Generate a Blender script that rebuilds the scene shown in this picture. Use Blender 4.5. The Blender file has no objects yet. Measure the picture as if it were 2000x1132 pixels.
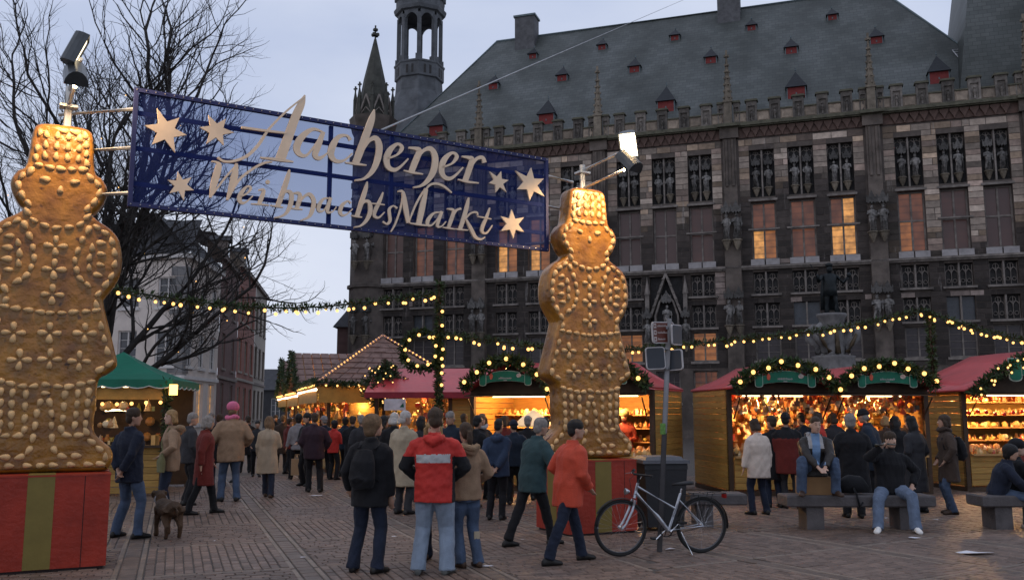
import bpy, math, random
import numpy as np
from mathutils import Vector, Matrix, noise
R = math.radians
rnd = random.Random(7)
sc = bpy.context.scene
COL = sc.collection
# ---------------------------------------------------------------- camera
F, CX, CY, H = 1750.0, 1000.0, 566.0, 1.75        # focal length and centre for a 2000 px wide picture, eye height
T = math.atan(237 / F)
ct, st = math.cos(T), math.sin(T)
cd = bpy.data.cameras.new('camera'); cam = bpy.data.objects.new('camera', cd); COL.objects.link(cam)
cd.sensor_width = 36; cd.lens = 36 * F / 2000; cd.clip_start = .1; cd.clip_end = 2000
cam.location = (0, 0, H); cam.rotation_euler = (R(90) + T, 0, 0)
sc.camera = cam
# ---------------------------------------------------------------- sky (overcast dusk) and a very weak, very soft sun
w = bpy.data.worlds.new('World'); sc.world = w; w.use_nodes = True
nt = w.node_tree; nt.nodes.clear()
N = nt.nodes.new; LK = nt.links.new
sky = N('ShaderNodeTexSky'); sky.sky_type = 'NISHITA'; sky.sun_disc = False
sky.sun_elevation = R(6); sky.sun_rotation = R(250); sky.dust_density = 3.0
skm = N('ShaderNodeMixRGB'); skm.blend_type = 'MULTIPLY'; skm.inputs[0].default_value = 1
skm.inputs[2].default_value = (.10, .10, .10, 1); LK(sky.outputs[0], skm.inputs[1])
tc = N('ShaderNodeTexCoord'); mp = N('ShaderNodeMapping'); mp.inputs['Scale'].default_value = (1.2, 1.2, 3.2)
LK(tc.outputs['Generated'], mp.inputs[0])
nz = N('ShaderNodeTexNoise'); nz.inputs['Scale'].default_value = 1.7; nz.inputs['Detail'].default_value = 6
nz.inputs['Roughness'].default_value = .5; LK(mp.outputs[0], nz.inputs[0])
cr = N('ShaderNodeValToRGB'); cr.color_ramp.elements[0].position = .3; cr.color_ramp.elements[1].position = .72
cr.color_ramp.elements[0].color = (.44, .51, .70, 1); cr.color_ramp.elements[1].color = (.66, .71, .84, 1)
LK(nz.outputs[0], cr.inputs[0])
mx = N('ShaderNodeMixRGB'); mx.inputs[0].default_value = .9
LK(skm.outputs[0], mx.inputs[1]); LK(cr.outputs[0], mx.inputs[2])
sx_ = N('ShaderNodeSeparateXYZ'); LK(tc.outputs['Generated'], sx_.inputs[0])
hr = N('ShaderNodeMapRange'); hr.inputs[1].default_value = -.02; hr.inputs[2].default_value = .35; hr.inputs[3].default_value = .55; hr.inputs[4].default_value = 0; LK(sx_.outputs[2], hr.inputs[0])
hz_ = N('ShaderNodeMixRGB'); hz_.inputs[2].default_value = (.70, .73, .82, 1); LK(hr.outputs[0], hz_.inputs[0]); LK(mx.outputs[0], hz_.inputs[1])
bg = N('ShaderNodeBackground'); bg.inputs[1].default_value = 1.18; LK(hz_.outputs[0], bg.inputs[0])
wo = N('ShaderNodeOutputWorld'); LK(bg.outputs[0], wo.inputs[0])
sd = bpy.data.lights.new('sun', 'SUN'); so = bpy.data.objects.new('sun', sd); COL.objects.link(so)
sd.energy = .12; sd.angle = R(60); sd.color = (.9, .93, 1); so.rotation_euler = (R(38), R(-8), R(-20))
vs = sc.view_settings; vs.view_transform = 'Standard'; vs.look = 'None'; vs.gamma = 1; vs.use_curve_mapping = False; vs.exposure = 0
sc.cycles.use_denoising = True
sc.cycles.max_bounces = 6; sc.cycles.diffuse_bounces = 3; sc.cycles.glossy_bounces = 3; sc.cycles.transparent_max_bounces = 12
sc.cycles.sample_clamp_indirect = 3.0
sc.cycles.use_light_tree = True

# ---------------------------------------------------------------- measuring helpers: a picture point to a place at a known depth / on the ground / on a wall
def ray(x, y):
    u = x - CX; v = CY - y
    return (u, F * ct - v * st, F * st + v * ct)
def gnd(x, y, z=0):
    d = ray(x, y); k = (z - H) / d[2]; return Vector((d[0] * k, d[1] * k, z))
def atY(x, y, Y):
    d = ray(x, y); k = Y / d[1]; return Vector((d[0] * k, Y, H + d[2] * k))
def plane(x, y, p, ang):
    d = ray(x, y); c, s = math.cos(ang), math.sin(ang)
    k = (p[0] * s - p[1] * c) / (d[0] * s - d[1] * c)
    return ((k * d[0] - p[0]) * c + (k * d[1] - p[1]) * s, H + k * d[2])

# ---------------------------------------------------------------- materials
MATS = {}
def mat(name, col, rough=.75, metal=0, var=.25, scale=4, bump=.15, bscale=None, emit=None, estr=0, spec=.3, attr=False, orand=0, col2=None, aniso=(1, 1, 1), sheen=0, subs=0):
    """noise-varied principled material; attr: colour attribute 'Col' multiplies; orand: per-object brightness variation"""
    if name in MATS: return MATS[name]
    m = bpy.data.materials.new(name); m.use_nodes = True; t = m.node_tree; t.nodes.clear()
    n = t.nodes.new; l = t.links.new
    out = n('ShaderNodeOutputMaterial'); b = n('ShaderNodeBsdfPrincipled'); l(b.outputs[0], out.inputs[0])
    b.inputs['Roughness'].default_value = rough; b.inputs['Metallic'].default_value = metal
    b.inputs['Specular IOR Level'].default_value = spec
    if sheen: b.inputs['Sheen Weight'].default_value = sheen
    if subs: b.inputs['Subsurface Weight'].default_value = subs; b.inputs['Subsurface Scale'].default_value = .01
    tcn = n('ShaderNodeTexCoord'); mpn = n('ShaderNodeMapping'); mpn.inputs['Scale'].default_value = aniso
    l(tcn.outputs['Object'], mpn.inputs[0])
    if orand:
        oi = n('ShaderNodeObjectInfo'); ad = n('ShaderNodeVectorMath'); ad.operation = 'MULTIPLY_ADD'
        l(oi.outputs['Random'], ad.inputs[0]); ad.inputs[1].default_value = (37, 53, 71); l(mpn.outputs[0], ad.inputs[2]); vec = ad.outputs[0]
    else: vec = mpn.outputs[0]
    x = n('ShaderNodeTexNoise'); x.inputs['Scale'].default_value = scale; x.inputs['Detail'].default_value = 5; x.inputs['Roughness'].default_value = .6
    l(vec, x.inputs[0])
    rp = n('ShaderNodeValToRGB'); rp.color_ramp.elements[0].position = .3; rp.color_ramp.elements[1].position = .7
    c2 = col2 if col2 else tuple(min(1, c * (1 + var)) for c in col)
    c1 = tuple(c * (1 - var) for c in col) if not col2 else col
    rp.color_ramp.elements[0].color = (*c1, 1); rp.color_ramp.elements[1].color = (*c2, 1)
    l(x.outputs[0], rp.inputs[0]); src = rp.outputs[0]
    if attr:
        at = n('ShaderNodeAttribute'); at.attribute_name = 'Col'
        mm = n('ShaderNodeMixRGB'); mm.blend_type = 'MULTIPLY'; mm.inputs[0].default_value = 1
        l(src, mm.inputs[1]); l(at.outputs['Color'], mm.inputs[2]); src = mm.outputs[0]
    if orand:
        mr = n('ShaderNodeMapRange'); mr.inputs['To Min'].default_value = 1 - orand; mr.inputs['To Max'].default_value = 1 + orand
        l(oi.outputs['Random'], mr.inputs[0])
        vm = n('ShaderNodeVectorMath'); vm.operation = 'SCALE'; l(src, vm.inputs[0]); l(mr.outputs[0], vm.inputs['Scale']); src = vm.outputs[0]
    l(src, b.inputs['Base Color'])
    if bump:
        x2 = n('ShaderNodeTexNoise'); x2.inputs['Scale'].default_value = bscale or scale * 6; x2.inputs['Detail'].default_value = 4
        l(vec, x2.inputs[0])
        bp = n('ShaderNodeBump'); bp.inputs['Strength'].default_value = bump; bp.inputs['Distance'].default_value = .03
        l(x2.outputs[0], bp.inputs['Height']); l(bp.outputs[0], b.inputs['Normal'])
    if emit:
        b.inputs['Emission Color'].default_value = (*emit, 1); b.inputs['Emission Strength'].default_value = estr
    MATS[name] = m; return m
def emis(name, col, strength):
    if name in MATS: return MATS[name]
    m = bpy.data.materials.new(name); m.use_nodes = True; t = m.node_tree; t.nodes.clear()
    o = t.nodes.new('ShaderNodeOutputMaterial'); e = t.nodes.new('ShaderNodeEmission')
    e.inputs[0].default_value = (*col, 1); e.inputs[1].default_value = strength; t.links.new(e.outputs[0], o.inputs[0])
    MATS[name] = m; return m

# ---------------------------------------------------------------- mesh collecting
def tag(o, label=None, cat=None, group=None, kind=None):
    if label: o['label'] = label
    if cat: o['category'] = cat
    if group: o['group'] = group
    if kind: o['kind'] = kind
    return o
def empty(name, loc=(0, 0, 0), rz=0, parent=None):
    o = bpy.data.objects.new(name, None); COL.objects.link(o); o.location = loc; o.rotation_euler = (0, 0, rz); o.empty_display_size = .2
    if parent: o.parent = parent
    return o
def link(name, me, parent=None, loc=None, rot=None, scale=None):
    o = bpy.data.objects.new(name, me); COL.objects.link(o)
    if parent is not None: o.parent = parent
    if loc is not None: o.location = loc
    if rot is not None: o.rotation_euler = rot
    if scale is not None: o.scale = scale
    return o
def frame_axes(d):
    d = d.normalized(); a = Vector((0, 0, 1)) if abs(d.z) < .9 else Vector((0, 1, 0))
    x = d.cross(a).normalized(); return x, x.cross(d).normalized()
class MB:
    def __init__(s): s.v = []; s.f = []; s.c = []; s.m = []; s.col = None; s.mi = 0
    def add(s, vs, fs):
        b = len(s.v); s.v += [tuple(p) for p in vs]; s.f += [tuple(b + i for i in f) for f in fs]
        s.c += [s.col or (1, 1, 1)] * len(fs); s.m += [s.mi] * len(fs); return s
    def box(s, x0, x1, y0, y1, z0, z1):
        return s.add([(x0, y0, z0), (x1, y0, z0), (x1, y1, z0), (x0, y1, z0), (x0, y0, z1), (x1, y0, z1), (x1, y1, z1), (x0, y1, z1)],
                     [(0, 3, 2, 1), (4, 5, 6, 7), (0, 1, 5, 4), (1, 2, 6, 5), (2, 3, 7, 6), (3, 0, 4, 7)])
    def cbox(s, c, d, M=None, top=1.0):
        """centred box, optional matrix, top scale"""
        vs = []
        for z in (-1, 1):
            k = top if z > 0 else 1
            for x, y in ((-1, -1), (1, -1), (1, 1), (-1, 1)):
                p = Vector((x * d[0] / 2 * k, y * d[1] / 2 * k, z * d[2] / 2))
                if M is not None: p = M @ p
                vs.append(p + Vector(c))
        return s.add(vs, [(0, 3, 2, 1), (4, 5, 6, 7), (0, 1, 5, 4), (1, 2, 6, 5), (2, 3, 7, 6), (3, 0, 4, 7)])
    def tube(s, pts, rad, n=8, cap=True, up=None, squash=1.0):
        pts = [Vector(p) for p in pts]; k = len(pts)
        if not isinstance(rad, (list, tuple)): rad = [rad] * k
        vs = []; px = None
        for i in range(k):
            d = pts[min(i + 1, k - 1)] - pts[max(i - 1, 0)]
            if d.length < 1e-9: d = Vector((0, 0, 1))
            if px is None:
                if up is not None: x = Vector(up) - d.normalized() * Vector(up).dot(d.normalized()); x.normalize(); y = d.normalized().cross(x)
                else: x, y = frame_axes(d)
            else:
                dn = d.normalized(); x = px - dn * px.dot(dn)
                if x.length < 1e-6: x, y = frame_axes(d)
                x.normalize(); y = dn.cross(x)
            px = x
            r = rad[i]; rx, ry = r if isinstance(r, (list, tuple)) else (r, r * squash)
            for j in range(n):
                a = 2 * math.pi * j / n
                vs.append(pts[i] + x * (rx * math.cos(a)) + y * (ry * math.sin(a)))
        fs = [(i * n + j, i * n + (j + 1) % n, (i + 1) * n + (j + 1) % n, (i + 1) * n + j) for i in range(k - 1) for j in range(n)]
        if cap: fs += [tuple(range(n - 1, -1, -1)), tuple((k - 1) * n + j for j in range(n))]
        return s.add(vs, fs)
    def lathe(s, prof, n=16, c=(0, 0, 0), M=None, cap=True):
        vs = []
        for r, z in prof:
            for j in range(n):
                a = 2 * math.pi * j / n; p = Vector((r * math.cos(a), r * math.sin(a), z))
                if M is not None: p = M @ p
                vs.append(p + Vector(c))
        k = len(prof)
        fs = [(i * n + j, i * n + (j + 1) % n, (i + 1) * n + (j + 1) % n, (i + 1) * n + j) for i in range(k - 1) for j in range(n)]
        if cap: fs += [tuple(range(n - 1, -1, -1)), tuple((k - 1) * n + j for j in range(n))]
        return s.add(vs, fs)
    def ball(s, c, r, n=8, m=6, M=None):
        rr = r if isinstance(r, (tuple, list)) else (r, r, r)
        vs = []
        for i in range(m + 1):
            th = math.pi * i / m
            for j in range(n):
                a = 2 * math.pi * j / n
                p = Vector((rr[0] * max(math.sin(th), .02) * math.cos(a), rr[1] * max(math.sin(th), .02) * math.sin(a), -rr[2] * math.cos(th)))
                if M is not None: p = M @ p
                vs.append(p + Vector(c))
        fs = [(i * n + j, i * n + (j + 1) % n, (i + 1) * n + (j + 1) % n, (i + 1) * n + j) for i in range(m) for j in range(n)]
        fs += [tuple(range(n - 1, -1, -1)), tuple(m * n + j for j in range(n))]
        return s.add(vs, fs)
    def prism(s, poly, y0, y1):
        """poly in (x,z), counter-clockwise seen from -y; extruded from y0 (front) to y1"""
        n = len(poly)
        vs = [(x, y0, z) for x, z in poly] + [(x, y1, z) for x, z in poly]
        fs = [tuple(range(n)), tuple(range(2 * n - 1, n - 1, -1))] + [((i + 1) % n, i, n + i, n + (i + 1) % n) for i in range(n)]
        return s.add(vs, fs)
    def ribbon(s, pts, y0, y1):
        """flat pen stroke in xz: pts (x,z,width), extruded"""
        k = len(pts); L = []; Rr = []
        for i in range(k):
            a = pts[max(i - 1, 0)]; b = pts[min(i + 1, k - 1)]
            dx, dz = b[0] - a[0], b[1] - a[1]; l = math.hypot(dx, dz) or 1
            nx, nz_ = -dz / l, dx / l; w2 = pts[i][2] / 2
            L.append((pts[i][0] + nx * w2, pts[i][1] + nz_ * w2)); Rr.append((pts[i][0] - nx * w2, pts[i][1] - nz_ * w2))
        vs = []
        for y in (y0, y1): vs += [(x, y, z) for x, z in L] + [(x, y, z) for x, z in Rr]
        fs = []
        for i in range(k - 1):
            fs += [(i, k + i, k + i + 1, i + 1), (2 * k + i + 1, 3 * k + i + 1, 3 * k + i, 2 * k + i),
                   (i + 1, 2 * k + i + 1, 2 * k + i, i), (k + i, 3 * k + i, 3 * k + i + 1, k + i + 1)]
        fs += [(0, 2 * k, 3 * k, k), (k - 1, 2 * k - 1, 4 * k - 1, 3 * k - 1)]
        return s.add(vs, fs)
    def mesh(s, name, mats, smooth=False):
        me = bpy.data.meshes.new(name); me.from_pydata(s.v, [], s.f)
        if not isinstance(mats, (list, tuple)): mats = [mats]
        for m in mats: me.materials.append(m)
        if any(s.m): me.polygons.foreach_set('material_index', s.m)
        if s.col is not None or any(c != (1, 1, 1) for c in s.c):
            a = me.color_attributes.new('Col', 'FLOAT_COLOR', 'CORNER')
            arr = np.repeat(np.array([(*c, 1) for c in s.c], dtype=np.float32), [len(f) for f in s.f], axis=0)
            a.data.foreach_set('color', arr.ravel())
        if smooth: me.polygons.foreach_set('use_smooth', [True] * len(s.f))
        me.update(); return me
    def build(s, name, mats, parent=None, smooth=False, loc=None, rot=None):
        return link(name, s.mesh(name, mats, smooth), parent, loc, rot)
def spline(pts, n=6):
    """Catmull-Rom through tuples of any length"""
    P = [pts[0]] + list(pts) + [pts[-1]]; out = []
    for i in range(1, len(P) - 2):
        p0, p1, p2, p3 = P[i - 1], P[i], P[i + 1], P[i + 2]
        for j in range(n):
            t = j / n
            out.append(tuple(.5 * (2 * b + (c - a) * t + (2 * a - 5 * b + 4 * c - d) * t * t + (3 * b - a - 3 * c + d) * t ** 3) for a, b, c, d in zip(p0, p1, p2, p3)))
    out.append(tuple(pts[-1])); return out
def copy_tree(o, parent=None):
    c = o.copy(); COL.objects.link(c)
    if parent is not None: c.parent = parent
    for ch in o.children:
        d = ch.copy(); COL.objects.link(d); d.parent = c
        for g in ch.children:
            e = g.copy(); COL.objects.link(e); e.parent = d
    return c
def pieces(items, name, stuffname, mats, parent, key, limit=300):
    """items: list of (vertices, faces, colour); the `limit` with the largest key become objects, the rest one stuff mesh"""
    items = sorted(items, key=key, reverse=True)
    for vs, fs, c in items[:limit]:
        m = MB(); m.col = c; m.add(vs, fs); m.build(name, mats, parent)
    if len(items) > limit:
        m = MB(); m.col = (1, 1, 1)
        for vs, fs, c in items[limit:]:
            m.col = c; m.add(vs, fs)
        o = m.build(stuffname, mats, parent); o['kind'] = 'stuff'
def lamp(name, kind, loc, energy, col, parent=None, size=.1, **kw):
    d = bpy.data.lights.new(name, kind); d.energy = energy; d.color = col
    if kind in ('POINT', 'SPOT'): d.shadow_soft_size = size
    if kind == 'AREA': d.size = size
    for k, v in kw.items(): setattr(d, k, v)
    o = bpy.data.objects.new(name, d); COL.objects.link(o); o.location = loc
    if parent is not None: o.parent = parent
    return o
def aim(o, target):
    d = Vector(target) - o.location; o.rotation_euler = d.to_track_quat('-Z', 'Y').to_euler()

# ================================================================= ground and brick paving
def ground():
    m = bpy.data.materials.new('paving_far'); m.use_nodes = True; t = m.node_tree; b = t.nodes['Principled BSDF']; n = t.nodes.new; l = t.links.new
    tcn = n('ShaderNodeTexCoord'); mp = n('ShaderNodeMapping'); mp.inputs['Rotation'].default_value = (0, 0, R(-20.5)); l(tcn.outputs['Object'], mp.inputs[0])
    br = n('ShaderNodeTexBrick'); br.inputs['Scale'].default_value = 4.5; br.inputs['Mortar Size'].default_value = .03
    br.inputs['Color1'].default_value = (.105, .085, .070, 1); br.inputs['Color2'].default_value = (.075, .062, .052, 1); br.inputs['Mortar'].default_value = (.03, .025, .023, 1)
    l(mp.outputs[0], br.inputs[0]); l(br.outputs[0], b.inputs['Base Color']); b.inputs['Roughness'].default_value = .7
    g = MB(); g.add([(-300, -60, -.014), (300, -60, -.014), (300, 600, -.014), (-300, 600, -.014)], [(0, 1, 2, 3)])
    go = g.build('ground', m); tag(go, 'dark brick paving of the market square', kind='structure')
    bm = mat('paving_brick', (.150, .112, .090), rough=.5, var=.22, scale=9, bump=.25, attr=True, spec=.35)
    rn = random.Random(3); items = []
    def inview(X, Y):
        return 9.0 < Y < 25 and -.60 * Y - 1.2 < X < .60 * Y + 1.2
    def brick(cx, cy, a, lx, ly, col, top=0.0):
        c, s = math.cos(a), math.sin(a); h = top + rn.uniform(-.004, .003); e = .008; vs = []
        for z, k in ((-.03, 0), (h - .006, 0), (h, e)):
            for sx, sy in ((-1, -1), (1, -1), (1, 1), (-1, 1)):
                px, py = sx * (lx / 2 - k), sy * (ly / 2 - k)
                vs.append((cx + px * c - py * s, cy + px * s + py * c, z + rn.uniform(-.0015, .0015)))
        fs = [(8, 9, 10, 11)] + [(i, (i + 1) % 4, 4 + (i + 1) % 4, 4 + i) for i in range(4)] + [(4 + i, 4 + (i + 1) % 4, 8 + (i + 1) % 4, 8 + i) for i in range(4)]
        items.append((vs, fs, col))
    def side(X, Y): return X - (1.55 + .1 * (Y - 10)) > 0
    for reg, ang in ((0, R(20.5)), (1, R(31))):
        ca, sa = math.cos(ang), math.sin(ang)
        PA, PB, a0, b0 = (1.86, 2.2, -.52, 10.68) if reg == 0 else (1.9, 1.9, .35, 8.05)
        ia = range(-14, 16); ib = range(-8, 12)
        def put(a, b, la, lb, col, top=0):
            X, Y = a * ca - b * sa, a * sa + b * ca
            if inview(X, Y) and side(X, Y) == bool(reg): brick(X, Y, ang, la, lb, col, top)
        for i in ia:
            for j in ib:
                A = a0 + i * PA; B = b0 + j * PB
                X, Y = A * ca - B * sa, A * sa + B * ca
                if not (5 < Y < 28 and abs(X) < 20): continue
                # pale kerb strips round the panel
                q = 0.0
                while q < PB - .3:
                    ln = rn.uniform(.4, .7); ln = min(ln, PB - q); k = rn.uniform(1.1, 1.5)
                    for off in (0, .26): put(A + off, B + q + ln / 2, .055, ln - .012, (k * 1.02, k * 1.06, k * 1.04))
                    q += ln
                q = 0
                while q < PB - .05:
                    put(A + .13, B + q + .1, .175, .188, (lambda k: (k, k * .98, k * .97))(rn.uniform(.75, 1.0))); q += .2
                q = .3
                while q < PA - .1:
                    ln = rn.uniform(.4, .7); ln = min(ln, PA - q); k = rn.uniform(1.1, 1.45)
                    put(A + q + ln / 2, B, ln - .012, .05, (k, k * 1.04, k * 1.02)); q += ln
                # bricks
                w_, h_ = PA - .32, PB - .07; along = (i + j) % 2 == 0
                tint = rn.uniform(.86, 1.1)
                L, Wd = .205, .098
                if along:
                    nr = int(w_ / Wd); Wr = w_ / nr
                    for r in range(nr):
                        q = -(rn.random() * L); wob = rn.uniform(-.004, .004)
                        while q < h_ - .03:
                            q0 = max(q, 0); q1 = min(q + L, h_)
                            if q1 - q0 > .04:
                                k = tint * rn.uniform(.7, 1.2); put(A + .3 + (r + .5) * Wr + wob, B + .04 + (q0 + q1) / 2, Wr - .014, q1 - q0 - .012, (k * 1.04, k * .97, k * .95))
                            q += L
                else:
                    nr = int(h_ / Wd); Wr = h_ / nr
                    for r in range(nr):
                        q = -(rn.random() * L)
                        while q < w_ - .03:
                            q0 = max(q, 0); q1 = min(q + L, w_)
                            if q1 - q0 > .04:
                                k = tint * rn.uniform(.7, 1.2); put(A + .3 + (q0 + q1) / 2, B + .04 + (r + .5) * Wr, q1 - q0 - .012, Wr - .014, (k * 1.04, k * .97, k * .95))
                            q += L
    def vis(it):
        x, y, _ = it[0][8]
        d = abs(x) > .575 * y or y < 9.75
        return -(y + (100 if d else 0)) 
    pieces(items, 'paving_brick', 'paving_bricks', bm, go, vis)
ground()

# ================================================================= facade tools (local frame: x along the wall, y into the building, z up)
def wall_holes(m, x0, x1, z0, z1, holes, depth=.4, y=0.0):
    xs = sorted({x0, x1, *[h[0] for h in holes], *[h[1] for h in holes]}); zs = sorted({z0, z1, *[h[2] for h in holes], *[h[3] for h in holes]})
    xs = [x for x in xs if x0 <= x <= x1]; zs = [z for z in zs if z0 <= z <= z1]
    for i in range(len(xs) - 1):
        for j in range(len(zs) - 1):
            cx, cz = (xs[i] + xs[i + 1]) / 2, (zs[j] + zs[j + 1]) / 2
            if any(h[0] < cx < h[1] and h[2] < cz < h[3] for h in holes): continue
            m.add([(xs[i], y, zs[j]), (xs[i + 1], y, zs[j]), (xs[i + 1], y, zs[j + 1]), (xs[i], y, zs[j + 1])], [(0, 1, 2, 3)])
    for a, b, c, d in holes:
        e = y + depth
        m.add([(a, y, c), (b, y, c), (b, y, d), (a, y, d), (a, e, c), (b, e, c), (b, e, d), (a, e, d)],
              [(0, 4, 5, 1), (1, 5, 6, 2), (2, 6, 7, 3), (3, 7, 4, 0), (4, 7, 6, 5)])
def window(parent, loc, rot, wd, ht, nx, nz, fmat, panes, fw=.06, y=.22, sill=None, bars=None, name='window', transoms=None):
    """frame part with its panes as sub-parts; loc = bottom-left of the opening"""
    f = MB(); f.box(0, fw, y - .05, y + .06, 0, ht); f.box(wd - fw, wd, y - .05, y + .06, 0, ht)
    f.box(fw, wd - fw, y - .05, y + .06, 0, fw); f.box(fw, wd - fw, y - .05, y + .06, ht - fw, ht)
    xs = [fw + (wd - 2 * fw) * i / nx for i in range(nx + 1)]; zs = [fw + (ht - 2 * fw) * i / nz for i in range(nz + 1)]
    if transoms: zs = [fw] + list(transoms) + [ht - fw]
    for x in xs[1:-1]: f.box(x - fw / 2, x + fw / 2, y - .052, y + .058, fw, ht - fw)
    for z in zs[1:-1]: f.box(fw, wd - fw, y - .048, y + .056, z - fw / 2, z + fw / 2)
    if bars:
        for i in range(len(xs) - 1):
            for j in range(len(zs) - 1):
                for k in range(1, bars[0] + 1):
                    x = xs[i] + (xs[i + 1] - xs[i]) * k / (bars[0] + 1); f.box(x - .012, x + .012, y - .02, y + .02, zs[j], zs[j + 1])
                for k in range(1, bars[1] + 1):
                    z = zs[j] + (zs[j + 1] - zs[j]) * k / (bars[1] + 1); f.box(xs[i], xs[i + 1], y - .021, y + .019, z - .012, z + .012)
    if sill: f.box(-.12, wd + .12, -sill, y - .055, -.16, -.005)
    fo = f.build(name, fmat, parent, loc=loc, rot=rot)
    k = 0
    for j in range(len(zs) - 1):
        for i in range(len(xs) - 1):
            p = MB(); p.box(xs[i], xs[i + 1], y + .022, y + .04, zs[j], zs[j + 1]); p.build('pane', panes[k % len(panes)], fo); k += 1
    return fo
def lit(name, col, strength, scale=1.2):
    if name in MATS: return MATS[name]
    m = bpy.data.materials.new(name); m.use_nodes = True; t = m.node_tree; t.nodes.clear(); n = t.nodes.new; l = t.links.new
    o = n('ShaderNodeOutputMaterial'); b = n('ShaderNodeBsdfPrincipled'); l(b.outputs[0], o.inputs[0])
    b.inputs['Base Color'].default_value = (.060, .030, .024, 1); b.inputs['Roughness'].default_value = .3
    tcn = n('ShaderNodeTexCoord'); x = n('ShaderNodeTexNoise'); x.inputs['Scale'].default_value = scale; x.inputs['Detail'].default_value = 3
    oi = n('ShaderNodeObjectInfo'); ad = n('ShaderNodeVectorMath'); ad.operation = 'MULTIPLY_ADD'; ad.inputs[1].default_value = (31, 17, 43)
    l(oi.outputs['Random'], ad.inputs[0]); l(tcn.outputs['Object'], ad.inputs[2]); l(ad.outputs[0], x.inputs[0])
    r = n('ShaderNodeValToRGB'); r.color_ramp.elements[0].position = .35; r.color_ramp.elements[1].position = .72
    r.color_ramp.elements[0].color = (*[c * .35 for c in col], 1); r.color_ramp.elements[1].color = (*col, 1); l(x.outputs[0], r.inputs[0])
    wv = n('ShaderNodeTexWave'); wv.bands_direction = 'Z'; wv.inputs['Scale'].default_value = .75; l(tcn.outputs['Object'], wv.inputs[0])
    mr = n('ShaderNodeMapRange'); mr.inputs[3].default_value = .62; mr.inputs[4].default_value = 1; mr.inputs[1].default_value = 0; mr.inputs[2].default_value = .25; l(wv.outputs[1], mr.inputs[0])
    vm = n('ShaderNodeVectorMath'); vm.operation = 'SCALE'; l(r.outputs[0], vm.inputs[0]); l(mr.outputs[0], vm.inputs['Scale'])
    l(vm.outputs[0], b.inputs['Emission Color']); b.inputs['Emission Strength'].default_value = strength
    MATS[name] = m; return m
GLASS = mat('dark_glass', (.035, .04, .05), rough=.12, var=.3, bump=0, spec=.5)

# ================================================================= town hall
def slate_mat():
    m = bpy.data.materials.new('hall_slate'); m.use_nodes = True; t = m.node_tree; b = t.nodes['Principled BSDF']; n = t.nodes.new; l = t.links.new
    tcn = n('ShaderNodeTexCoord'); sp = n('ShaderNodeSeparateXYZ'); l(tcn.outputs['Object'], sp.inputs[0]); cb = n('ShaderNodeCombineXYZ'); l(sp.outputs[0], cb.inputs[0]); l(sp.outputs[2], cb.inputs[1])
    br = n('ShaderNodeTexBrick'); br.inputs['Scale'].default_value = 1.0; br.inputs['Brick Width'].default_value = .5; br.inputs['Row Height'].default_value = .27; br.inputs['Mortar Size'].default_value = .014; br.inputs['Bias'].default_value = -.1
    br.inputs['Color1'].default_value = (.040, .048, .048, 1); br.inputs['Color2'].default_value = (.062, .070, .070, 1); br.inputs['Mortar'].default_value = (.022, .025, .026, 1); l(cb.outputs[0], br.inputs[0])
    a = n('ShaderNodeTexNoise'); a.inputs['Scale'].default_value = .35; a.inputs['Detail'].default_value = 7; l(tcn.outputs['Object'], a.inputs[0])
    r = n('ShaderNodeValToRGB'); e = r.color_ramp.elements; e[0].position = .3; e[0].color = (.46, .47, .40, 1); e[1].position = .68; e[1].color = (1.45, 1.4, 1.36, 1); e2 = r.color_ramp.elements.new(.5); e2.color = (.98, .97, .9, 1); l(a.outputs[0], r.inputs[0])
    mm = n('ShaderNodeMixRGB'); mm.blend_type = 'MULTIPLY'; mm.inputs[0].default_value = 1; l(br.outputs[0], mm.inputs[1]); l(r.outputs[0], mm.inputs[2]); l(mm.outputs[0], b.inputs['Base Color']); b.inputs['Roughness'].default_value = .55
    bp = n('ShaderNodeBump'); bp.inputs['Strength'].default_value = .5; bp.inputs['Distance'].default_value = .03; l(br.outputs[0], bp.inputs['Height']); l(bp.outputs[0], b.inputs['Normal'])
    MATS['hall_slate'] = m; return m
def lime(m, k=1.0):
    """pale lime streaks washed down the old stone"""
    t = m.node_tree; n = t.nodes.new; l = t.links.new; b = next(x for x in t.nodes if x.type == 'BSDF_PRINCIPLED'); src = b.inputs['Base Color'].links[0].from_socket
    tcn = n('ShaderNodeTexCoord'); mp = n('ShaderNodeMapping'); mp.inputs['Scale'].default_value = (1.6, 1.6, .16); l(tcn.outputs['Object'], mp.inputs[0])
    x = n('ShaderNodeTexNoise'); x.inputs['Scale'].default_value = 1.5; x.inputs['Detail'].default_value = 6; x.inputs['Roughness'].default_value = .7; l(mp.outputs[0], x.inputs[0])
    r = n('ShaderNodeValToRGB'); r.color_ramp.elements[0].position = .60; r.color_ramp.elements[0].color = (0, 0, 0, 1); r.color_ramp.elements[1].position = .70; r.color_ramp.elements[1].color = (.6 * k, .6 * k, .6 * k, 1); l(x.outputs[0], r.inputs[0])
    mm = n('ShaderNodeMixRGB'); mm.inputs[2].default_value = (.30, .27, .255, 1); l(r.outputs[0], mm.inputs[0]); l(src, mm.inputs[1]); l(mm.outputs[0], b.inputs['Base Color'])
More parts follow.
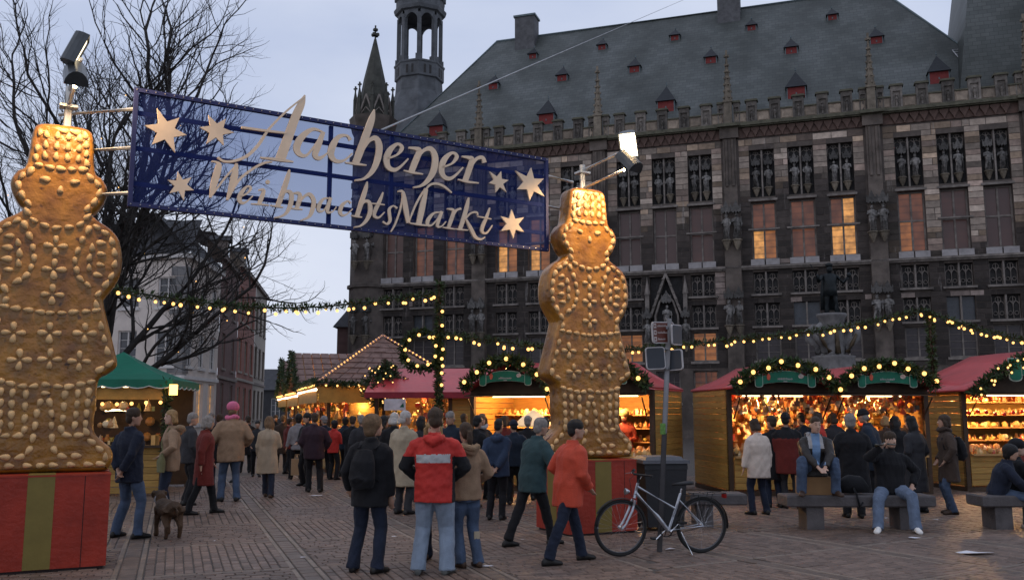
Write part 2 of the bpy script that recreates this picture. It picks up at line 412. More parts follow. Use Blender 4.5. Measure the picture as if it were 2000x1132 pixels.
def town_hall():
    root = empty('town_hall', (18.159, 56, 0), R(-18.4))
    tag(root, 'long dark gothic town hall with battlements, statues and a huge slate roof', 'town hall')
    stone = mat('hall_stone', (.082, .066, .057), var=.45, scale=1.3, bump=.4, bscale=14)
    block = mat('hall_ashlar', (.25, .208, .178), var=.3, scale=3, bump=.35, bscale=16, attr=True); lime(block); lime(stone, .5)
    trim = mat('hall_trim', (.165, .143, .128), var=.45, scale=2.5, bump=.3)
    dark = mat('hall_niche', (.030, .028, .028), var=.4, scale=4, bump=.2)
    pale = mat('hall_statue', (.15, .14, .132), var=.75, scale=6, bump=.2, orand=.35)
    tanst = mat('hall_tan_stone', (.15, .125, .095), var=.4, scale=3, bump=.4, orand=.3)
    moss = mat('hall_cornice', (.085, .08, .055), var=.4, scale=3, bump=.3)
    redst = mat('hall_red_frieze', (.10, .062, .05), var=.3, scale=3, bump=.3)
    slate = slate_mat()
    lead = mat('hall_lead', (.10, .13, .14), rough=.5, var=.2)
    redp = mat('dormer_red', (.17, .028, .026), var=.2)
    centres = [-25.93, -17.16, -8.4, .37, 9.13, 17.9]; offs = (-2.4, 0, 2.4); hw = .78
    piers = [-30.3, -21.55, -12.78, -4.02, 4.75, 13.5]
    rows = dict(G=(2.3, 4.35), C=(4.95, 6.85), B=(7.15, 8.6), A=(9.2, 10.6), M=(11.42, 15.2), U=(15.5, 18.65))
    holes = []
    for c in centres:
        for o in offs:
            for k, (a, b) in rows.items():
                if abs(c + 8.4) < .1 and o == 0 and k in 'BA': continue
                holes.append((c + o - hw, c + o + hw, a, b))
    holes.append((-8.4 - 1.1, -8.4 + 1.1, 5.2, 10.6)); holes = [h for h in holes if not (abs(h[0] + 8.4 + hw) < .05 and h[2] == 4.95)]
    m = MB(); wall_holes(m, -31.2, 21, -.1, 19.5, holes, .5)
    m.add([(-31.2, 0, 0), (-31.2, 19, 0), (-31.2, 19, 20.4), (-31.2, 0, 20.4)], [(0, 3, 2, 1)])
    m.build('wall', stone, root)
    # ashlar blocks, paler above, sooty below
    rn = random.Random(11); items = []
    def free(z0, z1):
        segs = [(-31, 21)]
        for a, b, c, d in holes + [(p - .55, p + .55, 0, 19) for p in piers]:
            if c < z1 - .02 and d > z0 + .02:
                ns = []
                for s0, s1 in segs:
                    if b <= s0 or a >= s1: ns.append((s0, s1)); continue
                    if a > s0: ns.append((s0, a))
                    if b < s1: ns.append((b, s1))
                segs = ns
        return segs
    z = 4.5
    while z < 19.3:
        h = rn.uniform(.3, .46); z1 = min(z + h, 19.4)
        for s0, s1 in free(z, z1):
            if s1 - s0 < .12: continue
            x = s0
            while x < s1 - .02:
                wd = rn.uniform(.4, 1.15); x1 = min(x + wd, s1)
                if s1 - x1 < .25: x1 = s1
                u = noise.noise(Vector((x * .16, z * .22, 3.1))); u2 = noise.noise(Vector((x * .9, z * .12, 9.1)))
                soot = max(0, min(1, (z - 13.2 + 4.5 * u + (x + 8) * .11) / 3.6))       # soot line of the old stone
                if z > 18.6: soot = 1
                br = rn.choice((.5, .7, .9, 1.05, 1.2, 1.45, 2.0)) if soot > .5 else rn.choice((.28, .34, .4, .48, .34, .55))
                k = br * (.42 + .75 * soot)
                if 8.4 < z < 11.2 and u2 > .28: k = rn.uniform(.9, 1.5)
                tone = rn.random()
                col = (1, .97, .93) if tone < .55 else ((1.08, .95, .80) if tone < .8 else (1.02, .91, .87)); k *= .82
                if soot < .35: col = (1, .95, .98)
                e = rn.uniform(.012, .035); g = .012
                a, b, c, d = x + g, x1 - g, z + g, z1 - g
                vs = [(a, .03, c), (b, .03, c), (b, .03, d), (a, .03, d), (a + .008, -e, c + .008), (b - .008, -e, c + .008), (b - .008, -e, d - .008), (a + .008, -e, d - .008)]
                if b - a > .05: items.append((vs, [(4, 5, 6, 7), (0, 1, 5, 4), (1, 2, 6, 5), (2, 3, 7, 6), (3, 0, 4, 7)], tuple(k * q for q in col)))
                x = x1
        z = z1
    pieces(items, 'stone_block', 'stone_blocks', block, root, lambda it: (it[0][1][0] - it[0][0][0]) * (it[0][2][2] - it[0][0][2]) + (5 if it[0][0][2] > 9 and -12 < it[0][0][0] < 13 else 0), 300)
    # string courses and sills
    m = MB(); m.box(-31.3, 21, -.32, .01, 10.86, 11.0); m.box(-31.3, 21, -.22, .01, 10.75, 10.86); m.build('string_course', trim, root)
    # shared little meshes
    def statue_mesh(sd):                                          # robed statue 1.55 m high, arms and folds vary
        r_ = random.Random(sd); u = r_.uniform; st_ = MB(); tw = u(-.05, .05)
        st_.tube([(0, 0, 0), (tw, 0, .25), (-tw, 0, .7), (0, -.01, 1.0), (0, 0, 1.22), (0, 0, 1.3)], [(u(.15, .21), .15), (u(.14, .19), .14), (u(.16, .2), .14), (.22, .15), (.2, .13), (.06, .06)], 10, up=(1, 0, 0))
        st_.ball((0, -.02, 1.42), (.09, .1, .125), 8, 6)
        if sd % 2: st_.lathe([(.1, 1.48), (.11, 1.56), (.03, 1.62)], 7)
        st_.tube([(-.2, 0, 1.18), (-.27, -.06, u(.9, 1.0)), (u(-.25, 0), -.2, u(.8, 1.15))], [.07, .065, .04], 6); st_.tube([(.2, 0, 1.18), (.28, -.05, .92), (u(.05, .28), -.18, u(.65, 1.1))], [.07, .065, .04], 6)
        if sd % 3: st_.tube([(.22, -.2, u(.0, .4)), (u(.14, .26), -.18, u(1.1, 1.5))], .015, 5)
        for i_ in range(5): st_.tube([(-.14 + i_ * .07, -.14, .05), (-.12 + i_ * .06 + u(-.03, .03), -.16, u(.6, .95))], [.03, .012], 5)
        return st_.mesh('statue', pale, True)
    statues = [statue_mesh(q_) for q_ in range(6)]
    cn = MB(); cn.prism([(-.34, 0), (-.2, -.16), (-.1, 0), (0, -.18), (.1, 0), (.2, -.16), (.34, 0), (.36, .3), (.2, .42), (.08, .75), (0, .95), (-.08, .75), (-.2, .42), (-.36, .3)][::-1], -.34, .05)
    cn.cbox((-.33, -.3, .25), (.07, .07, .6)); cn.cbox((.33, -.3, .25), (.07, .07, .6)); canopy = cn.mesh('canopy', mat('hall_canopy', (.075, .07, .066), var=.5, scale=5, bump=.3, orand=.4))
    cs = MB(); cs.lathe([(.05, -.62), (.12, -.45), (.2, -.25), (.24, -.1), (.3, -.06), (.3, 0)], 8); console = cs.mesh('pedestal', tanst)
    def put_statue(x, y, z, sc_=1.0):
        link('statue', rn.choice(statues), root, (x, y, z), (0, 0, rn.uniform(-.5, .5)), (sc_ * rn.uniform(.92, 1.1), sc_, sc_ * rn.uniform(.95, 1.04)))
        link('canopy', canopy, root, (x, y + .05, z + 1.66 * sc_), None, (sc_ * .78, sc_ * .8, sc_ * .7)); link('pedestal', console, root, (x, y, z - .002), None, (sc_, sc_, sc_))
    tr = MB()                                                     # blind tracery, 0.7 x 1.4
    def arc(cx, cz, r, a0, a1, wd, y0, y1, n=7): tr.ribbon([(cx + r * math.cos(R(a0 + (a1 - a0) * i / n)), cz + r * math.sin(R(a0 + (a1 - a0) * i / n)), wd) for i in range(n + 1)], y0, y1)
    for sx in (-.17, .17):
        arc(sx - .17, .72, .34, 0, 62, .035, -.02, .06); arc(sx + .17, .72, .34, 180, 118, .035, -.023, .06)
        arc(sx, .3, .11, 0, 360, .03, -.015, .06, 12)
    arc(0, 1.12, .16, 0, 360, .035, -.018, .06, 12)
    for x in (-.34, 0, .34): tr.box(x - .02, x + .02, -.026, .06, 0, 1.3)
    tracery = tr.mesh('tracery', trim)
    blind = lit('hall_blind', (.10, .035, .025), .2); dimg = lit('hall_pane_dim', (.30, .10, .045), .42); warm = lit('hall_pane_warm', (.62, .22, .06), .55); hot = lit('hall_pane_hot', (1, .45, .12), .85, 2.2)
    plum = lit('hall_pane_plum', (.06, .022, .022), .15)
    lights = {-25.93: (blind, dimg, dimg), -17.16: (warm, warm, dimg), -8.4: (plum, plum, blind), .37: (warm, dimg, warm), 9.13: (dimg, blind, plum), 17.9: (plum, plum, plum)}
    for c in centres:
        for i, o in enumerate(offs):
            x0 = c + o - hw; wd = 2 * hw
            # tall hall windows with stone cross
            pm = lights[c][i]; ps = [pm] * 4
            if pm is warm and c == .37: ps = [hot, warm, dimg, dimg] if i == 0 else [hot, hot, dimg, hot]
            if pm is warm and c < -10: ps = [hot, warm, warm, dimg]
            if c == 9.13 and i == 0: ps = [warm, dimg, dimg, dimg]
            window(root, (x0, .12, 11.42), None, wd, 3.78, 2, 2, trim, ps, fw=.11, y=.3, transoms=[1.95])
            s_ = MB(); s_.box(x0 - .1, x0 + .74, -.2, .1, 11.003, 11.4); s_.box(x0 + .82, x0 + wd + .1, -.2, .1, 11.003, 11.4); s_.build('window_sill', mat('sill_stone', (.30, .28, .28), var=.25, scale=2, bump=.2), root)
            h_ = MB(); h_.box(x0 - .12, x0 + wd + .12, -.1, .18, 15.22, 15.36); h_.build('window_lintel', trim, root)
            if rn.random() < .55:
                h_ = MB(); h_.box(x0 - .2, x0 + wd + .2, -.09, .12, 13.32, 13.42); h_.build('transom', trim, root)
            # niche with two statues above
            n_ = MB(); n_.box(x0 + wd / 2 - .05, x0 + wd / 2 + .05, .12, .5, 15.5, 18.65); n_.build('niche_mullion', trim, root)
            b_ = MB(); b_.box(x0 + .002, x0 + wd - .002, .42, .49, 15.502, 18.648); b_.build('niche_back', dark, root)
            for sx in (-.39, .39):
                put_statue(c + o + sx, .2, 16.15, .92)
                link('tracery', tracery, root, (c + o + sx, .38, 17.9), None, (1.0, 1, .55))
            # tracery row, lower windows
            for k in 'AB':
                if abs(c + 8.4) < .1 and o == 0: continue
                a, b = rows[k]
                b_ = MB(); b_.box(x0 + .002, x0 + wd - .002, .34, .48, a + .002, b - .002)
                gl = k == 'B' and (c, i) in ((.37, 1), (-17.16, 2), (9.13, 1), (-25.93, 1))
                b_.build('lower_pane' if gl else 'niche_back', mat('pane_dusk', (.06, .065, .075), rough=.2, bump=0) if gl else dark, root)
                n_ = MB(); n_.box(x0 + wd / 2 - .05, x0 + wd / 2 + .05, .02, .5, a, b); n_.build('niche_mullion', trim, root)
                if not gl:
                    for sx in (-.39, .39): link('tracery', tracery, root, (c + o + sx, .26, a + .05), None, (1, 1, (b - a) / 1.45))
                s_ = MB(); s_.box(x0 - .15, x0 + wd + .15, -.22, .02, a - .16, a - .03); s_.build('window_sill', trim, root)
            a, b = rows['C']
            lc = (c, i) in ((-8.4, 0), (-8.4, 2), (-17.16, 2))
            if not (abs(c + 8.4) < .1 and o == 0):
                window(root, (x0, .1, a), None, wd, b - a, 2, 1, trim, [warm] if lc else [mat('pane_brown', (.045, .036, .038), rough=.25, bump=0)], fw=.09, y=.2, sill=.2, bars=(0, 3))
            a, b = rows['G']
            window(root, (x0, .1, a), None, wd, b - a, 2, 1, trim, [dimg] if lc else [mat('pane_brown', (.045, .036, .038))], fw=.09, y=.2, sill=.2, bars=(1, 2))
    # portal with crocketed gable in the middle bay
    g = MB(); c = -8.4; g.box(c - 1.09, c + 1.09, .35, .49, 5.202, 10.598); g.build('portal_back', dark, root)
    g = MB(); g.ribbon([(c - 1.05, 7.9, .14), (c, 10.75, .14)], -.25, .3); g.ribbon([(c + 1.05, 7.9, .14), (c, 10.75, .14)], -.253, .3)
    for s in (-1, 1):
        g.cbox((c + s * 1.25, -.1, 8.6), (.26, .26, 1.6)); g.tube([(c + s * 1.25, -.1, 9.4), (c + s * 1.25, -.1, 10.6)], [.2, .02], 6)
        for k in range(6): g.ball((c + s * (1.0 - k * .165), -.25, 8.15 + k * .45), .075, 6, 4)
        g.ribbon([(c + s * .75, 7.0, .12), (c + s * .74, 8.0, .12), (c + s * .45, 8.9, .12), (c, 9.5, .12)], -.12, .3)
    g.ball((c, -.2, 10.9), .12, 6, 4); g.build('portal_gable', trim, root)
    put_statue(c, .1, 7.0, 1.15); put_statue(c - 1.25, -.3, 6.2, 1.0); put_statue(c + 1.25, -.3, 6.2, 1.0)
    # piers with statues and pinnacles
    pn = MB(); pn.cbox((0, 0, .6), (.5, .5, 1.6)); pn.cbox((0, 0, 1.45), (.62, .62, .12)); pn.tube([(0, 0, 1.5), (0, 0, 4.6)], [.27, .05], 6)
    for k in range(6):
        for a in range(4):
            rr = .27 - .035 * k; pn.cbox((rr * math.cos(a * 1.571 + .4), rr * math.sin(a * 1.571 + .4), 1.75 + k * .45), (.12, .12, .12))
    pn.cbox((0, 0, 4.62), (.34, .14, .14)); pn.cbox((0, 0, 4.62), (.14, .34, .14)); pn.cbox((0, 0, 4.85), (.13, .13, .36)); pinn = pn.mesh('pinnacle', tanst)
    for p in piers:
        q = MB(); q.box(p - .5, p + .5, -.32, .002, 0, 12.0); q.box(p - .42, p + .42, -.24, .001, 12.0, 19.5)
        for sx in (-.2, .2): q.tube([(p + sx, -.28, 16.3), (p + sx, -.28, 19.4)], .1, 8)
        q.box(p - .6, p + .6, -.4, 0, 19.5, 20.15); q.build('pier', mat('pier_stone', (.105, .085, .072), var=.5, scale=1.2, bump=.4), root)
        for sx in (-.32, .32):
            put_statue(p + sx, -.55, 12.7, 1.1); put_statue(p + sx, -.6, 7.2, 1.05)
        link('pinnacle', pinn, root, (p, -.3, 20.5))
    # frieze, cornice, battlements
    fr = MB(); fr.box(-31.3, 21, -.1, .0, 19.5, 20.15); fr.build('frieze', redst, root)
    fa_ = MB(); fa_.prism([(-.25, .6), (-.25, .46), (0, .02), (.25, .46), (.25, .6)], -.24, -.1); fa_.ball((0, -.2, .02), .06, 6, 4); fam = fa_.mesh('frieze_arch', redst)
    x = -30.9
    while x < 20.8:
        if all(abs(x - p) > .75 for p in piers): link('frieze_arch', fam, root, (x, 0, 19.52))
        x += .56
    co = MB(); co.box(-31.6, 21, -.55, .5, 20.22, 20.36); co.box(-31.5, 21, -.42, .5, 20.15, 20.22); co.box(-31.55, 21, -.48, .45, 20.36, 20.46)
    for p in piers: co.box(p - .7, p + .7, -.78, -.551, 20.2, 20.4)
    co.build('cornice', moss, root)
    me = MB(); me.box(-.34, -.22, -.16, .2, 0, 1.42); me.box(.22, .34, -.16, .2, 0, 1.42); me.box(-.219, .219, -.16, .2, 1.1, 1.42); me.box(-.219, .219, -.06, .2, 0, 1.1); me.box(-.219, .219, -.15, -.061, 0, .12)
    me.tube([(0, -.1, .12), (0, -.1, .6), (0, -.1, .75)], [.09, .1, .04], 6); me.ball((0, -.1, .84), .07, 6, 4); merl = me.mesh('merlon', mat('merlon_stone', (.12, .105, .092), var=.5, scale=3, bump=.4, orand=.4))
    cp = MB(); cp.box(-.42, .42, -.26, .3, 1.42, 1.5); cp.box(-.36, .36, -.2, .24, 1.5, 1.57); cap = cp.mesh('coping', moss)
    pb = MB(); pb.box(-.38, .38, -.1, .2, 0, .72); pb.box(-.3, .3, -.14, -.1, .12, .62); para = pb.mesh('parapet_block', mat('parapet_stone', (.22, .175, .135), var=.35, scale=3, bump=.3, orand=.35))
    pc = MB(); pc.box(-.38, .38, -.2, .25, .722, .8); pcm = pc.mesh('coping', moss)
    for k in range(36):
        x = -30.3 + k * 1.4615
        if x > 20.5: break
        if k % 6 == 0:
            for sx in (-.42, .42):
                o = link('merlon', merl, root, (x + sx * 1.2, -.1, 20.462), None, (.62, 1, 1)); link('coping', cap, o)
        else:
            o = link('merlon', merl, root, (x, -.1, 20.462)); link('coping', cap, o)
        o = link('parapet_block', para, root, (x + .73, -.1, 20.464)); link('coping', pcm, o)
    # roof
    r = MB(); ez = 20.5; rz = 33.0
    E = [(-31, .7, ez), (21, .7, ez), (21, 19.3, ez), (-31, 19.3, ez), (-23.85, 10, rz), (6.5, 10, rz), (14.2, .72, ez), (14.2, 19.28, ez)]
    r.add([E[0], E[6], E[5], E[4]], [(0, 1, 2, 3)]); r.add([E[3], E[7], E[5], E[4]], [(0, 3, 2, 1)]); r.add([E[0], E[3], E[4]], [(0, 2, 1)]); r.add([E[6], E[7], E[5]], [(0, 1, 2)])
    ro = r.build('roof', slate, root)
    rg = MB(); rg.tube([E[4], E[5]], .12, 6); rg.tube([E[0], E[4]], .09, 6); rg.tube([E[6], E[5]], .09, 6); rg.build('ridge_flashing', lead, ro)
    t = MB(); b0 = [(9.9, .9), (24, .9), (24, 13), (9.9, 13)]; b1 = [(13.4, 4.4), (20.5, 4.4), (20.5, 9.5), (13.4, 9.5)]
    t.add([(x, y, 20.6) for x, y in b0] + [(x, y, 45) for x, y in b1], [(0, 1, 5, 4), (1, 2, 6, 5), (2, 3, 7, 6), (3, 0, 4, 7), (4, 5, 6, 7)])
    t.build('tower_roof', slate, root)
    def dormer(s, y, z, wd, h):
        d = empty('dormer', (s, y - .12, z), 0, root); q = MB(); q.box(-wd / 2, wd / 2, 0, .05, 0, h); q.build('dormer_shutter', redp, d)
        q = MB(); q.box(-wd / 2 - .06, -wd / 2, -.02, 2.2, -.05, h); q.box(wd / 2, wd / 2 + .06, -.02, 2.2, -.05, h); q.box(-wd / 2 - .1, wd / 2 + .1, -.06, .04, -.1, -.002); q.cbox((0, -.012, h * .5), (.08, .02, .14)); q.build('dormer_side', lead, d)
        q = MB(); e = wd / 2 + .15; y1 = .55 + wd * .3; q.add([(-e, -.2, h - .04), (e, -.2, h - .04), (e, 2 * y1, h - .04), (-e, 2 * y1, h - .04), (0, y1 * .75, h + wd * 1.15)], [(0, 1, 4), (1, 2, 4), (2, 3, 4), (3, 0, 4), (0, 3, 2, 1)])
        q.build('dormer_roof', mat('dormer_slate', (.016, .018, .022), rough=.6, var=.3, scale=4, bump=.2), d); q = MB(); q.tube([(0, y1 * .75, h + wd * .95), (0, y1 * .75, h + wd * 1.45)], .022, 5); q.ball((0, y1 * .75, h + wd * 1.25), .06, 6, 4); q.build('finial', lead, d)
    for k in range(5): dormer(-26.04 + 8.78 * k, 2.42, 22.5, 1.12, .95)
    for k in range(6): dormer(-22.6 + 5.67 * k, 5.74, 26.95, .75, .66)
    for k in range(5): dormer(-20.0 + 5.76 * k, 8.05, 30.1, .6, .54)
    d = dormer(15.6, 2.2, 26.4, 1.2, 1.4)
    for s, z in ((-21.0, 34.4), (-4.43, 36)):
        q = MB(); q.box(s - .85, s + .85, 8.9, 10.2, 30.8, z); o = q.build('chimney', mat('chimney_brick', (.085, .085, .09), var=.3, scale=3), root)
        q = MB(); q.box(s - .95, s + .95, 8.8, 10.3, z + .002, z + .16); q.build('chimney_cap', lead, o)
    # roof ladder, right of the last big dormer
    q = MB(); Lx, Ly, Lz = 11.15, 3.1, 23.75; Ux, Uy, Uz = 10.4, 4.4, 25.5
    for dx in (0, .38): q.tube([(Lx + dx, Ly - .15, Lz - .6), (Ux + dx - .15, Uy - .15, Uz)], .028, 5)
    for k in range(12):
        u = k / 11; q.tube([(Lx + (Ux - .15 - Lx) * u, Ly - .15 + (Uy - Ly) * u, Lz - .6 + (Uz - Lz + .6) * u), (Lx + .38 + (Ux - .15 - Lx) * u, Ly - .15 + (Uy - Ly) * u, Lz - .6 + (Uz - Lz + .6) * u)], .02, 5)
    q.build('roof_ladder', mat('ladder_metal', (.5, .5, .52), rough=.4, metal=.5, bump=0), root)
    # corner turret with spire
    cx, cy = -30.5, .6
    q = MB(); q.lathe([(1.55, 0), (1.55, 10.7), (1.7, 10.75), (1.7, 11.0), (1.5, 11.05), (1.5, 20.2), (1.75, 20.5), (1.75, 20.8), (1.5, 20.9), (1.45, 22.4), (1.6, 22.7), (1.8, 23.5), (1.85, 23.8), (1.2, 23.9)], 8, (cx, cy, 0), Matrix.Rotation(R(22.5), 3, 'Z')); q.build('turret', stone, root)
    dk = mat('turret_spire', (.05, .05, .042), var=.4, scale=2, bump=.4)
    q = MB(); q.lathe([(1.2, 23.9), (1.05, 25.6), (.82, 27), (.09, 30.3), (.02, 30.4)], 8, (cx, cy, 0), Matrix.Rotation(R(22.5), 3, 'Z')); o = q.build('spire', dk, root)
    q = MB(); q.tube([(cx, cy, 30.2), (cx, cy, 31.4)], .07, 6); q.cbox((cx, cy, 30.65), (.6, .2, .2)); q.cbox((cx, cy, 30.65), (.2, .6, .2)); q.cbox((cx, cy, 31.05), (.36, .16, .16)); q.cbox((cx, cy, 31.05), (.16, .36, .16)); q.build('spire_cross', dk, o)
    for a in range(8):
        an = a * math.pi / 4 + R(22.5)
        q = MB(); px, py = cx + 1.42 * math.cos(an), cy + 1.42 * math.sin(an); q.cbox((px, py, 24.6), (.22, .22, 1.5)); q.tube([(px, py, 25.3), (px, py, 26.2)], [.18, .03], 5); q.cbox((px, py, 26.25), (.3, .1, .1)); q.cbox((px, py, 26.25), (.1, .1, .4)); q.build('spire_pinnacle', dk, root)
    gm = MB(); gm.ribbon([(-.55, 0, .12), (0, 1.5, .12)], -.06, .06); gm.ribbon([(.55, 0, .12), (0, 1.5, .12)], -.063, .06); gm.ribbon([(-.4, .05, .07), (0, .5, .07), (.4, .05, .07)], -.05, .05); gme = gm.mesh('spire_gable', trim)
    for a in range(8):
        an = a * math.pi / 4; link('spire_gable', gme, root, (cx + 1.25 * math.cos(an), cy + 1.25 * math.sin(an), 23.95), (0, 0, an + R(90)))
    for zz in (12.6, 16.3, 7.2): put_statue(cx - .4, cy - 1.75, zz, 1.05); put_statue(cx + .6, cy - 1.75, zz, 1.05)
    # lantern tower far left behind
    cx, cy = -32.85, 14; O8 = Matrix.Rotation(R(22.5), 3, 'Z'); gs = mat('lantern_stone', (.085, .09, .098), var=.35, scale=1.2, bump=.3)
    q = MB(); q.lathe([(4.4, 0), (4.4, 24), (3.6, 27), (2.5, 29.9), (2.2, 30.6), (2.12, 31.8), (2.28, 31.9), (2.28, 33.1), (2.36, 33.2), (2.36, 33.35), (1.2, 33.4)], 8, (cx, cy, 0), O8); tw = q.build('lantern_tower', gs, root)
    q = MB(); q.lathe([(1.1, 33.4), (1.1, 38.3)], 8, (cx, cy, 0), O8)
    for a in range(8):
        an = a * math.pi / 4 + R(22.5); qq = MB(); px, py = cx + 1.93 * math.cos(an), cy + 1.93 * math.sin(an)
        qq.cbox((px, py, 35.6), (.38, .38, 4.5), Matrix.Rotation(an, 3, 'Z')); qq.cbox((px * 1.0, py, 33.6), (.6, .6, .5), Matrix.Rotation(an, 3, 'Z')); qq.build('lantern_column', gs, tw)
        an += math.pi / 8; ar = MB(); Mx = Matrix.Rotation(an + R(90), 3, 'Z')
        hw_ = .68; pts = [(hw_ * math.cos(R(t_)) if abs(math.cos(R(t_))) > 0 else 0, 1.1 * math.sin(R(t_))) for t_ in range(0, 181, 15)]
        poly = [(-.8, 1.35), (-.8, 0)] + [(-p[0] if False else -hw_ * math.cos(R(t_)), 1.05 * math.sin(R(t_))) for t_ in range(0, 181, 15)] + [(.9, 0), (.9, 1.35)]
        # arch head as a ribbon of boxes between curve and top
        for k in range(12):
            t0, t1 = R(k * 15), R(k * 15 + 15); xa, za, xb, zb = -hw_ * math.cos(t0), 1.05 * math.sin(t0), -hw_ * math.cos(t1), 1.05 * math.sin(t1)
            ar.add([(xa, -.16, za), (xb, -.16, zb), (xb, -.16, 1.35), (xa, -.16, 1.35), (xa, .16, za), (xb, .16, zb), (xb, .16, 1.35), (xa, .16, 1.35)], [(0, 1, 2, 3), (5, 4, 7, 6), (0, 4, 5, 1)])
        ar.build('lantern_arch', gs, tw, loc=(cx + 1.8 * math.cos(an), cy + 1.8 * math.sin(an), 36.85), rot=(0, 0, an + R(90)))
    q = MB(); q.lathe([(1.95, 38.15), (2.35, 38.3), (2.45, 38.6), (2.45, 38.75), (2.25, 38.8), (2.25, 39.6), (2.36, 39.7), (2.36, 39.85), (1.6, 39.9), (1.2, 45), (.1, 50)], 8, (cx, cy, 0), O8); q.build('lantern_gallery', gs, tw)
    for a in range(16):
        an = a * math.pi / 8; q = MB(); q.cbox((cx + 2.22 * math.cos(an), cy + 2.22 * math.sin(an), 40.1), (.35, .35, .9), Matrix.Rotation(an, 3, 'Z')); q.build('lantern_merlon', gs, tw)
    pm = MB(); pm.cbox((0, 0, .5), (.5, .08, .8)); pmm = pm.mesh('lantern_panel', dark)
    for a in range(16):
        an = a * math.pi / 8 + math.pi / 16; link('lantern_panel', pmm, tw, (cx + 2.1 * math.cos(an), cy + 2.1 * math.sin(an), 32.0), (0, 0, an + R(90)))
town_hall()

# ================================================================= houses on the left
def house(name, label, pts, z1, wallm, rows, nwin, winm, framem, roofm, zr, roof_in=2.5, pane=None, quoin=None, dormers=0, litrow=None, group=None):
    """pts: ground line of the visible walls, left to right as seen; rows: list of (z0,z1); nwin: windows per wall; winm: window width"""
    c0 = Vector((*pts[0], 0)); root = empty(name, c0); tag(root, label, 'house', group)
    for wi in range(len(pts) - 1):
        a, b = Vector(pts[wi]), Vector(pts[wi + 1]); L = (b - a).length; ang = math.atan2(b.y - a.y, b.x - a.x); off = (a.x - c0.x, a.y - c0.y, 0)
        holes = []; n = nwin[wi]; ww = winm[wi]
        for z0_, z1_ in rows:
            for k in range(n):
                cx = L * (k + .5) / n; holes.append((cx - ww / 2, cx + ww / 2, z0_, z1_))
        m = MB(); wall_holes(m, 0, L, -.1, z1, holes, .3); m.build('wall', wallm, root, loc=off, rot=(0, 0, ang))
        for hi, (x0, x1, za, zb) in enumerate(holes):
            pm = pane or GLASS
            if litrow is not None and (wi, hi) in litrow: pm = lit('house_lit', (1, .5, .15), .6)
            c, s = math.cos(ang), math.sin(ang)
            window(root, (off[0] + x0 * c, off[1] + x0 * s, za), (0, 0, ang), x1 - x0, zb - za, 2, 1, framem, [pm], fw=.07, y=.14, sill=.1, bars=(0, 3) if ww > .9 else (0, 2))
        t = MB(); t.box(-.1, L + .1, -.25, .02, z1 - .05, z1 + .22); t.build('cornice', framem, root, loc=off, rot=(0, 0, ang)); t = MB(); t.box(-.05, L + .05, -.12, .01, rows[1][0] - .75, rows[1][0] - .55); t.build('string_course', framem, root, loc=off, rot=(0, 0, ang))
        if quoin:
            for k in range(int(z1 / .55)):
                q = MB(); ln = .95 if k % 2 else .65; q.box(L - ln if wi == 0 else 0, L if wi == 0 else ln, -.04, .0, k * .55 + .02, k * .55 + .53); q.build('quoin_stone', quoin, root, loc=off, rot=(0, 0, ang))
        # roof slope over this wall
        r = MB(); e = .3
        r.add([(-e, -e, z1 + .2), (L + e, -e, z1 + .2), (L - roof_in * .2, roof_in, zr), (roof_in * .2, roof_in, zr), (L - roof_in * 1.1, roof_in * 2.2, zr + .45), (roof_in * 1.1, roof_in * 2.2, zr + .45)], [(0, 1, 2, 3), (3, 2, 4, 5)])
        ro = r.build('roof', roofm, root, loc=off, rot=(0, 0, ang))
        for k in range(dormers):
            x = L * (k + .5) / max(dormers, 1); q = MB(); q.box(x - .55, x + .55, .25, 1.6, z1 + .5, z1 + 1.9); d = q.build('dormer', framem, ro); q = MB(); q.box(x - .4, x + .4, .22, .248, z1 + .65, z1 + 1.75); q.build('pane', GLASS, d)
            q = MB(); q.prism([(x - .75, z1 + 1.9), (x + .75, z1 + 1.9), (x, z1 + 2.35)], .1, 1.8); q.build('dormer_roof', roofm, d)
    return root
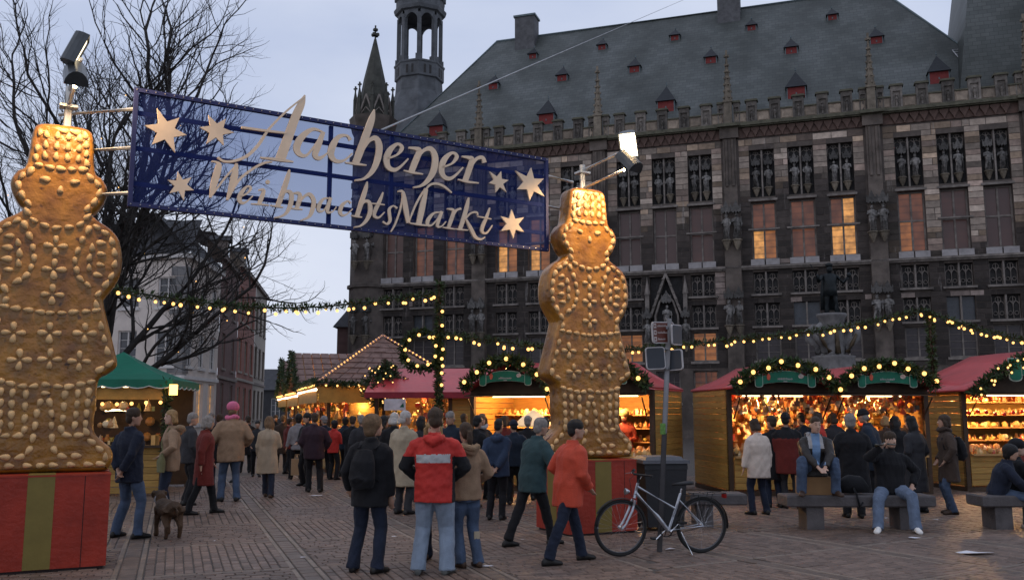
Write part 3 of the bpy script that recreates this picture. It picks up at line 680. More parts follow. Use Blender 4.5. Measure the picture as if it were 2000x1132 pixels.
def houses():
    stucco = mat('house_stucco', (.56, .49, .44), var=.15, scale=.8, bump=.12); grey = mat('house_grey_stone', (.17, .165, .165), var=.2, scale=1.2, bump=.2)
    slate = mat('house_slate', (.045, .045, .05), var=.3, scale=2, bump=.3); white = mat('house_white_frame', (.55, .52, .5), var=.1, bump=.05)
    brick = mat('house_red_brick', (.32, .115, .08), var=.25, scale=2, bump=.2); dbrick = mat('house_dark_brick', (.15, .08, .07), var=.25, scale=2, bump=.2)
    cream = mat('house_cream', (.36, .31, .26), var=.15, scale=1, bump=.1); brown = mat('house_brown_frame', (.20, .16, .14), var=.15, bump=.05)
    house('corner_house', 'pale corner house with grey quoins and steep slate roof behind the bare tree', [(-30, 52.6), (-18.35, 50), (-18.7, 57)], 10.4, stucco, [(1.0, 3.4), (4.3, 6.3), (7.6, 9.3)], [5, 3], [1.2, 1.25], white, slate, 13.0, 2.0, quoin=grey, dormers=0, litrow={(1, 1), (1, 2)})
    house('dark_brick_house', 'narrow dark brick house next to the pale corner house', [(-18.75, 57.2), (-20.4, 66.4)], 11.6, dbrick, [(1.0, 3.6), (4.6, 6.9), (8.2, 10.4)], [2], [1.5], brown, slate, 14.0, 2.0, dormers=1)
    house('red_brick_house', 'tall red brick house with pale window frames in the street', [(-20.45, 66.6), (-22.3, 77.4)], 12.6, brick, [(1.0, 3.6), (4.8, 7.3), (8.6, 11.2)], [3], [1.7], cream, slate, 15.2, 2.0, dormers=1)
    house('cream_end_house', 'cream house with brick bands at the end of the street row', [(-22.35, 77.6), (-24.1, 87.5)], 12.6, cream, [(1.0, 3.6), (4.8, 7.4), (8.8, 11.4)], [3], [1.8], brown, slate, 14.4, 1.5)
    # far slate house closing the street
    root = empty('slate_house', (-25.5, 100, 0)); tag(root, 'small dark slate roofed house far down the street with twin dormer windows', 'house')
    m = MB(); wall_holes(m, -6, 6, -.1, 4.2, [(-1.2, -.2, 1, 3.2), (.6, 1.6, 1, 3.2), (2.4, 3.4, 1, 3.2)], .3); m.build('wall', slate, root)
    for x in (-1.2, .6, 2.4): window(root, (x, 0, 1), None, 1, 2.2, 2, 1, white, [GLASS], fw=.08, y=.14, bars=(0, 2))
    r = MB(); r.add([(-6.3, -.3, 4.1), (6.3, -.3, 4.1), (5.6, 4, 6.6), (-4.8, 4, 6.6), (6.3, 8.3, 4.1), (-6.3, 8.3, 4.1)], [(0, 1, 2, 3), (2, 4, 5, 3), (1, 4, 2), (0, 3, 5)]); ro = r.build('roof', slate, root)
    for x in (1.6, 3.4): 
        q = MB(); q.box(x - .45, x + .45, .6, 3, 4.7, 6.1); d = q.build('dormer', white, ro); q = MB(); q.box(x - .3, x + .3, .57, .598, 4.85, 5.9); q.build('pane', GLASS, d)
    # gabled annexe left of the town hall
    root = empty('brick_annexe', (-11.9, 68, 0)); tag(root, 'dark brick annexe with slate roof at the left end of the town hall', 'building')
    m = MB(); m.box(-1.4, 3, 0, 6, 0, 8.2); m.build('wall', mat('annexe_brick', (.10, .055, .05), var=.2, scale=2), root)
    r = MB(); r.add([(-1.7, -.3, 8.1), (3, -.3, 8.1), (3, 3, 11), (-.2, 3, 11), (-1.7, 6.3, 8.1), (3, 6.3, 8.1)], [(0, 1, 2, 3), (3, 2, 5, 4), (0, 3, 4)]); r.build('roof', slate, root)
houses()

# ================================================================= the gate: two gingerbread figures on parcels, the banner between them, floodlights
def gingerbread_mat():
    m = bpy.data.materials.new('gingerbread'); m.use_nodes = True; t = m.node_tree; b = t.nodes['Principled BSDF']; n = t.nodes.new; l = t.links.new
    tcn = n('ShaderNodeTexCoord')
    a = n('ShaderNodeTexNoise'); a.inputs['Scale'].default_value = 3.2; a.inputs['Detail'].default_value = 7; l(tcn.outputs['Object'], a.inputs[0])
    r = n('ShaderNodeValToRGB'); e = r.color_ramp.elements; e[0].position = .32; e[0].color = (.125, .044, .003, 1); e[1].position = .68; e[1].color = (.335, .150, .012, 1); l(a.outputs[0], r.inputs[0])
    v = n('ShaderNodeTexNoise'); v.inputs['Scale'].default_value = 7.5; v.inputs['Detail'].default_value = 2; l(tcn.outputs['Object'], v.inputs[0])
    r2 = n('ShaderNodeValToRGB'); e = r2.color_ramp.elements; e[0].position = .29; e[0].color = (.28, .22, .2, 1); e[1].position = .36; e[1].color = (1, 1, 1, 1); l(v.outputs[0], r2.inputs[0])
    mm = n('ShaderNodeMixRGB'); mm.blend_type = 'MULTIPLY'; mm.inputs[0].default_value = 1; l(r.outputs[0], mm.inputs[1]); l(r2.outputs[0], mm.inputs[2]); l(mm.outputs[0], b.inputs['Base Color'])
    b.inputs['Roughness'].default_value = .3; b.inputs['Coat Weight'].default_value = .15; b.inputs['Coat Roughness'].default_value = .12
    c = n('ShaderNodeTexNoise'); c.inputs['Scale'].default_value = 9; c.inputs['Detail'].default_value = 5; l(tcn.outputs['Object'], c.inputs[0])
    bp = n('ShaderNodeBump'); bp.inputs['Strength'].default_value = .55; bp.inputs['Distance'].default_value = .05; l(c.outputs[0], bp.inputs['Height']); l(bp.outputs[0], b.inputs['Normal'])
    return m
HALF = [(0.0, 5.175), (.107, 5.177), (.24, 5.15), (.30, 5.048), (.34, 4.649), (.424, 4.563), (.487, 4.449), (.477, 4.326), (.411, 4.192), (.348, 4.11), (.408, 4.046), (.543, 3.958), (.647, 3.834), (.698, 3.622), (.692, 3.42), (.632, 3.266), (.533, 3.11), (.526, 3.035), (.59, 2.791), (.674, 2.493), (.713, 2.304), (.623, 2.204), (.52, 2.123), (.51, 1.846), (.50, 1.541), (.6, 1.409), (.694, 1.324), (.727, 1.21), (.689, 1.098), (.598, 1.062), (.01, 1.062)]
def figure(name, label, loc, rz):
    root = empty(name, loc, rz); tag(root, label, 'gingerbread figure', 'gingerbread figures of the gate')
    half = [(s + (.03 if 0 < i < 30 else 0), z - 1.06) for i, (s, z) in enumerate(HALF)]
    hs = spline(half, 4); hs = [(max(s, 0), max(z, 0)) for s, z in hs]
    ring = hs[1:-1]; full = [(0, hs[0][1])] + ring + [(0, 0)] + [(-s, z) for s, z in reversed(ring)]
    full = full[::-1]                                              # counter-clockwise seen from the front
    n = len(full)
    def inset(k):
        out = []
        for i in range(n):
            a, b = full[i - 1], full[(i + 1) % n]; dx, dz = b[0] - a[0], b[1] - a[1]; l_ = math.hypot(dx, dz) or 1
            out.append((full[i][0] - dz / l_ * k, full[i][1] + dx / l_ * k))
        return out
    m = MB(); vs = []; prof = [(.05, .0), (.022, .012), (.006, .04), (0, .08), (0, .27), (.008, .31), (.05, .34)]
    for k, y in prof: vs += [(x, y, z) for x, z in inset(k)]
    fs = [tuple(range(n)), tuple((len(prof) - 1) * n + i for i in range(n - 1, -1, -1))]
    for j in range(len(prof) - 1): fs += [((i + 1) % n + j * n, i + j * n, i + (j + 1) * n, (i + 1) % n + (j + 1) * n) for i in range(n)]
    m.add(vs, fs); o = m.build('cake_body', MATS['gingerbread'], root); 
    me = o.data; me.polygons.foreach_set('use_smooth', [False, False] + [True] * (len(fs) - 2))
    # almonds
    al = MB(); al.ball((0, 0, 0), (.056, .03, .034), 10, 8)
    al.v = [(x, y, z * (1 - .35 * (x / .056))) for x, y, z in al.v]
    ALM = bpy.data.meshes.get('almond') or al.mesh('almond', mat('almond', (.50, .33, .16), rough=.35, var=.18, scale=20, bump=.2, orand=.16), True)
    rn = random.Random(5 if loc[0] < 0 else 6); pos = []
    def put(s, z, ang):
        if any((s - a) ** 2 + (z - b) ** 2 < .062 ** 2 for a, b in pos): return
        pos.append((s, z)); k = rn.uniform(.9, 1.1)
        link('almond', ALM, root, (s, -.004, z), (0, -R(ang + rn.uniform(-9, 9)), 0), (k, 1, k * rn.uniform(.9, 1.05)))
    def both(s, z, ang): put(s, z, ang); put(-s, z, 180 - ang)
    def line(pts, closed=False):
        for i, (s, z) in enumerate(pts):
            a = pts[max(i - 1, 0)]; b = pts[min(i + 1, len(pts) - 1)]; both(s, z, math.degrees(math.atan2(b[1] - a[1], b[0] - a[0])))
    D = lambda L: [(s + .03, z - 1.06) for s, z in L]
    for s, z in D([(-.19, 4.48)]): both(abs(s), z, 8)
    put(.01, 3.31, 90)
    line(D([(-.03, 3.907), (.1, 3.927), (.218, 3.975), (.29, 4.07)]))
    line(D([(.306, 3.91), (.246, 3.781), (.205, 3.645), (.185, 3.526), (.211, 3.413), (.257, 3.312), (.341, 3.245)]))
    for s, z in D([(.455, 3.765), (.466, 3.63), (.464, 3.497), (.44, 3.374)]): both(s, z, -5)
    for s, z in D([(.361, 3.699), (.338, 3.576), (.34, 3.456)]): both(s, z, 85)
    def flower(s, z):
        for k, (dx, dz, a) in enumerate(((.075, 0, 180), (-.075, 0, 0), (0, .075, 270), (0, -.07, 90))): put(s + dx, z + dz, a)
    for s, z in ((0, 2.63), (0, 2.35), (0, 2.05)): flower(s, z)
    for s, z in ((-.37, 1.59), (0, 1.6), (.37, 1.61), (-.29, 1.28), (.02, 1.295), (.33, 1.28)): flower(s, z)
    line(D([(-.039, 2.893), (.084, 2.899), (.207, 2.916), (.34, 2.929), (.45, 2.95)]))
    line(D([(-.03, 2.061), (.098, 2.042), (.211, 2.043), (.334, 2.072), (.44, 2.1)]))
    for L in ([(-.03, 1.963)], [(.02, 1.853), (.045, 1.729), (.055, 1.59), (.068, 1.45), (.1, 1.315), (.188, 1.242), (.333, 1.245)], [(.17, 1.944), (.169, 1.808), (.165, 1.67), (.16, 1.546), (.22, 1.483), (.347, 1.482)], [(.306, 1.96), (.304, 1.834), (.3, 1.714), (.295, 1.593)], [(.42, 1.978), (.415, 1.851), (.411, 1.729), (.407, 1.609)]): line(D(L))
    line(D([(-.03, 4.625), (.09, 4.63), (.21, 4.645)]))
    for z in (5.03, 4.9, 4.77):
        for s in (.06, .18): both(s, z - 1.06, 90)
    # row of almonds along the edge
    ins = inset(.085); acc = 0; last = ins[0]
    for i in range(1, n):
        p = ins[i]; acc += math.hypot(p[0] - last[0], p[1] - last[1]); last = p
        if acc > .112:
            acc = 0; q = ins[i - 1]
            put(p[0], p[1], math.degrees(math.atan2(p[1] - q[1], p[0] - q[0])))
    return root
def parcel(label, loc, rz, W, D_, Hh=1.05):
    root = empty('parcel_plinth', loc, rz); tag(root, label, 'plinth', 'red parcel plinths of the gate')
    red = mat('parcel_red', (.27, .026, .013), rough=.42, var=.22, scale=3, bump=.22); olive = mat('parcel_ribbon', (.17, .125, .030), rough=.5, var=.12, bump=.05)
    m = MB(); m.box(-W / 2, W / 2, 0, D_, .03, Hh); m.build('box', red, root)
    m = MB(); m.box(-W / 2 + .03, W / 2 - .03, .03, D_ - .03, 0, .03); m.build('foot', mat('plinth_foot', (.03, .02, .02)), root)
    for y0, y1 in ((-.003, .0),): m = MB(); m.box(-.135, .135, y0, y1, .032, Hh + .002); m.box(-.135, .135, -.003, D_ + .003, Hh + .001, Hh + .004); m.build('ribbon', olive, root)
    m = MB(); m.box(-W / 2 - .003, -W / 2, D_ / 2 - .135, D_ / 2 + .135, .032, Hh); m.box(W / 2, W / 2 + .003, D_ / 2 - .135, D_ / 2 + .135, .032, Hh); m.build('side_ribbon', olive, root)
    m = MB(); m.box(-W / 2 - .006, W / 2 + .006, -.006, D_ + .006, Hh - .02, Hh - .001); m.build('lid_edge', red, root)
    m = MB(); m.box(W * .31, W * .31 + .008, -.0015, .0, .032, Hh - .02); m.build('panel_joint', mat('plinth_joint', (.02, .008, .008)), root)
    return root
def gate():
    MATS['gingerbread'] = gingerbread_mat()
    GA = R(26); nrm = Vector((-math.sin(GA), math.cos(GA), 0)); Lp = gnd(69, 1118); Rp = gnd(1180, 1043)
    parcel('red parcel plinth with olive ribbon under the nearer left gingerbread figure', Lp, GA, 1.4, 1.0)
    parcel('red parcel plinth with olive ribbon behind the parked bicycle', Rp, GA, 1.15, 1.0)
    c = Vector((math.cos(GA), math.sin(GA), 0))
    figure('gingerbread_figure', 'giant gingerbread man with almonds at the left edge of the picture', Lp + nrm * .33 + c * -.03 + Vector((0, 0, 1.056)), GA)
    Rf = Rp + nrm * .33 + Vector((0, 0, 1.056))
    figure('gingerbread_figure', 'giant gingerbread man with almonds standing behind the bicycle and lamp arms', Rf, GA)
    # banner
    BA = R(31); root = empty('gate_banner', (Lp.x, Lp.y, 0), BA); tag(root, 'blue mesh banner with cream lettering and stars spanning between the gingerbread figures', 'banner')
    s0, s1, z0, z1 = .712, 6.735, 4.185, 5.66
    m = bpy.data.materials.new('banner_mesh'); m.use_nodes = True; t = m.node_tree; t.nodes.clear(); n = t.nodes.new; l = t.links.new
    o = n('ShaderNodeOutputMaterial'); tr = n('ShaderNodeBsdfTransparent'); tr.inputs[0].default_value = (.68, .76, .93, 1); df = n('ShaderNodeBsdfDiffuse'); df.inputs[0].default_value = (.022, .036, .15, 1)
    mi = n('ShaderNodeMixShader'); mi.inputs[0].default_value = .45; l(tr.outputs[0], mi.inputs[1]); l(df.outputs[0], mi.inputs[2]); l(mi.outputs[0], o.inputs[0])
    navy = mat('banner_hem', (.02, .026, .10), rough=.6, var=.2, bump=.1); eye = mat('eyelet', (.5, .48, .48), rough=.3, metal=.8, bump=0); alu = mat('aluminium', (.55, .54, .52), rough=.4, metal=.6, var=.1, bump=.05)
    # four cloth panels
    xs = [s0, 1.75, 3.1, 4.1, 5.4, s1]; xs = [s0, s0 + 2.52, 4.13, s1]
    for i in range(3):
        q = MB(); k = 10; kz = 6; vs = []
        for a in range(k + 1):
            for b in range(kz + 1):
                x = xs[i] + (xs[i + 1] - xs[i]) * a / k; z = z0 + (z1 - z0) * b / kz; vs.append((x, .012 * noise.noise(Vector((x * 1.3, z * 2, 5))), z))
        q.add(vs, [(a * (kz + 1) + b, (a + 1) * (kz + 1) + b, (a + 1) * (kz + 1) + b + 1, a * (kz + 1) + b + 1) for a in range(k) for b in range(kz)]); q.build('cloth_panel', m, root, True)
    for a, b, c_, d in ((s0, s1, z1 - .05, z1), (s0, s1, z0, z0 + .05), (s0, s0 + .05, z0 + .05, z1 - .05), (s1 - .05, s1, z0 + .05, z1 - .05)):
        q = MB(); q.box(a, b, -.03, .028, c_, d); q.build('hem', navy, root)
    for f in (.2, .5, .8):
        q = MB(); zz = z0 + (z1 - z0) * f; q.box(s0 + .05, s1 - .05, .03, .075, zz - .026, zz + .026); q.build('frame_bar', navy, root)
    for x in xs[1:3]: q = MB(); q.box(x - .028, x + .028, .032, .07, z0 + .05, z1 - .05); q.build('frame_bar', navy, root)
    eb = MB(); eb.ball((0, 0, 0), .009, 6, 4); em = eb.mesh('eyelet', eye)
    k = 56
    for i in range(k):
        x = s0 + .03 + (s1 - s0 - .06) * i / (k - 1)
        for z in (z0 + .025, z1 - .025): link('eyelet', em, root, (x, -.034, z))
    # lettering
    sand = mat('letter_cream', (.74, .57, .41), rough=.5, var=.08, bump=.03)
    Z = lambda ox, oy: (lambda x, y: plane(ox + x * .28278, oy + y * .28278, Lp, BA)); Z3, Z4 = Z(240, 160), Z(660, 190); pxm = .28278 / 141.0
    def letter(Zf, *strokes, dot=None):
        q = MB(); depth = [-.06, -.063, -.066, -.069, -.072]
        for i, S in enumerate(strokes):
            sp = [(*Zf(x, y), w_ * pxm * (1.12 if Zf is Z4 else 1.08)) for x, y, w_ in S]; q.ribbon(spline(sp, 5), depth[i % 5], -.031)
        if dot:
            cx, cz = Zf(dot[0], dot[1]); q.prism([(cx + .028 * math.cos(a * .628), cz + .028 * math.sin(a * .628)) for a in range(10)], -.06, -.031)
        q.build('letter', sand, root)
    e_ = lambda dx, dy: [(330 + dx, 430 + dy, 12), (400 + dx, 402 + dy, 14), (432 + dx, 355 + dy, 26), (400 + dx, 330 + dy, 18), (352 + dx, 368 + dy, 34), (326 + dx, 430 + dy, 40), (338 + dx, 488 + dy, 34), (382 + dx, 508 + dy, 24), (430 + dx, 478 + dy, 14), (475 + dx, 430 + dy, 9)]
    letter(Z3, [(1248, 100, 8), (1225, 160, 42), (1180, 260, 52), (1130, 400, 56), (1078, 545, 58)], [(1240, 115, 8), (1120, 212, 12), (1000, 335, 14), (930, 440, 18), (850, 518, 18), (760, 553, 14), (690, 555, 13), (648, 528, 12)], [(812, 322, 13), (960, 343, 14), (1120, 362, 12)], [(942, 530, 8), (1075, 546, 20), (1168, 560, 8)])
    letter(Z3, [(1365, 350, 10), (1300, 335, 22), (1225, 390, 40), (1192, 462, 42), (1215, 508, 30), (1262, 512, 16), (1325, 435, 12), (1368, 365, 12)], [(1376, 352, 24), (1340, 450, 36), (1318, 512, 34), (1348, 535, 24), (1395, 505, 11), (1435, 462, 8)])
    letter(Z3, [(1563, 410, 24), (1535, 378, 15), (1480, 388, 28), (1440, 450, 42), (1428, 510, 40), (1462, 553, 26), (1520, 548, 15), (1575, 500, 9)])
    letter(Z4, [(242, 92, 6), (222, 165, 40), (170, 310, 46), (112, 462, 42)], [(40, 458, 8), (110, 466, 16), (186, 476, 8)], [(160, 380, 10), (205, 308, 20), (250, 292, 36), (275, 345, 42), (262, 440, 38), (225, 520, 28), (170, 568, 16), (108, 580, 10)])
    letter(Z4, e_(0, 0))
    letter(Z4, [(478, 355, 12), (530, 362, 24), (552, 380, 36), (520, 460, 40), (495, 527, 36)], [(443, 512, 8), (505, 526, 15), (576, 537, 8)], [(532, 440, 10), (580, 375, 20), (630, 365, 34), (660, 420, 42), (650, 510, 40), (610, 580, 28), (560, 618, 16), (510, 628, 9)])
    letter(Z4, e_(378, 60))
    letter(Z4, [(845, 415, 10), (895, 424, 24), (915, 440, 36), (888, 525, 38), (866, 588, 36)], [(818, 573, 8), (880, 589, 15), (960, 598, 8)], [(905, 490, 10), (945, 432, 20), (985, 424, 26), (1000, 458, 30)])
    letter(Z3, [(608, 555, 8), (640, 562, 14), (655, 590, 34), (625, 700, 38), (598, 805, 12)], [(598, 805, 8), (690, 680, 11), (772, 585, 10)], [(778, 570, 14), (760, 670, 40), (715, 822, 14)], [(715, 822, 8), (790, 690, 14), (870, 620, 14), (960, 570, 14), (1022, 560, 8)])
    letter(Z3, [(800, 800, 8), (850, 775, 10), (876, 740, 16), (850, 728, 12), (812, 770, 24), (796, 815, 26), (816, 842, 18), (850, 830, 10), (890, 792, 7)])
    letter(Z3, [(930, 752, 8), (965, 755, 20), (945, 820, 24), (932, 848, 18)], [(878, 848, 7), (940, 851, 11), (1000, 858, 7)], dot=(993, 697))
    letter(Z3, [(1142, 612, 8), (1132, 660, 26), (1100, 760, 30), (1062, 862, 28)], [(1010, 858, 7), (1060, 866, 11), (1098, 872, 7)], [(1082, 800, 8), (1120, 762, 16), (1155, 780, 26), (1150, 850, 26), (1122, 908, 18), (1080, 935, 12), (1040, 942, 7)])
    letter(Z3, [(1160, 775, 8), (1205, 775, 20), (1215, 800, 26), (1202, 850, 26), (1192, 880, 22)], [(1150, 878, 7), (1190, 882, 11), (1232, 886, 7)], [(1210, 840, 8), (1250, 792, 16), (1285, 785, 24), (1310, 830, 26), (1300, 890, 24), (1275, 938, 16), (1218, 962, 7)])
    letter(Z3, [(1412, 808, 8), (1375, 815, 16), (1345, 860, 24), (1345, 895, 20), (1377, 893, 10), (1415, 838, 8)], [(1427, 805, 18), (1407, 868, 22), (1405, 905, 18), (1440, 900, 8), (1465, 868, 6)])
    letter(Z4, [(80, 738, 15), (60, 722, 10), (25, 745, 20), (5, 790, 24), (20, 820, 16), (55, 810, 9), (92, 775, 6)])
    letter(Z4, [(192, 588, 8), (182, 640, 24), (150, 740, 28), (120, 832, 26)], [(82, 822, 7), (120, 828, 11), (156, 833, 7)], [(135, 780, 8), (170, 727, 16), (205, 732, 24), (213, 790, 26), (190, 850, 20), (150, 890, 12), (102, 902, 7)])
    letter(Z4, [(302, 662, 7), (280, 720, 20), (246, 790, 24), (242, 825, 20), (272, 835, 12), (312, 798, 6)], [(218, 738, 7), (265, 742, 10), (312, 748, 7)])
    letter(Z4, [(398, 772, 14), (372, 755, 9), (346, 775, 16), (346, 815, 20), (350, 855, 18), (330, 880, 12), (300, 863, 12)])
    letter(Z4, [(440, 680, 9), (420, 780, 10), (385, 880, 10), (356, 932, 6)], [(404, 655, 8), (438, 662, 20), (455, 760, 34), (476, 872, 24)], [(476, 872, 7), (530, 740, 10), (592, 635, 10)], [(598, 640, 22), (572, 760, 36), (546, 882, 32)], [(482, 874, 7), (545, 884, 12), (608, 892, 7)])
    letter(Z4, [(590, 655, 8), (622, 612, 14), (670, 602, 16), (722, 622, 16), (774, 664, 10)])
    letter(Z4, [(692, 798, 8), (650, 806, 14), (613, 850, 24), (609, 885, 20), (640, 885, 10), (690, 830, 8)], [(707, 793, 18), (682, 860, 22), (676, 895, 18), (705, 895, 8), (735, 862, 6)])
    letter(Z4, [(742, 775, 7), (778, 780, 18), (788, 800, 22), (768, 860, 24), (752, 905, 20)], [(713, 903, 7), (752, 908, 11), (797, 915, 7)], [(775, 840, 8), (805, 787, 14), (838, 773, 14)])
    letter(Z4, [(892, 698, 8), (882, 750, 24), (857, 840, 28), (832, 915, 24)], [(800, 913, 7), (835, 918, 11), (887, 922, 7)], [(862, 852, 8), (905, 805, 11), (945, 800, 13), (952, 822, 9)], [(872, 848, 12), (905, 910, 24), (935, 968, 24), (970, 985, 14), (1002, 970, 7)])
    letter(Z4, [(1037, 768, 7), (1016, 830, 20), (986, 900, 24), (986, 935, 20), (1016, 940, 12), (1055, 888, 6)], [(952, 828, 7), (1000, 836, 10), (1047, 846, 7)])
    for Zf, tips in ((Z3, [(230, 190), (385, 255), (435, 375), (355, 495), (195, 440), (145, 310)]), (Z3, [(583, 237), (705, 262), (762, 358), (690, 445), (572, 435), (522, 322)]), (Z3, [(373, 625), (468, 665), (485, 755), (415, 825), (315, 775), (303, 683)]),
                     (Z4, [(1035, 518), (1115, 518), (1165, 578), (1152, 662), (1078, 662), (1030, 598)]), (Z4, [(1213, 513), (1322, 492), (1408, 568), (1413, 690), (1312, 718), (1226, 640)]), (Z4, [(1187, 780), (1272, 833), (1272, 935), (1198, 980), (1113, 928), (1110, 825)])):
        P = [Zf(*p) for p in tips]; cx = sum(p[0] for p in P) / 6; cz = sum(p[1] for p in P) / 6; poly = []
        for i in range(6):
            a, b = P[i], P[(i + 1) % 6]; poly.append(a); mx_, mz_ = (a[0] + b[0]) / 2 - cx, (a[1] + b[1]) / 2 - cz; poly.append((cx + mx_ * .5, cz + mz_ * .5))
        q = MB(); q.prism(poly[::-1], -.06, -.031); q.build('star', sand, root)
    # struts to the figures
    for f in (.12, .5, .83):
        zz = z0 + (z1 - z0) * f
        q = MB(); q.tube([(s0 - .75, .75, zz), (s0 + .02, .06, zz)], .024, 6); q.build('strut', alu, root)
        q = MB(); q.tube([(s1 - .02, .06, zz), (s1 + .62, .2, zz)], .024, 6); q.build('strut', alu, root)
    # floodlight masts
    def flood(label, base, arms, zt):
        r_ = empty('floodlight_mast', base, BA); tag(r_, label, 'floodlight', 'floodlight masts on the gingerbread figures')
        q = MB(); q.tube([(0, 0, 0), (0, 0, zt)], .045, 8); q.build('pole', alu, r_)
        q = MB(); q.box(-.16, .16, -.05, .05, .0, .03); q.box(-.1, .1, -.08, .08, .28, .31); q.build('bracket', alu, r_)
        dk = mat('lamp_housing', (.07, .075, .08), rough=.35, metal=.4, bump=.05)
        for (x, y, z, tgt, on, az) in arms:
            q = MB(); q.tube([(0, 0, az), (x * .93, y * .93, z - .06)], .024, 6); q.build('arm', alu, r_)
            d = (Vector(tgt) - Vector((x, y, z))).normalized(); rot = d.to_track_quat('-Z', 'Y').to_matrix()
            q = MB()                                            # half-round shell, open towards -z
            for k in range(8):
                a0, a1 = math.pi * k / 8, math.pi * (k + 1) / 8
                vs = []
                for yy in (-.19, .19):
                    for a in (a0, a1): vs.append(Vector((.13 * math.cos(a), yy, .17 * math.sin(a))))
                q.add([rot @ v for v in vs], [(0, 1, 3, 2)])
            q.add([rot @ Vector((.13 * math.cos(math.pi * k / 8), -.19, .17 * math.sin(math.pi * k / 8))) for k in range(9)], [tuple(range(9))])
            q.add([rot @ Vector((.13 * math.cos(math.pi * k / 8), .19, .17 * math.sin(math.pi * k / 8))) for k in range(9)], [tuple(range(8, -1, -1))])
            h_ = q.build('lamp_head', dk, r_, True, loc=(x, y, z))
            q = MB(); q.add([rot @ Vector(v) for v in ((-.115, -.17, .02), (.115, -.17, .02), (.115, .17, .02), (-.115, .17, .02))], [(0, 3, 2, 1)])
            q.build('lamp_glass', emis('flood_glass_%d' % (on > 1.9), (1, .82, .55), 16 if on > 1.9 else 3), h_)
            sp = lamp('flood_light', 'SPOT', Vector((x, y, z)) + d * .06, 125 * on, (1, .66, .32), r_, .12, spot_size=R(100), spot_blend=.7)
            sp.rotation_euler = d.to_track_quat('-Z', 'Y').to_euler()
        return r_
    bl = Lp + nrm * .5 + Vector((0, 0, 5.15)); br = Rf + nrm * .17 + Vector((0, 0, 4.1))
    flood('left floodlight mast with two lamp heads above the nearer gingerbread man', bl, [(.05, -.8, .72, (1.5, -.9, .15), 1.2, .5), (.0, -.8, .38, (.0, .3, -1.0), 1.6, .32)], .55)
    flood('right floodlight mast with one glaring lamp beside the banner end', br, [(.12, -1.0, .50, (-.65, -1.6, -.1), 2, .33), (.1, -1.0, .20, (-.15, .3, -1.1), 2.2, .05)], .42)
    # stay cable from the banner top up to the right
    q = MB(); a = Vector((Lp.x, Lp.y, 0)) + Matrix.Rotation(BA, 3, 'Z') @ Vector((plane(740, 246, Lp, BA)[0], 0, 5.64)); b = atY(1335, 0, 30); b2 = a + (b - a) * 1.9
    q.tube([a, b2], .016, 5); tag(q.build('stay_cable', mat('steel_cable', (.36, .36, .36), rough=.4, metal=.3, bump=0)), 'pale stay cable rising from the banner across the slate roof', 'cable')
gate()

# ================================================================= greenery and bulbs
def fir_mat(): return mat('fir_needles', (.030, .050, .020), rough=.6, var=.5, scale=12, bump=0, attr=True)
def garland_mesh(path, r, per_m=210, seed=1, ln=.13, wd=.02, red=0):
    """needle sprigs round a path; one mesh"""
    rn = random.Random(seed); m = MB(); m.col = (1, 1, 1)
    P = [Vector(p) for p in path]
    m.col = (.5, .45, .4); m.tube(P, r * .25, 5)
    for i in range(len(P) - 1):
        a, b = P[i], P[i + 1]; d = (b - a); L = d.length; x, y = frame_axes(d); dn = d.normalized()
        for _ in range(max(1, int(L * per_m))):
            t = rn.random(); an = rn.uniform(0, 6.283); rad = x * math.cos(an) + y * math.sin(an)
            o = a + d * t + rad * r * rn.uniform(.1, .55); tip = o + (rad * rn.uniform(.4, 1) + dn * rn.uniform(-.7, .9)).normalized() * ln * rn.uniform(.6, 1.2)
            s = (tip - o).cross(Vector((rn.uniform(-1, 1), rn.uniform(-1, 1), rn.uniform(-1, 1))));
            if s.length < 1e-6: continue
            s = s.normalized() * wd; k = rn.uniform(.5, 1.6); m.col = (k * rn.uniform(.8, 1.2), k, k * rn.uniform(.6, 1))
            m.add([o - s * .6, o + s * .6, (o + tip) / 2 + s, tip, (o + tip) / 2 - s], [(0, 1, 2, 3, 4)])
    return m
def bulb_mesh():
    if 'bulb' in bpy.data.meshes: return bpy.data.meshes['bulb']
    q = MB(); q.ball((0, 0, 0), .035, 8, 6); return q.mesh('bulb', emis('bulb_glow', (1, .50, .14), 2.9), True)
def small_bulb():
    if 'fairy_bulb' in bpy.data.meshes: return bpy.data.meshes['fairy_bulb']
    q = MB(); q.ball((0, 0, 0), .02, 6, 4); return q.mesh('fairy_bulb', emis('fairy_glow', (1, .52, .16), 2.6), True)
def curve_pts(P, n):
    """n evenly spaced points along a polyline"""
    P = [Vector(p) for p in P]; L = [0]
    for i in range(len(P) - 1): L.append(L[-1] + (P[i + 1] - P[i]).length)
    out = []
    for k in range(n):
        t = L[-1] * (k + .5) / n; i = max(j for j in range(len(L)) if L[j] <= t); i = min(i, len(P) - 2)
        out.append(P[i] + (P[i + 1] - P[i]) * ((t - L[i]) / max(L[i + 1] - L[i], 1e-6)))
    return out
def light_garland(name, label, path, n, r=.07, group='light garlands over the market', drop=.09, seed=2, per_m=170):
    P = [Vector(p) for p in spline([tuple(p) for p in path], 6)]; o0 = P[0].copy()
    root = empty(name, o0); tag(root, label, 'light garland', group)
    g = garland_mesh([p - o0 for p in P], r, per_m, seed, .11, .016); g.build('fir_garland', fir_mat(), root)
    rn = random.Random(seed)
    for p in curve_pts(P, n):
        k_ = rn.uniform(.8, 1.1); link('bulb', bulb_mesh(), root, p - o0 + Vector((rn.uniform(-.13, .13), -.03, -drop + rn.uniform(-.04, .03))), None, (k_, k_, k_))
    return root

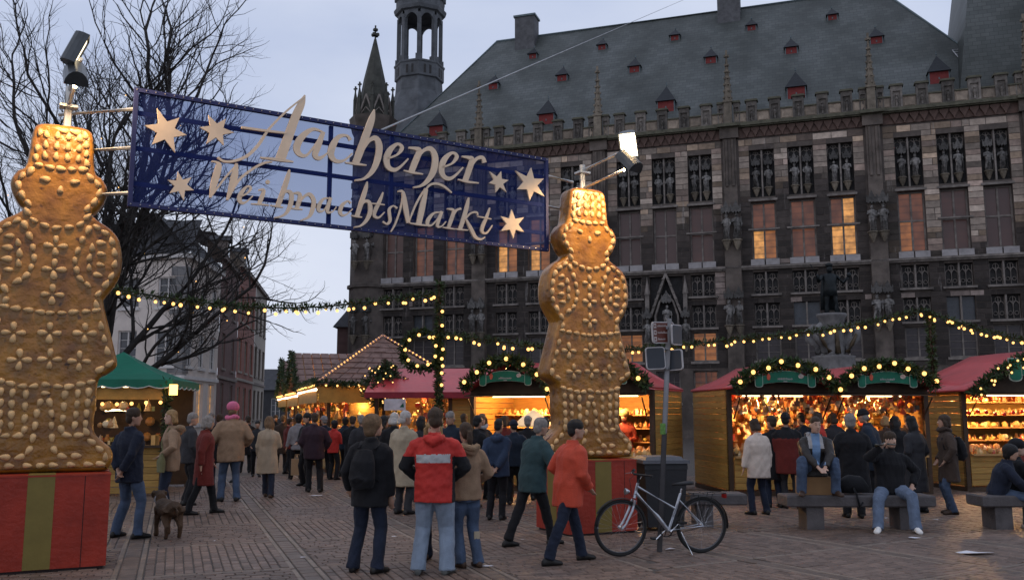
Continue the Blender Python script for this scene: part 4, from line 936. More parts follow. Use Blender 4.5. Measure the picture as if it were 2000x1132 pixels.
# ================================================================= market stalls
WOOD = mat('stall_wood', (.37, .215, .055), rough=.55, var=.25, scale=3, bump=.25, aniso=(1, 1, 9), orand=.16)
WOODD = mat('stall_dark_wood', (.055, .032, .018), rough=.6, var=.3, scale=4, bump=.2)
TARP = mat('stall_red_tarp', (.46, .05, .055), rough=.36, var=.15, scale=2, bump=.35, bscale=5, spec=.6)
SHELF = mat('shelf_wood', (.42, .24, .09), rough=.5, var=.15, scale=4)
GOODS = mat('market_goods', (.62, .60, .55), rough=.35, var=.15, scale=20, bump=0, attr=True, spec=.5)
WARM = (1, .54, .19)
def goods(name, label, parent_loc, rz, spots, pal, seed, size=.07):
    """many little wares: spots = list of (x,y,z); one countless display"""
    rn = random.Random(seed); m = MB()
    for x, y, z in spots:
        m.col = rn.choice(pal); s = size * rn.uniform(.6, 1.3); k = rn.random()
        if k < .35: m.ball((x, y, z + s * .6), s * .6, 7, 5)
        elif k < .6: m.lathe([(s * .5, 0), (s * .55, s * .3), (s * .25, s * .8), (s * .22, s * 1.1), (s * .3, s * 1.15)], 6, (x, y, z))
        elif k < .8: m.cbox((x, y, z + s * .5), (s * rn.uniform(.5, 1), s * .6, s * rn.uniform(.7, 1.3)), Matrix.Rotation(rn.uniform(0, 3), 3, 'Z'))
        else: m.lathe([(s * .55, 0), (s * .3, s * .6), (s * .35, s * .65), (s * .02, s * 1.4)], 6, (x, y, z))
    o = m.build(name, GOODS, None, loc=parent_loc, rot=(0, 0, rz)); tag(o, label, 'wares', kind='stuff'); return o
GOLD = [(1.0, .72, .3), (.9, .55, .18), (1.05, .9, .65), (.7, .3, .1), (.45, .2, .08), (1.1, 1.0, .85), (.6, .1, .06), (.95, .65, .25), (.25, .2, .08), (.35, .12, .05), (.15, .09, .04)]
JARS = [(1.1, .75, .35), (1, .6, .22), (1.1, .9, .6), (.75, .15, .08), (.5, .45, .12), (.9, .5, .15), (.6, .3, .1)]
def scroll_sign(parent, loc, sc_=1.0, tilt=0, two=True):
    """green scroll-shaped name board with pale edge and indistinct lettering"""
    e = empty('name_board', loc, 0, parent); e.scale = (sc_, sc_, sc_)
    top = [(-.42 + .84 * i / 10, .30 + .05 * (1 - (i / 5 - 1) ** 2)) for i in range(11)]; bot = [(.62 - 1.24 * i / 12, .02 + .055 * (1 - (i / 6 - 1) ** 2)) for i in range(13)]
    base = [(-.62, .02)] + [(-.62, .22), (-.45, .24)] + top + [(.45, .24), (.62, .22)] + bot
    poly = base[::-1]
    def off(p, k): return [(x * (1 + k), .17 + (z - .17) * (1 + k * 2.2)) for x, z in p]
    pale = mat('sign_edge', (.42, .46, .38), bump=0); grn = mat('sign_green', (.004, .12, .07), rough=.5, var=.25, scale=4, bump=0)
    q = MB(); q.prism(off(poly, .03), -.012, .0); q.build('board_edge', pale, e)
    q = MB(); q.prism(poly, -.024, -.0125); q.build('board', grn, e)
    for s in (-1, 1):
        cap = lambda k: [(s * .70 + (.09 + k) * math.cos(R(a)), .0 - k + (.0 if a <= 180 else (-.05 * math.sin(R(a - 180))))) for a in (180, 210, 240, 270, 300, 330, 360)] + [(s * .70 + .09 + k, .26 + k), (s * .70 - .09 - k, .26 + k)]
        q = MB(); q.prism(cap(.016), -.03, -.0245); q.build('scroll_edge', pale, e); q = MB(); q.prism(cap(0), -.042, -.0305); q.build('scroll_end', grn, e)
    rn = random.Random(int(loc[0] * 100)); q = MB()
    x = -.2
    while x < .2:
        h = rn.uniform(.035, .065); q.ribbon([(x, .125, .012), (x + .01, .125 + h, .012), (x + .024, .13, .01), (x + .035, .125 + h * .8, .01)], -.03, -.0255); x += .045
    if two: q.ribbon([(-.05, .085, .018), (.05, .085, .018)], -.03, -.0255)
    q.build('lettering', mat('sign_lettering', (.45, .40, .40), bump=0), e)
    q = MB(); q.ball((-.44, -.03, .2), (.05, .012, .085), 8, 6); q.build('painted_figure', mat('sign_red', (.5, .10, .06), bump=0, var=.5, scale=12), e)
    q = MB(); q.ball((.42, -.03, .22), (.075, .012, .06), 8, 6); q.build('painted_figure', mat('sign_white', (.5, .42, .38), bump=0, var=.5, scale=12), e)
    return e
PLK = {}
def planks(parent, x0, x1, y0, y1, z0, z1, h=.135, axis='x', face=-1):
    """horizontal boards, each an object; axis the run direction"""
    n = max(1, round((z1 - z0) / h)); hh = (z1 - z0) / n; L = (x1 - x0) if axis == 'x' else (y1 - y0); key = (round(L, 3), round(hh, 4), axis)
    if key not in PLK:
        q = MB(); t = .028
        prof = [(0, .004), (-t * .8, .004), (-t, .012), (-t, hh - .012), (-t * .8, hh - .004), (0, hh - .004)]
        vs = []
        for u in (0, L):
            for d, z in prof: vs.append((u, d, z) if axis == 'x' else (d, u, z))
        k = len(prof); fs = [tuple(range(k - 1, -1, -1)), tuple(range(k, 2 * k))] + [(i, (i + 1) % k, k + (i + 1) % k, k + i) for i in range(k)]
        if axis == 'y': fs = [f[::-1] for f in fs]
        q.add(vs, fs); PLK[key] = q.mesh('plank', WOOD)
    for i in range(n): link('plank', PLK[key], parent, (x0, y0, z0 + i * hh), None, (1, -face, 1) if axis == 'x' else (-face, 1, 1))
def gable_roof(parent, x0, x1, D, ez, rz, front=.35, over=.16, matl=None, th=.05):
    c = (x0 + x1) / 2
    for s in (-1, 1):
        e = x0 - over if s < 0 else x1 + over; sl = (rz - ez) / ((x1 - x0) / 2); zl = ez - over * sl
        q = MB(); N_ = 6; vs = []
        for i in range(N_ + 1):
            for j in range(5):
                u, v = i / N_, j / 4; y = -front + (D + front + .1) * u; x = e + (c - e) * v; z = zl + (rz - zl) * v - .035 * math.sin(math.pi * v) * (1 if matl is None else 0) + .012 * noise.noise(Vector((x * 3, y * 3, 1)))
                vs.append((x, y, z + th))
        fs = [(i * 5 + j, (i + 1) * 5 + j, (i + 1) * 5 + j + 1, i * 5 + j + 1) for i in range(N_) for j in range(4)]
        if s < 0: fs = [f[::-1] for f in fs]
        b = len(vs); vs += [(x, y, z - th) for x, y, z in vs]; fs += [tuple(b + k for k in f[::-1]) for f in fs]
        edge = [i * 5 for i in range(N_ + 1)] + [N_ * 5 + j for j in range(1, 5)] + [i * 5 + 4 for i in range(N_ - 1, -1, -1)] + [3, 2, 1]
        for k in range(len(edge)): a_, b_ = edge[k], edge[(k + 1) % len(edge)]; fs.append((a_, b_, b + b_, b + a_))
        q.add(vs, fs); q.build('roof_slope', matl or TARP, parent, True)
def stall(name, label, loc, rz, W, D, ez, rzg, n, sign=True, garl=True, open_x=(.12, None), counter=.78, wares='gold', lamps=2, energy=55, seed=1, bulbs_per=6, wl=True, wr=True):
    root = empty(name, loc, rz); tag(root, label, 'market stall', 'wooden market stalls')
    hz = ez - .12
    if wl: planks(root, 0, 0, 0, D, .12, ez, axis='y', face=1)
    if wr: planks(root, W, W, 0, D, .12, ez, axis='y', face=-1)
    q = MB(); q.box(.03, W - .03, D - .03, D, .1, ez); q.build('back_wall', WOOD, root)
    q = MB(); q.box(0, W, -.02, D, 0, .1); q.build('floor_frame', WOODD, root)
    for x in (0, W - .1): q = MB(); q.box(x, x + .1, -.03, .07, .1, ez); q.build('corner_post', WOODD, root)
    q = MB(); q.box(.1, W - .1, -.028, .05, hz, ez); q.build('header_beam', WOODD, root)
    xo0, xo1 = open_x[0], open_x[1] or W - .12
    if xo0 > .3: planks(root, .1, xo0, 0, 0, .12, hz, axis='x')
    if xo1 < W - .3: planks(root, xo1, W - .1, 0, 0, .12, hz, axis='x')
    planks(root, xo0, xo1, 0, 0, .12, counter, axis='x')
    q = MB(); q.box(xo0, xo1, -.14, .45, counter, counter + .04); q.build('counter_top', SHELF, root)
    w1 = W / n
    for k in range(n):
        q = MB(); a, b = k * w1, (k + 1) * w1; c = (a + b) / 2; q.prism([(a + .02, ez), (b - .02, ez), (c, rzg - .03)], -.03, .0); q.build('gable_board', WOODD, root)
        q = MB(); q.prism([(a + .02, ez), (b - .02, ez), (c, rzg - .03)], D - .03, D); q.build('gable_board', WOODD, root)
        gable_roof(root, a, b, D, ez, rzg, over=.16 if n == 1 else .02)
        if sign: scroll_sign(root, (c, -.42, (ez + rzg) / 2 - .17), .82 * w1 / 2.25)
        q = MB(); q.box(c - w1 * .3, c + w1 * .3, .25, .29, hz - .03, hz + .01); q.build('lamp_tube', emis('tube_glow', (1, .72, .38), 6), root)
        # flap bracket
        for sx in (a + .14, b - .14):
            q = MB(); q.tube([(sx, -.02, hz - .5), (sx, -.42, hz - .06)], .016, 5); q.build('bracket', WOODD, root)
        q = MB(); q.add([(a + .06, -.03, hz + .02), (b - .06, -.03, hz + .02), (b - .06, -.46, hz - .02), (a + .06, -.46, hz - .02), (a + .06, -.03, hz + .045), (b - .06, -.03, hz + .045), (b - .06, -.46, hz + .005), (a + .06, -.46, hz + .005)], [(0, 1, 2, 3), (7, 6, 5, 4), (3, 2, 6, 7), (0, 3, 7, 4), (1, 5, 6, 2)]); q.build('canopy_flap', WOODD, root)
    rn = random.Random(seed)
    if garl:
        path = []
        for k in range(n):
            a, b = k * w1, (k + 1) * w1; c = (a + b) / 2
            for t in range(13):
                u = t / 12; z = ez - .02 + (rzg - ez + .02) * math.sin(math.pi * u) ** .8
                if k > 0 and t == 0: continue
                path.append((a + (b - a) * u, -.44, z + .04))
        g = garland_mesh(path, .15, 420, seed, .15, .02); g.build('fir_garland', fir_mat(), root)
        for p in curve_pts(path, bulbs_per * n + 1): link('bulb', bulb_mesh(), root, p + Vector((rn.uniform(-.04, .04), -.13, rn.uniform(-.05, .04))), None, (1.35, 1.35, 1.35))
    # shelves and wares
    sp = []
    if wares == 'gold':
        for _ in range(int(W * 110)): sp.append((rn.uniform(xo0, xo1), D * .62 + rn.uniform(-.2, .25), rn.uniform(counter + .25, hz - .02)))
        for _ in range(int(W * 40)): sp.append((rn.uniform(xo0, xo1), rn.uniform(.15, .6), rn.uniform(hz - .42, hz - .08)))
        for _ in range(int(W * 60)): sp.append((rn.uniform(xo0, xo1), rn.uniform(-.08, .4), counter + .04 + (rn.random() < .3) * .1))
    else:
        zs = [counter + .3 + .3 * i for i in range(5) if counter + .3 + .3 * i < hz - .12]
        for i, z in enumerate(zs):
            q = MB(); q.box(.1, W - .1, D * .5, D - .05, z - .025, z); q.build('shelf', SHELF, root)
            for _ in range(int(W * 22)): sp.append((rn.uniform(.15, W - .15), D * .5 + rn.uniform(.03, .3), z))
        for j in range(3):
            for _ in range(int(W * 20)): sp.append((rn.uniform(xo0, xo1), -.06 + j * .17, counter + .04 + j * .03))
    goods('market_wares', ('glittering ornaments crowding ' if wares == 'gold' else 'rows of jars and trinkets on shelves of ') + label.split(' with ')[0].replace('wooden ', 'the '), loc, rz, sp, GOLD if wares == 'gold' else JARS, seed + 5, .12 if wares == 'gold' else .1)
    for k in range(lamps): lamp('stall_light', 'POINT', (W * (k + .5) / lamps, D * .32, hz - .12), energy * 2.2, WARM, root, .12)
    return root
def shingle_slope(parent, quad, rows, mat_, per=.32, name='shingle_course', seed=3):
    """quad: bottom-left, bottom-right, top-right, top-left (local). Every course of shingles is one object with wavy lower edge"""
    bl, br, tr_, tl = [Vector(p) for p in quad]; nrm = (br - bl).cross(tl - bl).normalized(); rn = random.Random(seed)
    for i in range(rows):
        u0, u1 = i / rows, min((i + 1.25) / rows, 1); a0, a1 = bl.lerp(tl, u0), br.lerp(tr_, u0); b0, b1 = bl.lerp(tl, u1), br.lerp(tr_, u1)
        L = (a1 - a0).length; n = max(2, int(L / per)); q = MB()
        for k in range(n):
            t0, t1 = k / n + .004, (k + 1) / n - .004; h = rn.uniform(.02, .04); dz = (bl - tl).normalized() * rn.uniform(0, .025)
            p = [a0.lerp(a1, t0) + dz, a0.lerp(a1, t1) + dz, b0.lerp(b1, t1), b0.lerp(b1, t0)]; up = [nrm * (h + .012), nrm * (h + .012), nrm * .006, nrm * .006]
            q.add([p[0] + up[0], p[1] + up[1], p[2] + up[2], p[3] + up[3], p[0], p[1], p[2], p[3]], [(0, 1, 2, 3), (4, 5, 1, 0), (5, 6, 2, 1), (7, 4, 0, 3)])
        q.build(name, mat_, parent)
def stalls():
    # right: double-gabled stall, its neighbour, and the one behind the right gingerbread man
    stall('market_stall', 'double-gabled wooden stall with two green name boards behind the stone bench', (4.55, 19.14, 0), R(6), 4.5, 2.35, 2.22, 2.72, 2, seed=3, bulbs_per=7, energy=60)
    s = stall('market_stall', 'wooden stall with pink-red roof and bright shelves at the right picture edge', (10.05, 20.2, 0), R(8), 4.2, 2.5, 2.25, 3.1, 1, seed=8, wares='shelf', energy=85, sign=True, bulbs_per=0, garl=False)
    pth = [(4.2 * u, -.44, 2.1 + .95 * math.sin(math.pi * u) ** .8) for u in [i / 16 for i in range(17)]]
    g = garland_mesh(pth, .16, 330, 21, .15, .02); g.build('fir_garland', fir_mat(), s); rn = random.Random(4)
    for p in curve_pts(pth, 46): link('fairy_bulb', small_bulb(), s, p + Vector((rn.uniform(-.12, .12), -.15, rn.uniform(-.14, .12))), None, (1.3, 1.3, 1.3))
    bb = MB(); bb.ball((0, 0, 0), .045, 8, 6); bbm = bb.mesh('red_bauble', mat('bauble_red', (.55, .02, .015), rough=.15, bump=0, spec=.8), True)
    for k in range(9): link('red_bauble', bbm, s, (.3 + k * .22, .2, 1.72 + .03 * math.sin(k * 1.3)))
    stall('market_stall', 'red-roofed double-gabled stall behind the right gingerbread man', (-.95, 20.85, 0), R(-25), 4.35, 2.3, 2.22, 2.85, 2, seed=12, bulbs_per=6, wares='shelf', energy=85)
    root = empty('white_parasol', atY(1042, 832, 19.6)); tag(root, 'white lit parasol-shaped lamp shade in front of the stall shelves', 'lamp shade')
    q = MB(); q.lathe([(.42, 0), (.4, .06), (.25, .2), (.06, .33), (.01, .36)], 20); q.build('shade', mat('shade_white', (.75, .62, .45), bump=.05, emit=(1, .6, .25), estr=.5), root, True); q = MB(); q.tube([(0, 0, -.9), (0, 0, .3)], .012, 6); q.build('stem', WOODD, root)
    # pink-roofed stall further back, roof ridge along the front
    root = empty('market_stall', (-3.7, 24.4, 0), R(-4)); tag(root, 'low pink-roofed stall with white notice left of the garlanded mast', 'market stall', 'wooden market stalls')
    W = 3.2; planks(root, 0, W, 0, 0, .12, .8, axis='x'); planks(root, 2.1, W, 0, 0, .8, 2.2, axis='x'); q = MB(); q.box(0, W, 2.2, 2.24, 0, 2.3); q.build('back_wall', WOOD, root)
    q = MB(); q.add([(-.2, -.4, 2.25), (W + .2, -.4, 2.25), (W + .2, 1.1, 2.95), (-.2, 1.1, 2.95), (-.2, 2.5, 2.25), (W + .2, 2.5, 2.25)], [(0, 1, 2, 3), (3, 2, 5, 4)]); q.build('roof_slope', TARP, root)
    q = MB(); q.box(-.2, W + .2, -.42, -.402, 2.1, 2.26); q.build('valance', mat('valance_red', (.20, .02, .03), bump=.1), root)
    for x in (0, 2.0, W - .1): q = MB(); q.box(x, x + .1, -.05, .05, 0, 2.25); q.build('post', WOODD, root)
    q = MB(); q.box(.35, .92, -.46, -.45, 1.78, 2.08); nb = q.build('notice_board', mat('notice_white', (.5, .47, .5), bump=0), root)
    q = MB(); q.prism([(.76, 1.86), (.88, 1.86), (.86, 1.98)], -.464, -.4605); q.build('painted_tree', mat('notice_green', (.01, .09, .05), bump=0), nb)
    rn = random.Random(9); goods('market_wares', 'warm lit sweets and trinkets inside the pink-roofed stall', (-3.7, 24.4, 0), R(-4), [(rn.uniform(.2, 2), rn.uniform(.3, 1.6), rn.uniform(.9, 2)) for _ in range(150)], JARS, 4, .13)
    lamp('stall_light', 'POINT', (1, .8, 2.05), 45, WARM, root, .1)
    # row of chalets along the street on the left centre: the nearest has a hipped shingle roof
    SH = mat('wood_shingle', (.19, .115, .095), rough=.7, var=.3, scale=5, bump=.3); d = Vector((-.309, .951, 0)); A = Vector((-5.35, 26.4, 0)); ang = math.atan2(-d.y, -d.x)
    strip = emis('led_strip', (1, .70, .48), 9); val = mat('valance_wood', (.42, .22, .045), rough=.5, var=.2, scale=4)
    root = empty('chalet_stall', A + d * 6.0, ang); tag(root, 'big shingle-roofed chalet stall with lit roof edges in the left centre', 'market stall', 'shingle-roofed chalet stalls in the street')
    Lc, Dc, ez, rz_ = 6.0, 3.6, 2.62, 4.05
    q = MB(); q.box(0, Lc, Dc - .05, Dc, 0, ez); q.build('back_wall', WOOD, root); planks(root, Lc, Lc, .6, Dc, .12, ez, axis='y', face=-1)
    planks(root, 0, Lc, 0, 0, .12, .95, axis='x'); q = MB(); q.box(0, Lc, -.2, .4, .95, 1.0); q.build('counter_top', SHELF, root)
    for x in (0, 2, 4, Lc - .1): q = MB(); q.box(x, x + .1, -.05, .05, 0, ez); q.build('post', WOODD, root)
    e = .35
    shingle_slope(root, [(-e, -e, ez - .1), (Lc + e, -e, ez - .1), (Lc - 1.5, Dc / 2, rz_), (.2, Dc / 2, rz_)], 9, SH, seed=1)
    shingle_slope(root, [(Lc + e, -e, ez - .1), (Lc + e, Dc + e, ez - .1), (Lc - 1.5, Dc / 2 + .01, rz_), (Lc - 1.5, Dc / 2, rz_)], 9, SH, seed=2)
    q = MB(); q.add([(-e, -e, ez - .13), (Lc + e, -e, ez - .13), (Lc + e, Dc + e, ez - .13), (-e, Dc + e, ez - .13), (Lc - 1.5, Dc / 2, rz_ - .02), (.2, Dc / 2, rz_ - .02)], [(0, 1, 4, 5), (1, 2, 4), (2, 3, 5, 4), (3, 0, 5)]); q.build('roof_deck', WOODD, root)
    for p0, p1 in (((Lc + e, -e - .02, ez), (Lc - 1.5, Dc / 2, rz_ + .1)), ((Lc + e, Dc + e, ez), (Lc - 1.5, Dc / 2, rz_ + .1))):
        for p in curve_pts([p0, p1], 22): link('bulb', bulb_mesh(), root, p, None, (.8, .8, .8))
        q = MB(); q.tube([p0, p1], .03, 6); q.build('roof_edge_board', mat('edge_board', (.5, .25, .2), bump=0), root)
    q = MB(); q.box(0, Lc + .2, -.38, -.35, 2.0, 2.45); q.build('valance', val, root); q = MB(); q.box(Lc + .25, Lc + .28, -.34, Dc * .6, 2.0, 2.45); q.build('valance', val, root)
    q = MB(); q.tube([(0, -.4, 2.38), (Lc + .2, -.4, 2.38)], .035, 6); q.build('light_strip', strip, root)
    for p in curve_pts([(0, -.45, 2.5), (Lc + .3, -.45, 2.5)], 30): link('bulb', bulb_mesh(), root, p, None, (.9, .9, .9))
    for p in curve_pts([(Lc + .36, -.3, 2.5), (Lc + .36, Dc, 2.4)], 12): link('bulb', bulb_mesh(), root, p, None, (.9, .9, .9))
    g = garland_mesh([(0, -.42, 2.6), (Lc + .35, -.42, 2.6), (Lc + .4, .3, 2.55), (Lc + .4, Dc, 2.45)], .1, 200, 5); g.build('fir_garland', fir_mat(), root)
    # front counter end towards the camera
    planks(root, Lc + .02, Lc + .02, 0, .6, .12, 1.0, axis='y', face=-1)
    rn = random.Random(2); goods('market_wares', 'bright lit wares inside the shingle-roofed chalet stall', A + d * 6.0, ang, [(rn.uniform(.2, Lc), rn.uniform(-.1, 2.4), rn.uniform(1.0, 2.3)) for _ in range(420)], JARS, 6, .15)
    for x in (1, 3, 5): lamp('stall_light', 'POINT', (x, .8, 2.3), 80, WARM, root, .15)
    lamp('stall_light', 'POINT', (Lc + .1, 1.0, 1.9), 30, WARM, root, .15)
    # two gabled chalets further back
    for i, (s0, L2) in enumerate(((6.4, 5.2), (12.2, 5.2))):
        r2 = empty('chalet_stall', A + d * (s0 + L2), ang); tag(r2, ('gabled chalet stall next behind the hipped chalet' if i == 0 else 'farthest gabled chalet stall down the street'), 'market stall', 'shingle-roofed chalet stalls in the street')
        D2 = 3.4; ez2, rz2 = 2.5, 4.0
        planks(r2, 0, L2, 0, 0, .12, .95, axis='x', h=.2); q = MB(); q.box(0, L2, D2 - .05, D2, 0, ez2); q.build('back_wall', WOOD, r2)
        c = L2 / 2
        shingle_slope(r2, [(L2 + .2, -.4, ez2 - .1), (L2 + .2, D2, ez2 - .1), (c, D2, rz2), (c, -.4, rz2)], 7, SH, seed=4 + i); shingle_slope(r2, [(-.2, D2, ez2 - .1), (-.2, -.4, ez2 - .1), (c, -.4, rz2), (c, D2, rz2)], 7, SH, seed=6 + i)
        q = MB(); q.prism([(0, ez2), (L2, ez2), (c, rz2 - .06)], -.02, .02); q.build('gable_board', val, r2); q = MB(); q.prism([(0, ez2), (L2, ez2), (c, rz2 - .06)], D2 - .02, D2); q.build('gable_board', WOODD, r2)
        q = MB(); q.box(0, L2, -.38, -.35, 1.95, 2.4); q.build('valance', val, r2)
        pth = [(-.15, -.45, ez2 - .05), (c, -.45, rz2 + .05), (L2 + .15, -.45, ez2 - .05)]; g = garland_mesh(pth, .12, 160, 31 + i); g.build('fir_garland', fir_mat(), r2)
        for p in curve_pts([(0, -.45, 2.42), (L2, -.45, 2.42)], 26): link('bulb', bulb_mesh(), r2, p)
        q = MB(); q.tube([(0, -.4, 2.3), (L2, -.4, 2.3)], .035, 6); q.build('light_strip', strip, r2)
        for x in (.0, L2 - .1): q = MB(); q.box(x, x + .1, -.05, .05, 0, ez2); q.build('post', WOODD, r2)
        goods('market_wares', ('warm lit wares inside the middle chalet stall' if i == 0 else 'warm lit wares inside the farthest chalet stall'), A + d * (s0 + L2), ang, [(rn.uniform(.2, L2), rn.uniform(0, 2.4), rn.uniform(1.0, 2.2)) for _ in range(200)], JARS, 9 + i, .16)
        for x in (1.2, L2 - 1.2): lamp('stall_light', 'POINT', (x, .7, 2.2), 90, WARM, r2, .15)
    # stall with green tent roof on the left
    root = empty('tent_stall', (-8.75, 20.2, 0), R(8)); tag(root, 'drinks stall with dark green tent roof behind the left gingerbread man', 'market stall')
    gr = mat('tent_green', (.006, .125, .075), rough=.6, var=.15, scale=1.5, bump=.2); hw = 1.4
    q = MB(); ap = Vector((0, 0, 3.08)); C4 = [Vector((-hw, -hw, 2.42)), Vector((hw, -hw, 2.42)), Vector((hw, hw, 2.42)), Vector((-hw, hw, 2.42))]
    for i in range(4):
        a, b = C4[i], C4[(i + 1) % 4]
        for k in range(6):
            u0, u1 = k / 6, (k + 1) / 6; sag = lambda u: .07 * math.sin(math.pi * u)
            q.add([a.lerp(ap, u0) - Vector((0, 0, sag(u0))), b.lerp(ap, u0) - Vector((0, 0, sag(u0))), b.lerp(ap, u1) - Vector((0, 0, sag(u1))), a.lerp(ap, u1) - Vector((0, 0, sag(u1)))], [(0, 1, 2, 3)])
    q.build('tent_roof', gr, root)
    for i in range(4):
        a, b = C4[i], C4[(i + 1) % 4]; q = MB(); n_ = 24; vs = []
        for k in range(n_ + 1): p = a.lerp(b, k / n_); vs += [p, p - Vector((0, 0, .14 + .05 * abs(math.sin(k * math.pi / 4))))]
        q.add(vs, [(2 * k, 2 * k + 1, 2 * k + 3, 2 * k + 2) for k in range(n_)]); q.build('valance', gr, root)
        q = MB(); q.tube([p - Vector((0, .01, 0)) for p in vs[1::2]], .012, 4); q.build('valance_trim', mat('trim_white', (.5, .5, .46), bump=0), root)
    for x, y in ((-1.25, -1.25), (1.25, -1.25), (1.25, 1.25), (-1.25, 1.25)): q = MB(); q.box(x - .05, x + .05, y - .05, y + .05, 0, 2.45); q.build('post', WOODD, root)
    planks(root, -1.2, 1.2, -1.2, 0, .05, 1.0, axis='x'); q = MB(); q.box(-1.3, 1.3, -1.4, -.95, 1.0, 1.05); q.build('counter_top', WOODD, root); q = MB(); q.box(-1.2, 1.2, 1.2, 1.24, .05, 2.4); q.build('back_wall', WOODD, root)
    planks(root, -1.2, -.75, -1.1, 0, 1.05, 1.9, axis='x', h=.12)
    q = MB(); q.box(-1.2, 1.2, -1.3, -1.26, 2.0, 2.25); q.build('sign_strip', val, root); q = MB(); q.box(-.28, -.14, -1.34, -1.305, 1.95, 2.2); q.build('menu_board', val, root)
    for k in range(9): link('bulb', bulb_mesh(), root, (-1.15 + k * .29, -1.36, 1.92 + .02 * math.sin(k)), None, (1.1, 1.1, 1.1))
    for x0, x1, z in ((-.1, .45, 2.28), (.0, .5, 1.78)): q = MB(); q.tube([(x0, -1.1, z), (x1, -1.1, z)], .035, 6); q.build('lamp_tube', emis('tube_glow', (1, .72, .38), 6), root)
    q = MB(); q.cbox((1.45, -1.5, 2.2), (.14, .14, .22)); q.build('lantern', emis('lantern_glow', (1, .5, .12), 5), root)
    g = garland_mesh([(1.3, -1.32, .9), (1.28, -1.32, 2.4)], .1, 200, 77); g.build('fir_garland', fir_mat(), root)
    lamp('stall_light', 'POINT', (0, -.3, 2.2), 26, WARM, root, .1); rn = random.Random(12)
    goods('market_wares', 'mugs and bottles inside the green tent stall', (-8.75, 20.2, 0), R(8), [(rn.uniform(-1, 1.1), rn.choice((-1.2, 1.0)), 1.06 + rn.choice((0, .35, .7)) * rn.choice((0, 1))) for _ in range(60)], JARS, 14, .14)
stalls()

